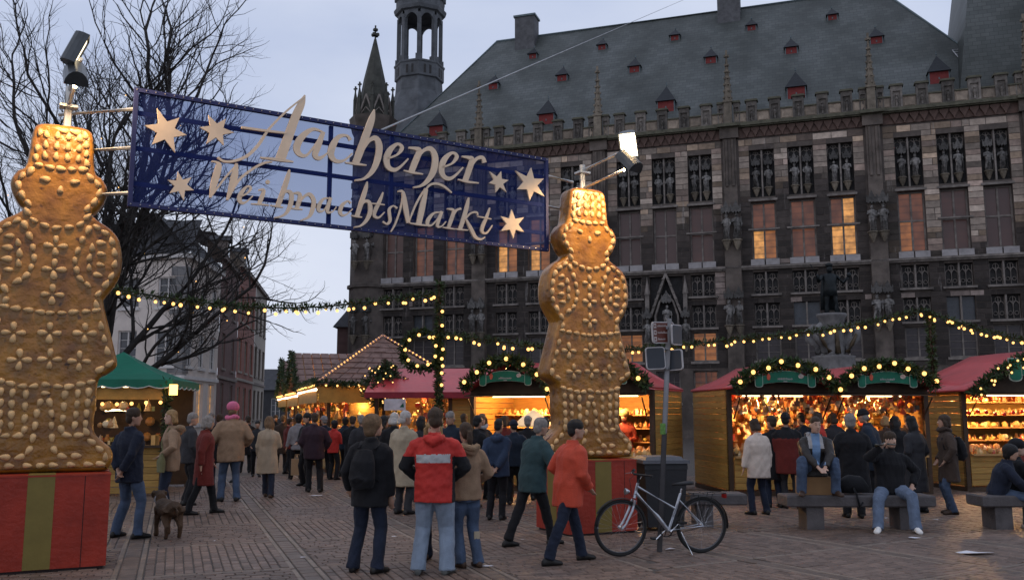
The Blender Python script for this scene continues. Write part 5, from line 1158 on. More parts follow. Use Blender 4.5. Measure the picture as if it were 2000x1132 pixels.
# ================================================================= masts, light strings, trees, fountain
def dressing():
    Mx = atY(858, 545, 19); mast = empty('garland_mast', (Mx.x, 19, 0)); tag(mast, 'tall mast wrapped in fir garland left of the right gingerbread man', 'mast', 'garland wrapped masts')
    q = MB(); q.tube([(0, 0, 0), (0, 0, 4.5)], .04, 8); q.build('pole', WOODD, mast)
    g = garland_mesh([(0, 0, .9), (.02, 0, 2), (0, 0, 3), (.01, 0, 4.5)], .09, 330, 3, .11, .016); g.build('fir_garland', fir_mat(), mast)
    rn = random.Random(3)
    for z in (4.15, 3.85, 3.55, 3.3, 3.05, 2.85, 2.7, 2.55, 2.3): link('bulb', bulb_mesh(), mast, (rn.choice((-.1, .1, .08)), -.1, z))
    # fir ring
    c = Vector((Mx.x - .36, 18.95, 3.02)); root = empty('fir_wreath', c); tag(root, 'round fir wreath with bulbs hanging beside the garlanded mast', 'wreath')
    ring = [(.40 * math.cos(a * .2618), 0, .40 * math.sin(a * .2618)) for a in range(25)]
    g = garland_mesh(ring, .09, 330, 8, .12, .018); g.build('fir_garland', fir_mat(), root)
    for a in range(9): link('bulb', bulb_mesh(), root, (.33 * math.cos(a * .7 + .3), -.1, .33 * math.sin(a * .7 + .3)))
    P = lambda x, y, Y: atY(x, y, Y)
    light_garland('light_garland', 'light garland from the bare tree across the street to the tall mast', [P(-60, 535, 16), P(150, 553, 16.4), P(300, 577, 16.9), P(450, 596, 17.5), P(570, 601, 18), P(700, 592, 18.5), P(858, 572, 19)], 44, seed=4)
    light_garland('light_garland', 'light garland between the tall mast and the red-roofed stall behind the gingerbread man', [P(862, 651, 19), P(960, 664, 19.5), P(1065, 677, 20), P(1160, 684, 20.5)], 20, seed=5)
    light_garland('light_garland', 'long light garland rising over the double-gabled stall to the right mast', [P(1160, 684, 20.5), P(1280, 678, 21), P(1400, 666, 21.3), P(1560, 650, 21.6), P(1680, 632, 21.8), P(1800, 606, 22)], 38, seed=6)
    light_garland('light_garland', 'light garland falling from the right mast to the right picture edge', [P(1800, 606, 22), P(1860, 625, 21.7), P(1930, 648, 21.2), P(2000, 663, 20.8), P(2080, 676, 20.4)], 28, seed=7)
    B = P(1815, 610, 22); mast = empty('garland_mast', (B.x, 22, 0)); tag(mast, 'garlanded mast rising between the two right-hand stalls', 'mast', 'garland wrapped masts')
    q = MB(); q.tube([(0, 0, 0), (0, 0, B.z)], .04, 8); q.build('pole', WOODD, mast); g = garland_mesh([(0, 0, 2), (0, 0, B.z)], .12, 330, 13, .13, .018); g.build('fir_garland', fir_mat(), mast)
    # dressed fir on the chalet corner
    b = P(748, 745, 24.6); root = empty('dressed_fir', (b.x, 24.9, 0)); tag(root, 'bushy fir with fairy lights at the corner of the shingled chalet', 'fir tree')
    q = MB(); q.tube([(0, 0, 0), (0, 0, 3.2)], .05, 6); q.build('trunk', WOODD, root)
    q = None; rn = random.Random(6); mm = None
    for k in range(60):
        z = rn.uniform(1.9, 3.05); a = rn.uniform(0, 6.28); r_ = .75 * (1 - abs(z - 2.45) / 1.1) * rn.uniform(.6, 1.1); 
        g = garland_mesh([(0, 0, z + .1), (r_ * math.cos(a), r_ * math.sin(a), z - .06)], .07, 130, k, .12, .016)
        if mm is None: mm = g
        else: mm.col = (1, 1, 1); b_ = len(mm.v); mm.v += g.v; mm.f += [tuple(b_ + i for i in f) for f in g.f]; mm.c += g.c; mm.m += g.m
    mm.build('crown', fir_mat(), root)
    for k in range(34):
        z = rn.uniform(1.95, 3.0); a = rn.uniform(3.2, 6.2); r_ = .72 * (1 - abs(z - 2.45) / 1.15); link('fairy_bulb', small_bulb(), root, (r_ * math.cos(a), r_ * math.sin(a), z))
    # ring of lights at the far end of the chalets
    c = P(568, 775, 44); root = empty('fir_wreath', c); tag(root, 'small lit fir wreath at the far end of the chalet row', 'wreath')
    g = garland_mesh([(.62 * math.cos(a * .2618), 0, .62 * math.sin(a * .2618)) for a in range(25)], .12, 150, 18, .16, .03); g.build('fir_garland', fir_mat(), root)
    for a in range(12): link('bulb', bulb_mesh(), root, ((.25 + .3 * (a % 2)) * math.cos(a * .55), -.12, (.25 + .3 * (a % 2)) * math.sin(a * .55)), None, (1.6, 1.6, 1.6))
dressing()

def bare_tree(base, label):
    """trunk and limbs as tapered tubes; twigs as one fine mesh"""
    rn = random.Random(21); root = empty('bare_tree', base); tag(root, label, 'tree')
    bark = mat('bark', (.030, .026, .024), rough=.8, var=.4, scale=6, bump=.4); trunk = MB(); limb = MB(); twig = MB(); tips = []
    def grow(p, d, r, L, lev):
        n = 5 if lev < 3 else 4; pts = [p]; rad = [r]; q = p.copy(); dd = d.copy(); kids = []
        for i in range(n):
            dd = (dd + Vector((rn.uniform(-1, 1), rn.uniform(-1, 1), rn.uniform(-.6, .9))) * (.12 if lev < 2 else .20 if lev < 3 else .33) + Vector((0, 0, .03 if lev < 3 else .05))).normalized(); q = q + dd * L / n; pts.append(q.copy()); rad.append(r * (1 - .38 * (i + 1) / n) if lev < 5 else r * (1 - .7 * (i + 1) / n)); kids.append((q.copy(), dd.copy(), rad[-1]))
        (trunk if lev == 0 else limb if lev < 3 else twig).tube(pts, rad, 8 if lev < 2 else 5 if lev < 4 else 3, cap=lev < 2)
        if lev >= 5: tips.append(pts[-1]); return
        k = {0: 0, 1: 5, 2: 5, 3: 6, 4: 5}[lev] - (2 if lev > 2 and p.z < 5.5 else 0)
        for j in range(k):
            a, ad, ar = kids[min(n - 1, 1 + int(j * (n - 1) / max(k, 1)))]
            side = ad.cross(Vector((rn.uniform(-1, 1), rn.uniform(-1, 1), rn.uniform(-1, 1)))).normalized(); nd = (ad * rn.uniform(.55, .9) + side * rn.uniform(.5, .95)).normalized()
            grow(a, nd, ar * rn.uniform(.48, .68), L * (rn.uniform(.5, .78) if lev < 3 else rn.uniform(.38, .62)), lev + 1)
        if 1 <= lev: grow(kids[-1][0], kids[-1][1], kids[-1][2], L * (.72 if lev < 3 else .55), lev + 1)
    grow(Vector((0, 0, 0)), Vector((.01, 0, 1)), .34, 3.0, 0)
    top = Vector((.03, 0, 2.9))
    for d, r, L in (((.05, .1, 1), .19, 4.8), ((-.42, .2, .95), .14, 4.2), ((.30, -.1, .95), .15, 4.4), ((-.15, .45, .85), .11, 4.0), ((-.75, -.1, .62), .10, 4.0), ((.15, -.35, .9), .10, 4.0)):
        grow(top + Vector((rn.uniform(-.08, .08), 0, rn.uniform(-.3, .1))), Vector(d).normalized(), r, L, 1)
    for z, d, r, L in ((1.9, (.80, -.05, .50), .11, 3.0), (2.5, (.66, .2, .74), .10, 3.0), (2.2, (-.8, .1, .5), .1, 3.0)): grow(Vector((.05, 0, z)), Vector(d).normalized(), r, L, 1)
    trunk.build('trunk', bark, root, True); limb.build('limbs', bark, root, True); twig.build('twigs', bark, root); 
    for t in rn.sample(tips, 46): link('fairy_bulb', small_bulb(), root, t * rn.uniform(.75, .98), None, (.75, .75, .75))
bare_tree((-10.9, 23.8, 0), 'tall leafless tree with a few fairy lights behind the left gingerbread man')

def fountain():
    root = empty('fountain_statue', (15.05, 42, 0)); tag(root, 'dark bronze statue of a ruler on a pale scrolled fountain pedestal', 'statue')
    st_ = mat('pedestal_stone', (.15, .142, .14), var=.35, scale=3, bump=.2); br = mat('bronze', (.012, .016, .018), rough=.5, metal=.3, var=.4, scale=4, bump=.2)
    q = MB(); q.lathe([(2.2, 0), (2.2, .9), (1.4, 1.1), (1.0, 3.6), (.95, 4.2), (1.0, 4.3), (.55, 4.36), (.52, 5.0), (.5, 5.5), (.52, 5.6), (.58, 6.05), (.68, 6.18), (.68, 6.3)], 16); q.build('pedestal', st_, root, True)
    for s in (-1, 1):
        for y in (-.35, .35):
            q = MB(); q.tube([(s * .55, y, 4.45), (s * .62, y * 1.2, 4.8), (s * .95, y * 1.6, 5.15), (s * .98, y * 1.6, 5.5), (s * .7, y * 1.3, 5.75), (s * .55, y, 5.6)], [.16, .17, .18, .16, .13, .08], 8); q.build('scroll', st_, root, True)
    q = MB(); q.tube([(0, -.66, 4.4), (0, -.62, 5.0), (0, -.56, 5.6)], [.14, .1, .06], 6)
    for s in (-1, 1): q.tube([(s * .4, -.75, 4.45), (s * .62, -.72, 4.8), (s * .85, -.75, 5.3)], [.13, .1, .06], 6)
    q.build('fish_ornament', mat('ornament_bronze', (.07, .05, .03), rough=.5, metal=.3), root, True)
    q = MB()
    q.tube([(-.2, 0, 6.3), (-.2, 0, 6.75), (-.15, 0, 7.25), (-.08, 0, 7.4)], [.13, .09, .15, .18], 8); q.tube([(.25, -.1, 6.3), (.22, -.1, 6.8), (.14, 0, 7.25), (.08, 0, 7.4)], [.13, .09, .15, .18], 8)
    q.tube([(0, 0, 7.15), (0, 0, 7.5), (0, 0, 7.8), (0, 0, 8.15), (0, 0, 8.25)], [(.36, .28), (.3, .24), (.33, .25), (.36, .22), (.1, .1)], 10, up=(1, 0, 0)); q.tube([(0, .22, 6.5), (0, .2, 7.4), (0, .12, 8.15)], [(.42, .06), (.4, .1), (.3, .1)], 8, up=(1, 0, 0))
    q.tube([(-.33, 0, 8.08), (-.56, -.1, 7.85), (-.68, -.25, 8.12)], [.12, .1, .07], 8); q.tube([(.33, 0, 8.08), (.6, -.1, 7.75), (.8, -.2, 8.02)], [.12, .1, .07], 8)
    q.ball((0, -.02, 8.42), (.14, .16, .2), 10, 8); q.ball((.84, -.22, 8.12), .12, 8, 6); q.tube([(-.68, -.25, 8.0), (-.98, -.3, 8.62)], .025, 5); q.lathe([(.16, 8.55), (.18, 8.68), (.02, 8.74)], 8)
    q.build('bronze_figure', br, root, True)
fountain()

# ================================================================= people
PEND = []; SCL = {}
def cloth(name, col, rough=.85, var=.16, bump=.25, sheen=.04): return mat('cloth_' + name, col, rough=rough, var=var, scale=7, bump=bump, bscale=70, sheen=sheen, spec=.2)
SKIN = mat('skin', (.40, .235, .165), rough=.5, var=.1, scale=14, bump=.05, subs=.1); SKINP = mat('skin_pale', (.47, .30, .225), rough=.5, var=.1, scale=14, bump=.05, subs=.1)
C = dict(navy=cloth('navy', (.014, .018, .032)), black=cloth('black', (.011, .011, .013)), jeans=cloth('jeans', (.055, .08, .13), var=.3), paleblue=cloth('pale_jeans', (.20, .245, .31), var=.22), djeans=cloth('dark_jeans', (.015, .02, .036), var=.3),
         tan=cloth('tan', (.25, .165, .105)), beige=cloth('beige', (.33, .265, .19)), trench=cloth('trench', (.36, .30, .215)), red=cloth('red', (.42, .028, .022), rough=.6), dred=cloth('dark_red', (.13, .022, .018)), plum=cloth('plum', (.032, .018, .026)), grey=cloth('grey', (.22, .21, .22)),
         teal=cloth('teal', (.028, .056, .062)), blue=cloth('blue', (.030, .047, .085)), orange=cloth('orange_red', (.46, .06, .03), rough=.6), white=cloth('white', (.56, .47, .40)), brown=cloth('brown', (.055, .038, .030)), char=cloth('charcoal', (.03, .03, .034)), dblue=cloth('dark_blue', (.016, .024, .038)), pink=cloth('pink', (.55, .14, .24)),
         leather=mat('leather', (.022, .018, .016), rough=.45, var=.3, scale=8, bump=.2), olive=cloth('olive', (.13, .125, .06)), shirt=cloth('blue_shirt', (.16, .26, .42)), hoodgrey=cloth('hood_grey', (.34, .33, .33)), silver=cloth('reflective', (.42, .42, .42), rough=.4), fur=cloth('fur', (.24, .165, .10), bump=.6), shoe=mat('shoe_black', (.014, .013, .012), rough=.5, bump=.1), sneaker=mat('shoe_white', (.62, .60, .57), rough=.6, bump=.1), boot=mat('shoe_brown', (.05, .028, .018), rough=.5, bump=.1), shoeg=mat('shoe_grey', (.10, .105, .10), rough=.6, bump=.1))
HAIR = dict(brown=mat('hair_brown', (.045, .028, .017), rough=.6, var=.4, scale=30, bump=.5, aniso=(3, 3, 1)), black=mat('hair_black', (.010, .009, .009), rough=.5, var=.4, scale=30, bump=.5), blond=mat('hair_blond', (.30, .19, .085), rough=.6, var=.4, scale=30, bump=.5, aniso=(3, 3, 1)), white=mat('hair_white', (.50, .47, .44), rough=.7, var=.25, scale=30, bump=.5), grey=mat('hair_grey', (.22, .20, .185), rough=.7, var=.3, scale=30, bump=.5), light=mat('hair_light_brown', (.14, .085, .045), rough=.6, var=.4, scale=30, bump=.5))
def ik(a, t, l1, l2, pole):
    a, t = Vector(a), Vector(t); d = t - a; L = d.length; mx_ = (l1 + l2) * .999
    if L > mx_: t = a + d * (mx_ / L); d = t - a; L = mx_
    x = (l1 * l1 - l2 * l2 + L * L) / (2 * L); h = math.sqrt(max(l1 * l1 - x * x, 0)); dn = d / L
    p = Vector(pole) - dn * Vector(pole).dot(dn); p = p.normalized() if p.length > 1e-6 else Vector((0, 1, 0))
    return a + dn * x + p * h, t
def pend(mb, name, matl, parent, vox, wr=0.0, paint=None, seed=0):
    o = mb.build(name, matl, parent); PEND.append((o, vox, wr, paint, seed)); return o
def person(label, loc, heading, h, top='black', legs='djeans', hair='brown', style='short', hem=.14, bulk=1.0, feet=None, hands=None, pelvis=(0, 0, .93), lean=0, head=(0, 0), shoes='shoe', vox=.018, skin=None, hat=None, collar=True, hood=None, scarf=None, paint=None, flare=1.0, face=False, pole_knee=(0, 1, .1), elbow=None, extra=None, group='people at the market', female=False, sway=0, legw=1.0):
    skin = skin or SKIN; k = h / 1.75; seed = int(abs(loc[0] * 131 + loc[1] * 57)) % 997; rn = random.Random(seed)
    head = head if head != (0, 0) else (rn.uniform(-28, 28), rn.uniform(-4, 10)); sway = sway or rn.uniform(-3, 3)
    if pelvis[2] > .9: pelvis = (rn.uniform(-.035, .035), 0, .925)
    root = empty('person', loc, R(heading)); tag(root, label, 'person', group); SCL[root.name] = k
    V3 = lambda x, y, z: Vector((x, y, z)) * k
    P = Vector(pelvis); Rl = Matrix.Rotation(-R(lean), 3, 'X') @ Matrix.Rotation(R(sway), 3, 'Y'); S = lambda x, y, z: P + Rl @ Vector((x, y, z))     # body frame above the pelvis
    shw = .165 if female else .185
    chest, neck = S(0, .0, .36), S(0, -.01, .53); feet = feet or [(-.11, .02, 0, 6), (.12, -.02, 0, -8)]
    hy, hp = R(head[0]), R(head[1]); HC = S(0, .015, .53) + Matrix.Rotation(hy, 3, 'Z') @ Matrix.Rotation(-R(lean) * .4 - hp, 3, 'X') @ Vector((0, .02, .175))
    HM = Matrix.Rotation(hy, 3, 'Z') @ Matrix.Rotation(-R(lean) * .4 - hp, 3, 'X')
    elbow = elbow or [(-.5, -.7, -.3), (.5, -.7, -.3)]
    if hands is None: hands = rn.choice(([(-.27, .05, .84), (.27, .06, .84)], [(-.2, .13, .93), (.2, .13, .93)], [(-.1, .26, 1.08), (.25, .08, .86)], [(-.24, .12, .86), (.08, .27, 1.12)], [(-.08, .25, 1.05), (.1, .24, 1.02)]))
    sh = [S(-shw, 0, .44), S(shw, 0, .44)]; arms = []
    for i in (0, 1): e, t = ik(sh[i], hands[i], .285, .255, elbow[i]); arms.append((sh[i], e, t))
    hip = [P + Vector((-.09, 0, -.02)), P + Vector((.09, 0, -.02))]; lg = []
    for i in (0, 1):
        f = feet[i]; a = Vector((f[0], f[1] - .03, f[2] + .085)); kn, an = ik(hip[i], a, .43, .42, pole_knee if not isinstance(pole_knee, list) else pole_knee[i]); lg.append((hip[i], kn, an))
    ks = lambda L: [p * k for p in L]; kr = lambda L: [tuple(q * k for q in r) if isinstance(r, tuple) else r * k for r in L]
    # ---- body: one continuous figure
    b = MB()
    b.tube(ks([P + Vector((0, 0, -.1)), P, S(0, 0, .18), S(0, 0, .36), S(0, 0, .47), S(0, -.01, .53)]), kr([(.1, .09), (.15, .1), (.13, .09), (.155, .1), (.14, .075), (.05, .05)]), 12, up=(1, 0, 0))
    b.tube(ks([S(0, -.015, .5), HC + HM @ Vector((0, -.02, -.06))]), kr([.055, .052]), 10)
    hd = [(-.118, .026, .03, .045), (-.1, .046, .052, .034), (-.06, .06, .074, .018), (-.02, .069, .088, .004), (.02, .0735, .095, -.002), (.06, .071, .093, -.006), (.095, .054, .07, -.01), (.115, .02, .03, -.012)]
    vs = []; n = 14
    for z, rx, ry, yo in hd:
        for j in range(n): a = 6.2832 * j / n; vs.append((HC + HM @ Vector((rx * math.cos(a), yo + ry * math.sin(a), z))) * k)
    b.add(vs, [(i * n + j, i * n + (j + 1) % n, (i + 1) * n + (j + 1) % n, (i + 1) * n + j) for i in range(len(hd) - 1) for j in range(n)] + [tuple(range(n - 1, -1, -1)), tuple((len(hd) - 1) * n + j for j in range(n))])
    b.tube(ks([HC + HM @ Vector((0, .085, .02)), HC + HM @ Vector((0, .112, -.028)), HC + HM @ Vector((0, .085, -.04))]), kr([.010, .016, .012]), 6)
    for s in (-1, 1): b.ball((HC + HM @ Vector((s * .073, -.01, -.01))) * k, tuple(q * k for q in (.012, .022, .034)), 6, 5)
    for i in (0, 1):
        s, e, t = arms[i]; b.tube(ks([s, s.lerp(e, .5), e, e.lerp(t, .5), t]), kr([.05, .046, .04, .036, .028]), 8)
        d = (t - e).normalized(); sx = d.cross(Vector((0, 0, 1)));  sx = sx.normalized() if sx.length > .1 else Vector((1, 0, 0)); ny = sx.cross(d)
        pc = t + d * .05; b.tube(ks([t - d * .01, pc, t + d * .09]), kr([(.028, .02), (.042, .018), (.04, .014)]), 8, up=tuple(sx))
        for f in range(4):
            o = t + d * .085 + sx * (-.03 + .02 * f); L = (.062, .072, .068, .052)[f]; q1 = o + d * L * .55 + ny * .008; q2 = q1 + (d * .75 + ny * .6).normalized() * L * .5; b.tube(ks([o, q1, q2]), kr([.0105, .0095, .008]), 6)
        o = t + d * .03 + sx * (-.035); q1 = o + (d * .6 - sx * .8).normalized() * .035; b.tube(ks([o, q1, q1 + (d * .9 + ny * .3).normalized() * .03]), kr([.013, .011, .009]), 6)
        hp_, kn, an = lg[i]; b.tube(ks([hp_, hp_.lerp(kn, .5), kn, kn.lerp(an, .4), an]), kr([.085, .07, .052, .05, .035]), 8)
    pend(b, 'body', skin, root, min(vox, .012) * k if face or vox < .015 else vox)
    # ---- trousers
    t = MB(); t.tube(ks([P + Vector((0, 0, -.14)), P + Vector((0, .0, -.03)), S(0, 0, .08)]), kr([(.13, .105), (.178, .122), (.165, .115)]), 12, up=(1, 0, 0))
    for i in (0, 1):
        hp_, kn, an = lg[i]; lo = an + Vector((0, .0, -.045)); bw = legw
        t.tube(ks([hp_ + Vector((0, 0, .02)), hp_.lerp(kn, .4), kn, kn.lerp(an, .35), kn.lerp(an, .75), lo]), kr([.105, .092 * bw, .073 * bw, .07 * bw, .066 * bw, .072 * bw]), 10)
    pend(t, 'trousers', C[legs] if isinstance(legs, str) else legs, root, vox, .009, None, seed)
    # ---- shoes
    for i in (0, 1):
        f = feet[i]; m = MB(); A = Matrix.Rotation(R(f[3]), 3, 'Z'); vs = []; n = 10; prof = [(-.105, .028, .06), (-.085, .038, .085), (-.03, .04, .1), (.03, .042, .085), (.09, .05, .062), (.14, .045, .05), (.165, .025, .035)]
        for y, w_, hh in prof:
            for j in range(n): a = 6.2832 * j / n; vs.append((Vector((f[0], f[1], f[2])) + A @ Vector((w_ * math.cos(a), y, max(0, hh * .5 + hh * .5 * math.sin(a) * 1.15 if math.sin(a) > -.6 else .0)))) * k)
        m.add(vs, [(q * n + j, q * n + (j + 1) % n, (q + 1) * n + (j + 1) % n, (q + 1) * n + j) for q in range(len(prof) - 1) for j in range(n)] + [tuple(range(n - 1, -1, -1)), tuple((len(prof) - 1) * n + j for j in range(n))])
        m.build('shoe', C[shoes], root, True)
    # ---- coat or jacket
    c = MB(); B = bulk; low = P + Vector((0, 0, -hem)); wd = .185 if female else .195
    pts = [low, P.lerp(low, .45), P + Vector((0, 0, .02)), S(0, 0, .17), S(0, 0, .34), S(0, 0, .44), S(0, -.005, .5), S(0, -.01, .545)]
    c.tube(ks(pts), kr([(wd * B * flare, .14 * B * flare), (wd * B * (1 + flare) / 2, .138 * B * (1 + flare) / 2), (wd * B, .138 * B), (wd * .93 * B, .128 * B), ((wd + .015) * B, .142 * B), ((wd - .02) * B, .118 * B), (.115 * B, .09 * B), (.075, .078)]), 16, up=(1, 0, 0))
    for i in (0, 1):
        s, e, t_ = arms[i]; sg = -1 if i == 0 else 1; w_ = e.lerp(t_, .93)
        c.tube(ks([S(sg * .03, 0, .44), S(sg * .1, 0, .452), S(sg * (shw - .035), 0, .44), s + (e - s) * .08, s.lerp(e, .5), e, e.lerp(w_, .5), w_]), kr([.06, .072, .074 * B, .073 * B, .068 * B, .064 * B, .057 * B, .05 * B]), 10)
    if collar: c.tube(ks([S(0, -.01, .51), S(0, -.02, .575)]), kr([(.085, .085), (.076, .08)]), 12, up=(1, 0, 0))
    if hood == 'down' or hood == 'fur': c.tube(ks([S(-.1, -.05, .52), S(-.07, -.12, .5), S(0, -.145, .47), S(.07, -.12, .5), S(.1, -.05, .52)]), kr([.04, .05, .06, .05, .04]), 8)
    mats_ = C[top] if isinstance(top, str) else [C[q] for q in top]
    co = pend(c, 'coat' if hem > .3 else 'jacket', mats_, root, vox, .009, paint, seed + 1)
    if hood == 'fur':
        m = MB(); m.tube(ks([S(-.11, .03, .5), S(-.12, -.06, .53), S(-.07, -.15, .53), S(0, -.175, .5), S(.07, -.15, .53), S(.12, -.06, .53), S(.11, .03, .5)]), kr([.035, .045, .05, .055, .05, .045, .035]), 8); pend(m, 'fur_trim', C['fur'], root, vox, .012, None, seed)
    if scarf:
        m = MB(); ring = [HC + HM @ Vector((.095 * math.cos(a * .5236), -.01 + .095 * math.sin(a * .5236), -.135 + .02 * math.sin(a * 1.3))) for a in range(13)]; m.tube(ks(ring), .045 * k, 8); pend(m, 'scarf', C[scarf], root, vox, .01, None, seed)
    # ---- hair and hats
    m = MB(); hm = HAIR[hair]; H3 = lambda x, y, z: (HC + HM @ Vector((x, y, z))) * k
    kk = lambda *q: tuple(v * k for v in q)
    if style != 'none':
        m.ball(H3(0, -.013, .046), kk(.088, .1065, .093), 14, 10, HM); m.ball(H3(0, -.05, -.02), kk(.077, .066, .075), 10, 8, HM)
        if style in ('long', 'bob'):
            for s in (-1, 1): m.tube([H3(s * .06, .02, .06), H3(s * .085, .0, 0), H3(s * .085, -.02, -.08), H3(s * .075, -.03, -.1 if style == 'bob' else -.2)], kk(.035, .036, .036, .022), 8)
            m.tube([H3(0, -.07, .0), H3(0, -.085, -.08), H3(0, -.08, -.11 if style == 'bob' else -.24)], kr([(.075, .05), (.085, .05), (.06, .03)]), 10, up=tuple(HM @ Vector((1, 0, 0))))
        if style == 'pony': m.tube([H3(0, -.1, .03), H3(0, -.15, .0), H3(0, -.155, -.1), H3(0, -.14, -.2)], kk(.03, .035, .04, .015), 8)
        if style == 'full': m.ball(H3(0, -.035, .03), kk(.105, .115, .112), 14, 10, HM); m.ball(H3(0, -.05, -.05), kk(.095, .08, .085), 10, 8, HM)
        pend(m, 'hair', hm, root, min(vox, .013), .0065, None, seed + 3)
    if hat:
        m = MB(); m.ball(H3(0, -.012, .055), kk(.089, .108, .088), 14, 10, HM); m.tube([H3(.09 * math.cos(a * .5236), -.01 + .11 * math.sin(a * .5236), .03) for a in range(13)], .016 * k, 6)
        if hat[1] == 'cap': m.add([H3(-.07, .08, .05), H3(.07, .08, .05), H3(.06, .16, .035), H3(-.06, .16, .035), H3(-.07, .08, .03), H3(.07, .08, .03), H3(.06, .16, .02), H3(-.06, .16, .02)], [(0, 1, 2, 3), (7, 6, 5, 4), (0, 3, 7, 4), (1, 5, 6, 2), (2, 6, 7, 3)])
        if hat[1] == 'wool': m.ball(H3(0, -.02, .07), kk(.12, .13, .105), 12, 8, HM)
        pend(m, 'hat', C[hat[0]], root, min(vox, .014), .004, None, seed)
    if face:
        ey = MB(); ey.ball((0, 0, 0), (.0095 * k, .006 * k, .006 * k), 6, 4); em = ey.mesh('eye', mat('eye_dark', (.03, .02, .018), rough=.2, bump=0))
        for s in (-1, 1):
            link('eye', em, root, H3(s * .03, .091, .014)); m = MB(); m.tube([H3(s * .015, .0955, .033), H3(s * .033, .0935, .037), H3(s * .048, .083, .031)], kk(.004, .0045, .003), 5); m.build('eyebrow', hm, root)
        m = MB(); m.tube([H3(-.024, .091, -.068), H3(0, .0985, -.07), H3(.024, .091, -.068)], kk(.003, .0055, .003), 5); m.build('mouth', mat('lips', (.26, .10, .085), rough=.5, bump=0), root)
    info = dict(root=root, S=S, k=k, arms=arms, HC=HC, HM=HM, P=P, vox=vox, seed=seed, lg=lg)
    if extra: extra(info)
    return info
def backpack(i, colr='black'):
    S, k = i['S'], i['k']; m = MB(); m.tube([S(0, -.2, .02) * k, S(0, -.23, .12) * k, S(0, -.225, .3) * k, S(0, -.19, .44) * k], [(.13 * k, .07 * k), (.155 * k, .1 * k), (.145 * k, .095 * k), (.09 * k, .05 * k)], 12, up=(1, 0, 0)); m.tube([S(-.09, -.3, .1) * k, S(0, -.315, .14) * k, S(.09, -.3, .1) * k], .03 * k, 6); pend(m, 'backpack', C[colr], i['root'], i['vox'], .008, None, 3)
    for s in (-1, 1): m = MB(); m.tube([S(s * .1, -.15, .45) * k, S(s * .115, -.02, .52) * k, S(s * .13, .12, .4) * k, S(s * .15, .1, .22) * k, S(s * .15, -.14, .1) * k], .018 * k, 6, squash=.6); m.build('strap', C[colr], i['root'], True)
def handbag(i, colr, side=.1, fwd=.2, z=-.02, size=.16):
    P, k = i['P'], i['k']; c = P + Vector((side, fwd, z)); m = MB(); m.tube([(c + Vector((0, 0, -size))) * k, (c + Vector((0, 0, 0))) * k, (c + Vector((0, 0, size * .75))) * k], [(size * 1.05 * k, .06 * k), (size * 1.0 * k, .065 * k), (size * .8 * k, .03 * k)], 12, up=(1, 0, 0)); pend(m, 'shoulder_bag', C[colr], i['root'], i['vox'] * .8, .006, None, 5)
    m = MB(); m.tube([(c + Vector((-size * .7, 0, size * .7))) * k, i['S'](-.02, .15, .3) * k, i['S'](-.13, .05, .53) * k, i['S'](-.1, -.1, .4) * k], .014 * k, 6); m.build('strap', C[colr], i['root'], True)
def person_px(label, x, fy, hy, heading, Y=None, **kw):
    g = gnd(x, fy) if Y is None else Vector((atY(x, 803, Y).x, Y, 0)); h = min(max(atY(x, hy, g.y).z, 1.5), 1.92)
    if kw.get('stoop'): h = kw.pop('stoop')
    return person(label, g, heading, h, **kw)
STAND = [(-.14, .03, 0, 12), (.13, -.04, 0, -14)]
def stride(d=.26): return [(-.08, d, 0, 3), (.09, -d, .0, -4)]
BACK = [(-.04, -.17, .92), (.05, -.18, .9)]; BACKE = [(-.9, -.5, 0), (.9, -.5, 0)]
POCK = [(-.2, .13, .93), (.2, .13, .93)]; POCKE = [(-.8, -.6, 0), (.8, -.6, 0)]
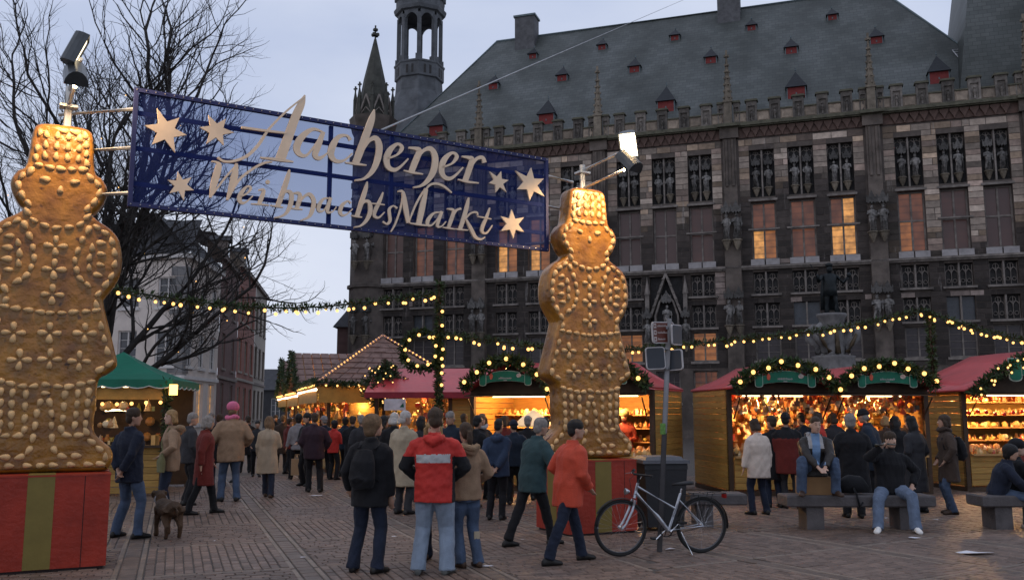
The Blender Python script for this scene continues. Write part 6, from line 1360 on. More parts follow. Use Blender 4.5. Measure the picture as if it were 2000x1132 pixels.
def people():
    # ---- left group
    person_px('man in dark navy jacket and jeans, hands behind his back, beside the dog', 248, 1050, 797, -30, top='navy', legs='jeans', hair='brown', feet=[(-.22, .0, 0, 12), (.18, .05, 0, -12)], hands=BACK, elbow=BACKE, head=(-35, 0), vox=.014, bulk=1.1, hem=.18)
    person_px('smiling blonde woman in tan jacket with olive shoulder bag facing the navy man', 327, 1012, 800, 118, top='tan', legs='djeans', hair='blond', style='bob', skin=SKINP, female=True, hood='fur', hands=[(-.18, .17, 1.02), (.24, .06, 1.0)], elbow=[(-.8, -.4, -.2), (1, -.5, 0)], face=True, vox=.015, bulk=1.08, hem=.16, extra=lambda i: handbag(i, 'olive', -.16, .16, .0, .17))
    person_px('walking person in long dark red coat left of the street', 395, 1003, 812, -62, top='dred', legs='black', hair='grey', style='bob', feet=stride(.24), hem=.42, flare=1.15, bulk=1.15, vox=.016, hands=[(-.25, .2, .88), (.25, -.1, .86)])
    person_px('person in tan coat and jeans with pink woolly hat and scarf', 446, 978, 788, 25, top='tan', legs='jeans', hair='light', hat=('pink', 'wool'), scarf='pink', bulk=1.25, hem=.22, vox=.017, feet=STAND, hands=[(-.25, .2, 1.05), (.3, .15, 1.0)])
    person_px('woman in knee-length beige coat walking alone up the street', 523, 970, 812, 5, top='beige', legs='djeans', hair='light', style='long', female=True, hem=.42, flare=1.2, shoes='boot', feet=stride(.16), vox=.018, bulk=1.12)
    person_px('woman in light grey sweater carrying a paper bag by the chalet', 578, 935, 808, 15, top='grey', legs='black', hair='black', style='full', female=True, vox=.02, feet=STAND)
    person_px('broad man in dark plum jacket seen from behind by the chalet', 614, 960, 806, 12, top='plum', legs='black', hair='brown', bulk=1.2, hem=.2, vox=.018, hands=POCK, elbow=POCKE, feet=STAND)
    person_px('man in dark coat facing the camera behind the plum jacket', 596, 948, 806, 150, top='char', legs='black', hair='black', vox=.019, skin=SKIN, face=True)
    person_px('woman in red jacket and black trousers at the chalet counter', 651, 936, 820, -20, top='red', legs='black', hair='black', style='full', female=True, vox=.019)
    person_px('person in grey cap between the plum man and the red jacket', 634, 934, 812, 30, top='dblue', legs='black', hair='grey', hat=('grey', 'cap'), vox=.022)
    for q, (x, fy, hy, hd, tp, hr, lb) in enumerate(((478, 922, 812, 20, 'black', 'brown', 'dark-clothed person far down the street right of the pink hat'), (500, 930, 822, 200, 'char', 'black', 'dark figure far in the street coming forward'), (548, 918, 810, 10, 'brown', 'light', 'person in brown coat by the far chalets'), (562, 924, 816, -40, 'dred', 'brown', 'far person in dark red standing at the far chalets'), (535, 905, 810, 170, 'black', 'brown', 'small far black-coated person in mid street'), (408, 915, 806, -20, 'dblue', 'grey', 'far person in dark blue below the arched shop windows'))):
        person_px(lb, x, fy, hy, hd, top=tp, legs='black', hair=hr, vox=.026, feet=stride(.15) if q % 2 else STAND, hem=.14 if q % 2 else .4)
    # ---- middle
    person_px('man in black jacket with black backpack seen from behind', 713, 1116, 810, -14, top='black', legs='djeans', hair='light', style='full', feet=[(-.15, .02, 0, 10), (.17, -.03, 0, -22)], hands=[(-.26, .12, .9), (.26, .08, .82)], head=(-40, 0), vox=.013, bulk=1.12, hem=.2, legw=1.05, extra=lambda i: backpack(i))
    person_px('older white-haired man in beige trench coat seen from behind', 787, 1003, 803, -25, top='trench', legs='char', hair='white', hem=.46, flare=1.12, bulk=1.1, vox=.016, head=(-35, 0), hands=[(-.27, .05, .84), (.24, .14, .92)])
    person_px('white-haired person in dark coat just left of the trench coat', 768, 985, 806, 10, top='black', legs='black', hair='white', style='bob', vox=.02, hem=.4)
    person_px('dark-haired woman in black coat between backpack man and trench coat', 744, 980, 812, -60, top='black', legs='black', hair='black', style='long', female=True, vox=.02, hem=.4, hands=[(-.2, .25, 1.15), (.25, .1, .9)])
    person_px('dark-haired woman in dark jacket right of the trench coat', 822, 975, 812, 40, top='char', legs='black', hair='black', style='long', female=True, vox=.02)
    def redp(c, nrm, k):
        x, y, z = c[0] / k, c[1] / k, c[2] / k
        if 1.175 < z < 1.262 and abs(x) < .185 and y < .02: return 2
        if abs(x) > .205 and z < 1.24: return 1
        return 0
    person_px('man in red jacket with black elbows and grey stripe, light jeans', 846, 1120, 797, -4, top=['red', 'black', 'silver'], legs='paleblue', hair='brown', hood='down', hands=[(-.17, .17, .98), (.17, .18, .98)], elbow=[(-1, -.45, -.1), (1, -.45, -.1)], feet=[(-.16, .0, 0, 6), (.15, .03, 0, -16)], vox=.011, bulk=1.16, hem=.17, paint=redp, shoes='shoeg', legw=1.2)
    person('blonde woman facing forward, half hidden behind the red jacket man', gnd(852, 1092), 172, 1.66, top='pink', legs='djeans', hair='blond', style='long', skin=SKINP, female=True, face=True, vox=.015, sway=4, feet=[(-.18, .05, 0, 10), (.12, .0, 0, -12)], shoes='boot')
    person_px('grey-haired man with dark jacket facing the camera behind the blonde', 884, 990, 803, 165, top='dblue', legs='black', hair='grey', face=True, vox=.017, bulk=1.08, collar=True)
    person_px('woman with ponytail in tan fur-hooded jacket and patched jeans', 914, 1106, 836, 28, top='tan', legs='jeans', hair='brown', style='pony', female=True, hood='fur', hands=[(-.12, .2, 1.05), (.2, .18, 1.0)], vox=.013, bulk=1.05, hem=.12, shoes='boot', feet=[(-.1, .02, 0, 10), (.1, -.06, 0, -8)], stoop=1.62, legw=1.05, extra=lambda i: patch(i))
    person_px('woman with grey-brown hair behind the blue jacket man', 940, 975, 808, -150, top='char', legs='black', hair='light', style='bob', female=True, vox=.02, face=True, scarf='hoodgrey')
    person_px('man in blue jacket with hands clasped behind his back at the stall', 968, 1014, 818, -8, top='blue', legs='black', hair='black', hands=BACK, elbow=BACKE, hood='down', vox=.016, bulk=1.12, hem=.18)
    person_px('person in dark blue cap waiting at the lit stall', 1006, 985, 820, 0, top='dblue', legs='black', hair='black', hat=('navy', 'wool0'), vox=.019, bulk=1.1)
    person_px('person in teal jacket striding past the right gingerbread man, arm raised', 1040, 1064, 815, -55, top='teal', legs='black', hair='grey', feet=[(-.08, -.34, .0, 3), (.09, .3, 0, -4)], hands=[(-.2, .38, 1.42), (.24, .3, 1.1)], elbow=[(-.6, -.3, -.6), (.6, -.6, -.3)], lean=8, vox=.014, bulk=1.25, hem=.2)
    person_px('person in orange-red jacket and jeans hurrying past, pale bag on the shoulder', 1108, 1098, 836, -62, top='orange', legs='djeans', hair='black', feet=[(-.08, .3, 0, 3), (.09, -.3, .0, -4)], hands=[(-.22, .18, 1.0), (.2, .22, .9)], lean=9, vox=.013, bulk=1.22, hem=.24, stoop=1.66, extra=lambda i: totebag(i))
    person('stallholder in dark red with green cap inside the stall behind the gingerbread man', (2.55, 20.4, .1), 170, 1.66, top='dred', legs='black', hair='brown', hat=('olive', 'wool'), vox=.022)
    # ---- right
    person_px('woman in cream-white jacket and jeans left of the stone bench', 1483, 1004, 830, 20, top='white', legs='djeans', hair='brown', style='bob', female=True, vox=.016, bulk=1.25, hem=.26, feet=STAND, stoop=1.62)
    person_px('person in black coat just behind the cream-white jacket', 1512, 990, 812, 5, top='black', legs='djeans', hair='brown', vox=.02, hem=.4)
    def two(c, nrm, k): return 1 if c[2] / k < 1.28 else 0
    person_px('person in black and red jacket behind the sitting man', 1547, 992, 806, -10, top=['black', 'dred'], legs='char', hair='black', hat=('black', 'wool0'), vox=.018, bulk=1.25, hem=.3, paint=two)
    person_px('woman in bright red jacket looking left at the ornaments', 1606, 975, 805, 55, top='red', legs='black', hair='brown', style='bob', female=True, vox=.018, hem=.2)
    person_px('grey-haired person in long black coat seen from behind at the bench', 1668, 1010, 808, -6, top='black', legs='black', hair='grey', style='full', hem=.5, flare=1.15, bulk=1.3, vox=.016, hands=POCK, elbow=POCKE)
    person_px('man in black cap and dark blue coat bending to the left', 1716, 985, 797, 62, top='dblue', legs='black', hair='grey', hat=('black', 'wool0'), lean=14, vox=.018, bulk=1.2, hem=.3)
    person_px('blond-haired person partly hidden behind the dark blue coat', 1738, 970, 812, -10, top='brown', legs='black', hair='blond', style='bob', vox=.022)
    person_px('dark-haired person in black at the stall counter centre', 1757, 975, 812, 0, top='black', legs='black', hair='black', style='long', vox=.022)
    person_px('woman with black ponytail in long black coat at the stall', 1794, 1000, 812, 30, top='char', legs='black', hair='black', style='long', female=True, hem=.55, flare=1.2, vox=.018, bulk=1.15)
    person_px('woman in dark brown coat with small backpack facing left', 1859, 1003, 810, 82, top='brown', legs='jeans', hair='brown', style='bob', female=True, hem=.36, flare=1.1, vox=.016, bulk=1.15, face=True, shoes='boot', hands=POCK, elbow=POCKE, scarf='brown', extra=lambda i: backpack(i))
    for q, (x, fy, hy, hd, tp, lg_, hr, stl, lb) in enumerate((
        (690, 945, 812, 15, 'black', 'black', 'brown', 'short', 'dark-clothed person left behind the backpack man by the chalet'), (672, 930, 814, -30, 'dblue', 'black', 'black', 'full', 'person in dark blue right of the red jacket woman at the chalet'),
        (703, 962, 810, 30, 'char', 'djeans', 'grey', 'short', 'grey-haired person in charcoal just behind the backpack man'), (758, 955, 812, -10, 'brown', 'black', 'light', 'bob', 'person in brown coat behind the white-haired couple'),
        (842, 955, 814, 0, 'plum', 'black', 'black', 'long', 'person in plum coat hidden behind the red jacket man'), (905, 962, 808, 30, 'char', 'black', 'brown', 'short', 'man in charcoal behind the ponytail woman'),
        (926, 992, 812, -40, 'black', 'black', 'black', 'short', 'person in black left of the blue jacket man'), (986, 972, 812, 5, 'dred', 'black', 'brown', 'bob', 'person in dark red between blue jacket and blue cap'),
        (1030, 975, 812, 0, 'black', 'black', 'grey', 'short', 'person in black at the stall behind the teal jacket'), (1066, 990, 815, -20, 'char', 'black', 'black', 'short', 'person in charcoal between teal and orange-red jackets'),
        (1636, 968, 806, 10, 'char', 'black', 'brown', 'bob', 'person in charcoal right of the bright red jacket woman'), (1778, 962, 808, -10, 'brown', 'black', 'light', 'short', 'person in brown beside the dark-haired stall visitors'),
        (1572, 965, 806, 0, 'dblue', 'black', 'black', 'short', 'person in dark blue directly behind the leather jacket man'), (365, 985, 806, -50, 'char', 'black', 'grey', 'short', 'grey-haired person in charcoal behind the blonde woman'),
        (425, 950, 808, 20, 'black', 'djeans', 'brown', 'short', 'person in black behind the pink-hatted one'), (458, 940, 812, 160, 'dred', 'black', 'light', 'bob', 'far person in dark red coming up the street behind the pink hat'))):
        person_px(lb, x, fy, hy, hd, top=tp, legs=lg_, hair=hr, style=stl, vox=.022, hem=.14 if q % 2 else .36, bulk=1.12, feet=STAND if q % 3 else stride(.14))
    # ---- sitting people
    kw = dict(pole_knee=(0, .35, 1))
    def openjacket(c, nrm, k):
        x, y, z = c[0] / k, c[1] / k, c[2] / k
        if y > .10 and abs(x) < .055 and z > .98: return 1
        if y > .03 and .055 <= abs(x) < .105 and z > 1.12: return 2
        return 0
    person('man in dark leather jacket sitting on a cardboard box on the bench', (4.62, 14.0, .5), 176, 1.78, top=['leather', 'shirt', 'hoodgrey'], legs='jeans', hair='brown', skin=SKINP, pelvis=(0, 0, .36), lean=18, feet=[(-.24, .34, 0, 12), (.26, .34, 0, -12)], hands=[(-.05, .5, .42), (.05, .5, .42)], elbow=[(-1, 0, 0), (1, 0, 0)], face=True, vox=.013, hem=.1, bulk=1.12, shoes='boot', paint=openjacket_fix, pole_knee=[(-.12, .5, 1), (.12, .5, 1)], head=(8, 0), hood='down', legw=1.1)
    person('man in black jacket and jeans sitting on the bench and drinking', (5.78, 13.98, 0), 168, 1.80, top='black', legs='paleblue2', hair='brown', skin=SKINP, pelvis=(0, 0, .58), lean=-4, feet=[(-.22, .55, 0, 6), (.3, .62, 0, -20)], hands=[(-.3, .05, .62), (.13, .27, 1.19)], elbow=[(-.9, -.5, -.3), (.9, -.1, -.7)], face=True, vox=.013, hem=.08, bulk=1.14, shoes='sneaker', pole_knee=[(-.2, .4, 1), (.2, .4, 1)], head=(28, 4), legw=1.2, extra=lambda i: bottle(i))
    person('boy in navy jacket sitting on the right-hand bench, turned right', (7.42, 14.0, 0), -118, 1.62, top='navy', legs='jeans', hair='black', skin=SKIN, pelvis=(0, 0, .56), lean=20, feet=[(-.14, .44, 0, 6), (.14, .5, 0, -8)], hands=[(-.1, .46, .62), (.1, .48, .6)], elbow=[(-1, -.2, 0), (1, -.2, 0)], vox=.015, hem=.1, bulk=1.2, shoes='sneaker', pole_knee=(0, .35, 1), style='full')
    person('person in black hood sitting behind the boy on the bench', (7.82, 14.25, 0), -105, 1.64, top='black', legs='black', hair='black', pelvis=(0, 0, .56), lean=8, feet=[(-.14, .46, 0, 6), (.14, .5, 0, -8)], hands=[(-.1, .42, .66), (.1, .42, .66)], hat=('black', 'wool'), vox=.018, hem=.1, bulk=1.15, pole_knee=(0, .35, 1), face=True, skin=SKINP)
    person('person in dark red jacket at the far right picture edge', (8.25, 14.6, 0), -60, 1.66, top='dred', legs='black', hair='black', pelvis=(0, 0, .56), lean=6, feet=[(-.14, .46, 0, 6), (.14, .5, 0, -8)], hands=[(-.1, .42, .66), (.1, .42, .66)], hat=('dblue', 'wool0'), vox=.02, hem=.1, bulk=1.25, pole_knee=(0, .35, 1))
def openjacket_fix(c, nrm, k):
    x, y, z = c[0] / k, c[1] / k, c[2] / k
    if nrm[1] > .35 and abs(x) < .06 and z > .45 and y > .05: return 1
    if nrm[1] > .1 and .055 <= abs(x) < .11 and z > .68: return 2
    return 0
def patch(i):
    hp_, kn, an = i['lg'][1]; k = i['k']; p = kn.lerp(an, .25); m = MB(); m.cbox((p + Vector((.0, -.082, 0))) * k, (.075 * k, .014, .09 * k)); m.build('knee_patch', C['trench'], i['root'])
def totebag(i):
    S, k = i['S'], i['k']; m = MB(); c = S(-.22, .16, .22); m.tube([(c + Vector((0, 0, -.17))) * k, c * k, (c + Vector((0, 0, .15))) * k], [(.05 * k, .17 * k), (.06 * k, .18 * k), (.03 * k, .15 * k)], 12, up=(1, 0, 0)); pend(m, 'tote_bag', cloth('tote', (.34, .29, .36)), i['root'], i['vox'], .006, None, 5)
def bottle(i):
    e, t = i['arms'][1][1], i['arms'][1][2]; k = i['k']; tgt = i['HC'] + i['HM'] @ Vector((0, .12, -.06)); d = (tgt - t).normalized() if (tgt - t).length > .01 else Vector((0, -1, 0)); a = t + Vector((0, .02, .03)); m = MB(); m.tube([(a - d * .12) * k, (a + d * .05) * k, (a + d * .1) * k, (tgt - d * .01) * k], [.03 * k, .03 * k, .014 * k, .012 * k], 8); m.build('drink_bottle', mat('bottle_glass', (.03, .025, .015), rough=.15, bump=0, spec=.6), i['root'], True)
C['paleblue2'] = cloth('mid_jeans', (.11, .145, .21), var=.25)
people()

# ================================================================= dog
def dog():
    g = gnd(326, 1048); root = empty('dog', g, R(38)); root.scale = (.92, .95, .88); tag(root, 'stocky brown dog with grey collar standing beside the navy man', 'dog')
    m = MB(); br = mat('dog_fur', (.06, .034, .018), rough=.75, var=.45, scale=5, bump=.4, bscale=60)
    m.tube([(0, -.32, .44), (0, -.25, .46), (0, -.1, .44), (0, .08, .44), (0, .22, .45), (0, .33, .5)], [(.09, .08), (.125, .125), (.125, .12), (.14, .15), (.135, .15), (.09, .1)], 12, up=(1, 0, 0))
    m.tube([(0, .3, .5), (0, .4, .58), (.0, .47, .62)], [.1, .085, .08], 10); m.ball((0, .49, .62), (.085, .1, .085), 10, 8); m.tube([(0, .54, .6), (0, .66, .56)], [(.05, .05), (.038, .035)], 8)
    for s in (-1, 1):
        m.tube([(s * .07, .5, .7), (s * .1, .47, .67), (s * .105, .48, .58)], [.02, .03, .015], 6)
        m.tube([(s * .085, .22, .46), (s * .09, .22, .3), (s * .09, .235, .17), (s * .09, .22, .05)], [.07, .05, .034, .032], 8); m.ball((s * .09, .24, .03), (.036, .055, .03), 8, 5)
        m.tube([(s * .085, -.24, .46), (s * .1, -.16, .33), (s * .1, -.29, .19), (s * .1, -.27, .05)], [.1, .075, .038, .032], 8); m.ball((s * .1, -.25, .03), (.036, .055, .03), 8, 5)
    m.tube([(0, -.34, .5), (0, -.42, .44), (0, -.44, .3)], [.03, .022, .01], 6)
    pend(m, 'body', br, root, .014, .006, None, 2)
    m = MB(); m.tube([(.1 * math.cos(a * .5236), .37 + .035 * math.sin(a * .5236) * 1, .555 + .1 * math.sin(a * .5236) * .8) for a in range(13)], .013, 6); m.build('collar', C['grey'], root)
dog()
def finish_people():
    for o, vox, *_ in PEND:
        r = o.modifiers.new('remesh', 'REMESH'); r.mode = 'VOXEL'; r.voxel_size = vox; r.use_smooth_shade = True
        s = o.modifiers.new('smooth', 'SMOOTH'); s.factor = .5; s.iterations = 3
    dg = bpy.context.evaluated_depsgraph_get(); new = []
    for o, *_ in PEND: new.append(bpy.data.meshes.new_from_object(o.evaluated_get(dg)))
    for (o, vox, wr, paint, seed), me in zip(PEND, new):
        o.modifiers.clear(); old = o.data; mats_ = [m for m in old.materials]; o.data = me; me.materials.clear()
        for m in mats_: me.materials.append(m)
        nv = len(me.vertices); co = np.empty(nv * 3, np.float32); me.vertices.foreach_get('co', co); co = co.reshape(-1, 3)
        if wr and nv:
            no = np.empty(nv * 3, np.float32); me.vertices.foreach_get('normal', no); no = no.reshape(-1, 3); rs = np.random.RandomState(seed); d = np.zeros(nv, np.float32)
            for f, a in ((8, .5), (18, .4), (36, .35)):
                for _ in range(3):
                    w_ = rs.normal(size=3) * f * np.array([1.25, 1.25, .7]); d += a * np.sin(co @ w_ + rs.uniform(0, 6.28) + 1.3 * np.sin(co @ (rs.normal(size=3) * f * .6)))
            co += no * (d * wr * .55)[:, None]; me.vertices.foreach_set('co', co.ravel())
        if paint:
            k = 1.0; hgt = o.parent; 
            for p in me.polygons: p.material_index = paint(p.center, p.normal, SCL.get(o.parent.name, 1.0))
        me.polygons.foreach_set('use_smooth', [True] * len(me.polygons)); me.update(); bpy.data.meshes.remove(old)
finish_people()

# ================================================================= bicycle, sign post, bin, benches, litter
def bicycle():
    a, b = gnd(1370, 1079), gnd(1209, 1086); d = (b - a); ang = math.atan2(d.y, d.x); root = empty('bicycle', (a.x, a.y, 0), ang); tag(root, 'silver bicycle with rear carrier leaning at the sign post', 'bicycle')
    root.rotation_euler = (R(-4), 0, ang); r = .345; wb = 1.08
    sil = mat('bike_silver', (.42, .44, .48), rough=.3, metal=.75, var=.08, bump=0); blk = mat('bike_black', (.012, .012, .013), rough=.5, bump=.05); rub = mat('bike_tyre', (.016, .016, .016), rough=.8, bump=.1); chrome = mat('bike_chrome', (.6, .6, .62), rough=.2, metal=.95, bump=0)
    def wheel(x):
        w_ = empty('wheel', (x, 0, r), 0, root)
        for nm, rr, th, mt, n in (('tyre', r - .02, .021, rub, 40), ('rim', r - .045, .010, mat('bike_rim', (.10, .10, .105), rough=.35, metal=.8, bump=0), 40)):
            q = MB(); q.tube([(rr * math.cos(6.2832 * i / n), 0, rr * math.sin(6.2832 * i / n)) for i in range(n + 1)], th, 8, cap=False); q.build(nm, mt, w_, True)
        q = MB()
        for i in range(28): an = 6.2832 * i / 28; q.tube([(.02 * math.cos(an + .9 * (-1) ** i), .025 * (-1) ** i, .02 * math.sin(an + .9 * (-1) ** i)), ((r - .05) * math.cos(an), 0, (r - .05) * math.sin(an))], .0016, 3, cap=False)
        q.build('spokes', chrome, w_); q = MB(); q.tube([(0, -.05, 0), (0, .05, 0)], .022, 8); q.build('hub', chrome, w_)
    wheel(0); wheel(wb)
    bb = (.45, 0, .29); st_top = (.27, 0, .80); ht = (.86, 0, .88); hb = (.905, 0, .70)
    q = MB(); q.tube([ht, hb], .02, 8); q.build('head_tube', sil, root)
    q = MB(); q.tube([(.89, 0, .76), (.6, 0, .47), bb], [.026, .026, .024], 10); q.build('down_tube', sil, root)
    q = MB(); q.tube([(.872, 0, .84), (.365, 0, .56)], .017, 8); q.build('top_tube', sil, root)
    q = MB(); q.tube([bb, (.33, 0, .62), (.29, 0, .74)], .018, 8); q.build('seat_tube', sil, root)
    for s in (-1, 1):
        q = MB(); q.tube([bb, (0, s * .06, r)], .011, 6); q.build('chain_stay', sil, root); q = MB(); q.tube([(.315, 0, .67), (0, s * .06, r)], .010, 6); q.build('seat_stay', sil, root)
        q = MB(); q.tube([(.91, s * .045, .68), (.955, s * .055, .55), (1.03, s * .055, .4), (wb, s * .055, r)], [.018, .017, .013, .011], 8); q.build('fork_leg', sil, root)
    q = MB(); q.tube([st_top, (.3, 0, .7)], .013, 8); q.build('seat_post', chrome, root)
    q = MB(); q.tube([(.12, 0, .865), (.18, 0, .87), (.27, 0, .86), (.34, 0, .855), (.40, 0, .85)], [(.03, .02), (.075, .026), (.06, .022), (.025, .018), (.012, .012)], 10, up=(0, 1, 0)); q.build('saddle', blk, root, True)
    q = MB(); q.tube([ht, (.85, 0, .98)], .015, 8); q.tube([(.85, 0, .975), (.91, 0, .99)], .014, 8); q.build('stem', blk, root)
    q = MB(); q.tube([(.80, -.28, 1.0), (.88, -.14, 1.0), (.91, 0, .99), (.88, .14, 1.0), (.80, .28, 1.0)], .013, 8); q.build('handlebar', blk, root)
    for s in (-1, 1):
        q = MB(); q.tube([(.79, s * .29, 1.0), (.85, s * .19, 1.0)], .018, 8); g_ = q.build('grip', blk, root); q = MB(); q.tube([(.88, s * .16, .985), (.93, s * .24, .965)], .006, 5); q.build('brake_lever', chrome, g_)
    q = MB(); q.tube([(.90, 0, .985), (.98, .02, .93), (.95, .03, .75)], .004, 4); q.build('brake_cable', blk, root)
    q = MB(); q.lathe([(.012, -.03), (.035, 0), (.04, .03)], 10, (1.0, 0, .78), Matrix.Rotation(R(90), 3, 'Y')); q.build('headlight', chrome, root); q = MB(); q.tube([(.93, 0, .72), (.99, 0, .77)], .006, 5); q.build('lamp_bracket', blk, root)
    for x, a0, a1 in ((0, 20, 190), (wb, 30, 115)):
        q = MB(); q.tube([(x + (r + .012) * math.cos(R(t)), 0, r + (r + .012) * math.sin(R(t))) for t in range(a0, a1, 8)], [(.026, .005)] * len(range(a0, a1, 8)), 6, up=(0, 1, 0)); q.build('mudguard', blk, root)
    q = MB()
    for s in (-1, 1):
        q.tube([(.24, s * .06, .72), (-.3, s * .065, .74)], .006, 5); q.tube([(0, s * .065, r), (-.12, s * .065, .74)], .005, 5); q.tube([(0, s * .065, r), (.08, s * .065, .735)], .005, 5)
    for x in (.15, .0, -.15, -.29): q.tube([(x, -.065, .74), (x, .065, .74)], .005, 5)
    q.build('rear_carrier', blk, root); q = MB(); q.cbox((-.31, 0, .7), (.03, .08, .05)); q.build('rear_reflector', mat('reflector_red', (.25, .01, .01), rough=.2, bump=0), root)
    q = MB(); n = 28; q.tube([(bb[0] + .085 * math.cos(6.2832 * i / n), -.055, bb[2] + .085 * math.sin(6.2832 * i / n)) for i in range(n + 1)], .007, 6, cap=False)
    for i in range(5): q.tube([(bb[0], -.055, bb[2]), (bb[0] + .085 * math.cos(i * 1.2566), -.055, bb[2] + .085 * math.sin(i * 1.2566))], .006, 4)
    q.build('chainring', blk, root); q = MB(); q.tube([(bb[0], -.055, bb[2] + .085), (0, -.05, r + .035)], .005, 4); q.tube([(bb[0], -.055, bb[2] - .085), (0, -.05, r - .04)], .005, 4); q.build('chain', blk, root)
    for s in (-1, 1):
        e = (bb[0] - s * .12, s * .09, bb[2] + s * .12); q = MB(); q.tube([(bb[0], s * .07, bb[2]), (e[0], e[1], e[2])], .010, 6); c_ = q.build('crank', chrome, root); q = MB(); q.cbox((e[0], e[1] + s * .05, e[2]), (.09, .08, .022)); q.build('pedal', blk, c_)
    q = MB(); q.tube([(.3, .05, .28), (.2, .16, .02)], .008, 6); q.build('kickstand', chrome, root)
bicycle()
def signpost():
    b = gnd(1288, 1076); top = atY(1307, 622, b.y); root = empty('sign_post', b); tag(root, 'leaning grey sign post with brown direction sign behind the bicycle', 'sign post')
    zinc = mat('zinc', (.20, .20, .21), rough=.5, metal=.4, var=.15, bump=.05); dk = mat('sign_back', (.045, .05, .06), rough=.6, var=.1, bump=.03); rim = mat('sign_rim', (.42, .40, .40), rough=.5, bump=0)
    t = top - b; q = MB(); q.tube([(0, 0, 0), t], .034, 12); q.build('pole', zinc, root, True)
    def at(x, y): p = atY(x, y, b.y - .05); return p - b
    def board(name, c, wd, ht, rz, m, tilt=0):
        e = empty(name, c, R(rz), root); e.rotation_euler = (0, R(tilt), R(rz))
        def rr(k): 
            pts = []
            for cx, cz, a0 in ((wd / 2 - .04, ht / 2 - .04, 0), (-wd / 2 + .04, ht / 2 - .04, 90), (-wd / 2 + .04, -ht / 2 + .04, 180), (wd / 2 - .04, -ht / 2 + .04, 270)):
                for s in range(4): pts.append((cx + (.04 - k) * math.cos(R(a0 + s * 30)), cz + (.04 - k) * math.sin(R(a0 + s * 30))))
            return pts
        q = MB(); q.prism(rr(0), -.012, .012); q.build('rim', rim, e); q = MB(); q.prism(rr(.014), -.016, -.0122); q.prism(rr(.014), .0122, .016); q.build('panel', m, e); return e
    brown = mat('sign_brown', (.11, .032, .022), rough=.5, var=.1, bump=0); wh = mat('sign_print', (.42, .36, .34), bump=0)
    e = board('direction_sign', at(1295, 649) + Vector((0, 0, 0)), .40, .28, 36, brown, -3)
    rn = random.Random(1)
    for i, z in enumerate((.085, .0, -.085)):
        q = MB(); q.box(-.185, -.135, -.018, -.0165, z - .03, z + .03); q.build('pictogram', wh, e); q = MB(); q.box(-.17, -.15, -.0195, -.0182, z - .012, z + .012); q.build('pictogram_mark', brown, e)
        q = MB(); x = -.115; L = (.24, .19, .14)[i]
        while x < -.115 + L: hh = rn.uniform(.016, .03); q.ribbon([(x, z - .012, .007), (x + .005, z - .012 + hh, .007), (x + .012, z - .01, .006)], -.019, -.0165); x += .02
        q.build('lettering', wh, e); q = MB(); q.prism([(.145, z), (.165, z - .024), (.185, z), (.165, z + .024)], -.019, -.0165); q.build('arrow', wh, e)
    board('direction_sign', at(1320, 652) + Vector((.03, .12, 0)), .40, .27, 62, dk, -3)
    board('direction_sign', at(1280, 699) + Vector((0, -.0, 0)), .26, .29, 8, dk, -3); board('direction_sign', at(1319, 702) + Vector((0, .05, 0)), .24, .27, -40, dk, -3)
    for y in (680, 718, 640): q = MB(); p = at(1303, y); q.lathe([(.042, -.014), (.042, .014)], 10, (p.x, .0, p.z)); q.build('clamp', zinc, root)
    q = MB(); p = at(1296, 837); q.lathe([(.0352, -.07), (.0352, .07)], 10, (p.x + .0, 0, p.z)); q.build('sticker', mat('sticker_green', (.12, .25, .06), var=.5, scale=20, bump=0), root)
signpost()
def bins():
    root = empty('wheelie_bin', gnd(1298, 1038) + Vector((0, .35, 0)), R(8)); tag(root, 'dark grey wheeled rubbish bin behind the sign post', 'rubbish bin'); m = mat('bin_plastic', (.020, .021, .024), rough=.5, var=.15, bump=.1); lidm = mat('bin_lid', (.10, .105, .12), rough=.45, var=.15, bump=.1)
    q = MB(); q.cbox((0, 0, .52), (.54, .56, .92), None, 1.22); q.build('body', m, root); q = MB(); q.cbox((0, 0, 1.01), (.72, .74, .05)); q.cbox((0, .02, 1.055), (.6, .6, .05), None, .9); q.build('lid', lidm, root)
    q = MB(); q.tube([(-.28, .38, .96), (.28, .38, .96)], .02, 6); q.build('handle', m, root); q = MB(); q.box(-.33, .33, -.345, -.31, .9, .96); q.build('rim', m, root)
    for s in (-1, 1): q = MB(); q.tube([(s * .2, .22, .1), (s * .27, .22, .1)], .1, 14); q.build('wheel', mat('bike_tyre', (.016, .016, .016)), root)
bins()
def bench(label, x0, x1, legs_, y=13.72):
    root = empty('stone_bench', (x0, y, 0)); tag(root, label, 'bench', 'low stone benches'); st_ = mat('bench_stone', (.085, .076, .076), rough=.75, var=.25, scale=5, bump=.3); L = x1 - x0
    q = MB(); e = .02; vs = []
    for z, k in ((.33, e), (.35, 0), (.48, 0), (.5, e)):
        for px, py in ((k, k), (L - k, k), (L - k, .5 - k), (k, .5 - k)): vs.append((px, py, z))
    q.add(vs, [(3, 2, 1, 0), (12, 13, 14, 15)] + [(r * 4 + i, r * 4 + (i + 1) % 4, r * 4 + 4 + (i + 1) % 4, r * 4 + 4 + i) for r in range(3) for i in range(4)]); q.build('seat_slab', st_, root)
    for lx in legs_: q = MB(); q.cbox((lx - x0, .25, .165), (.26, .4, .33)); q.build('leg', st_, root)
bench('low stone bench with the two sitting men in front of the ornament stall', 4.12, 6.35, (4.55, 5.95)); bench('low stone bench at the right edge with the sitting boy', 7.05, 9.3, (7.38, 8.9)); bench('low stone bench end showing behind the bicycle and bin', 2.72, 3.60, (2.95,), 14.0)
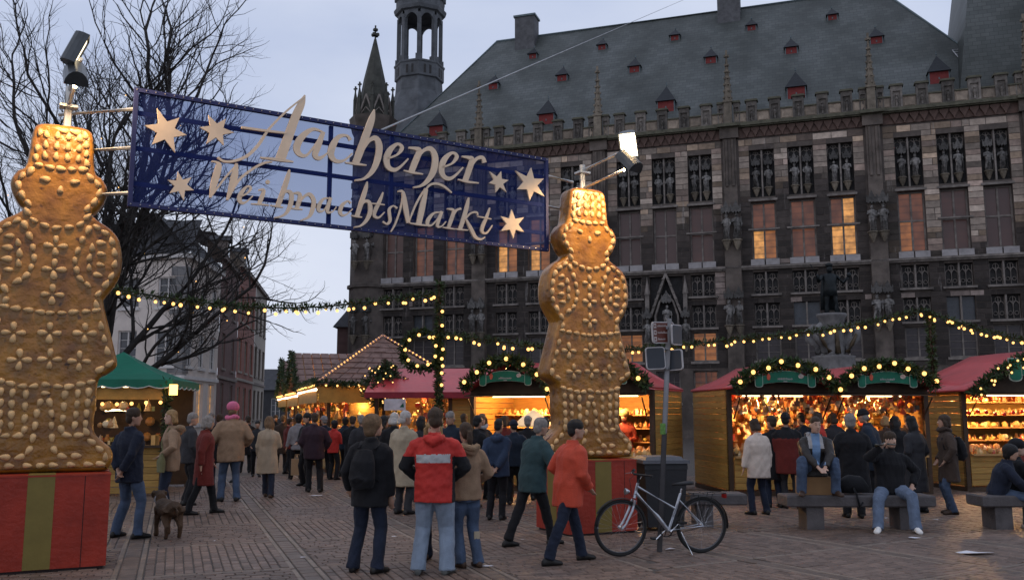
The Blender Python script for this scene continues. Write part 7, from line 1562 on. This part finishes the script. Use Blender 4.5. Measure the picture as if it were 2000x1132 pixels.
def small():
    box = empty('cardboard_box', (4.62, 14.02, .5), R(-4)); tag(box, 'cardboard box on the bench under the leather jacket man', 'box'); m = mat('cardboard', (.24, .135, .06), var=.12, scale=4, bump=.1)
    q = MB(); q.cbox((0, 0, .13), (.46, .34, .258)); q.build('carton', m, box); q = MB(); q.cbox((0, 0, .262), (.47, .35, .006)); q.build('flap', m, box)
    q = MB(); q.tube([(-.2, 0, .1), (-.05, -.02, .15), (.12, .01, .14), (.24, 0, .08)], [(.1, .09), (.15, .14), (.14, .13), (.06, .06)], 12, up=(0, 1, 0)); q.v = [(x, y, max(z, 0.0) + .012 * noise.noise(Vector((x * 14, y * 14, z * 14)))) for x, y, z in q.v]
    bag = empty('rucksack', (5.2, 14.0, .505), R(10)); tag(bag, 'black rucksack lying on the bench between the sitting men', 'rucksack'); q.build('bag_body', C['black'], bag, True)
    q = MB(); q.tube([(-.05, -.14, .1), (-.1, -.3, .02), (-.06, -.3, -.16), (.0, -.29, -.1)], .016, 6); q.build('strap', C['black'], bag, True)
    pb = empty('paper_bag', gnd(580, 934) + Vector((.05, -.25, .12)), R(20)); tag(pb, 'brown paper carrier bag held by the grey sweater woman', 'bag'); q = MB(); q.cbox((0, 0, .2), (.3, .14, .42), None, .96); q.build('bag_body', mat('kraft_paper', (.34, .22, .12), var=.1, bump=.2), pb)
    for s in (-1, 1): q = MB(); q.tube([(-.07, s * .06, .41), (-.05, s * .03, .52), (.05, s * .03, .52), (.07, s * .06, .41)], .006, 5); q.build('handle', mat('kraft_paper', (.34, .22, .12)), pb)
    # litter
    pap = mat('paper_white', (.62, .62, .66), rough=.8, var=.08, bump=.1); rn = random.Random(15)
    for x, y, s, lb in ((1905, 1081, .26, 'torn white paper sheet on the paving, largest scrap at the right'), (1787, 1051, .11, 'crumpled white paper scrap left of the large sheet'), (618, 968, .2, 'flat white paper by the plum jacket man'), (1312, 1073, .1, 'pale scrap beneath the bicycle'), (1826, 1015, .07, 'small white scrap near the brown-coated woman'), (1022, 1054, .05, 'tiny scrap behind the orange-red jacket'), (592, 1089, .05, 'tiny white scrap left of the backpack man'), (771, 1048, .05, 'tiny scrap between backpack man and red jacket man'), (952, 1106, .09, 'yellowish scrap right of the patched jeans'), (1730, 1012, .05, 'small scrap under the bench end'), (420, 1057, .04, 'tiny pale scrap right of the dog')):
        g = gnd(x, y); q = MB(); n = 7; pts = [(s * rn.uniform(.5, 1) * math.cos(6.283 * i / n), s * .5 * rn.uniform(.5, 1) * math.sin(6.283 * i / n), rn.uniform(.002, .008 + s * .07)) for i in range(n)]
        q.add(pts + [(0, 0, .012)], [(i, (i + 1) % n, n) for i in range(n)]); tag(q.build('paper_scrap', pap, None, False, loc=(g.x, g.y, .006)), lb, 'litter', 'litter on the paving')
small()
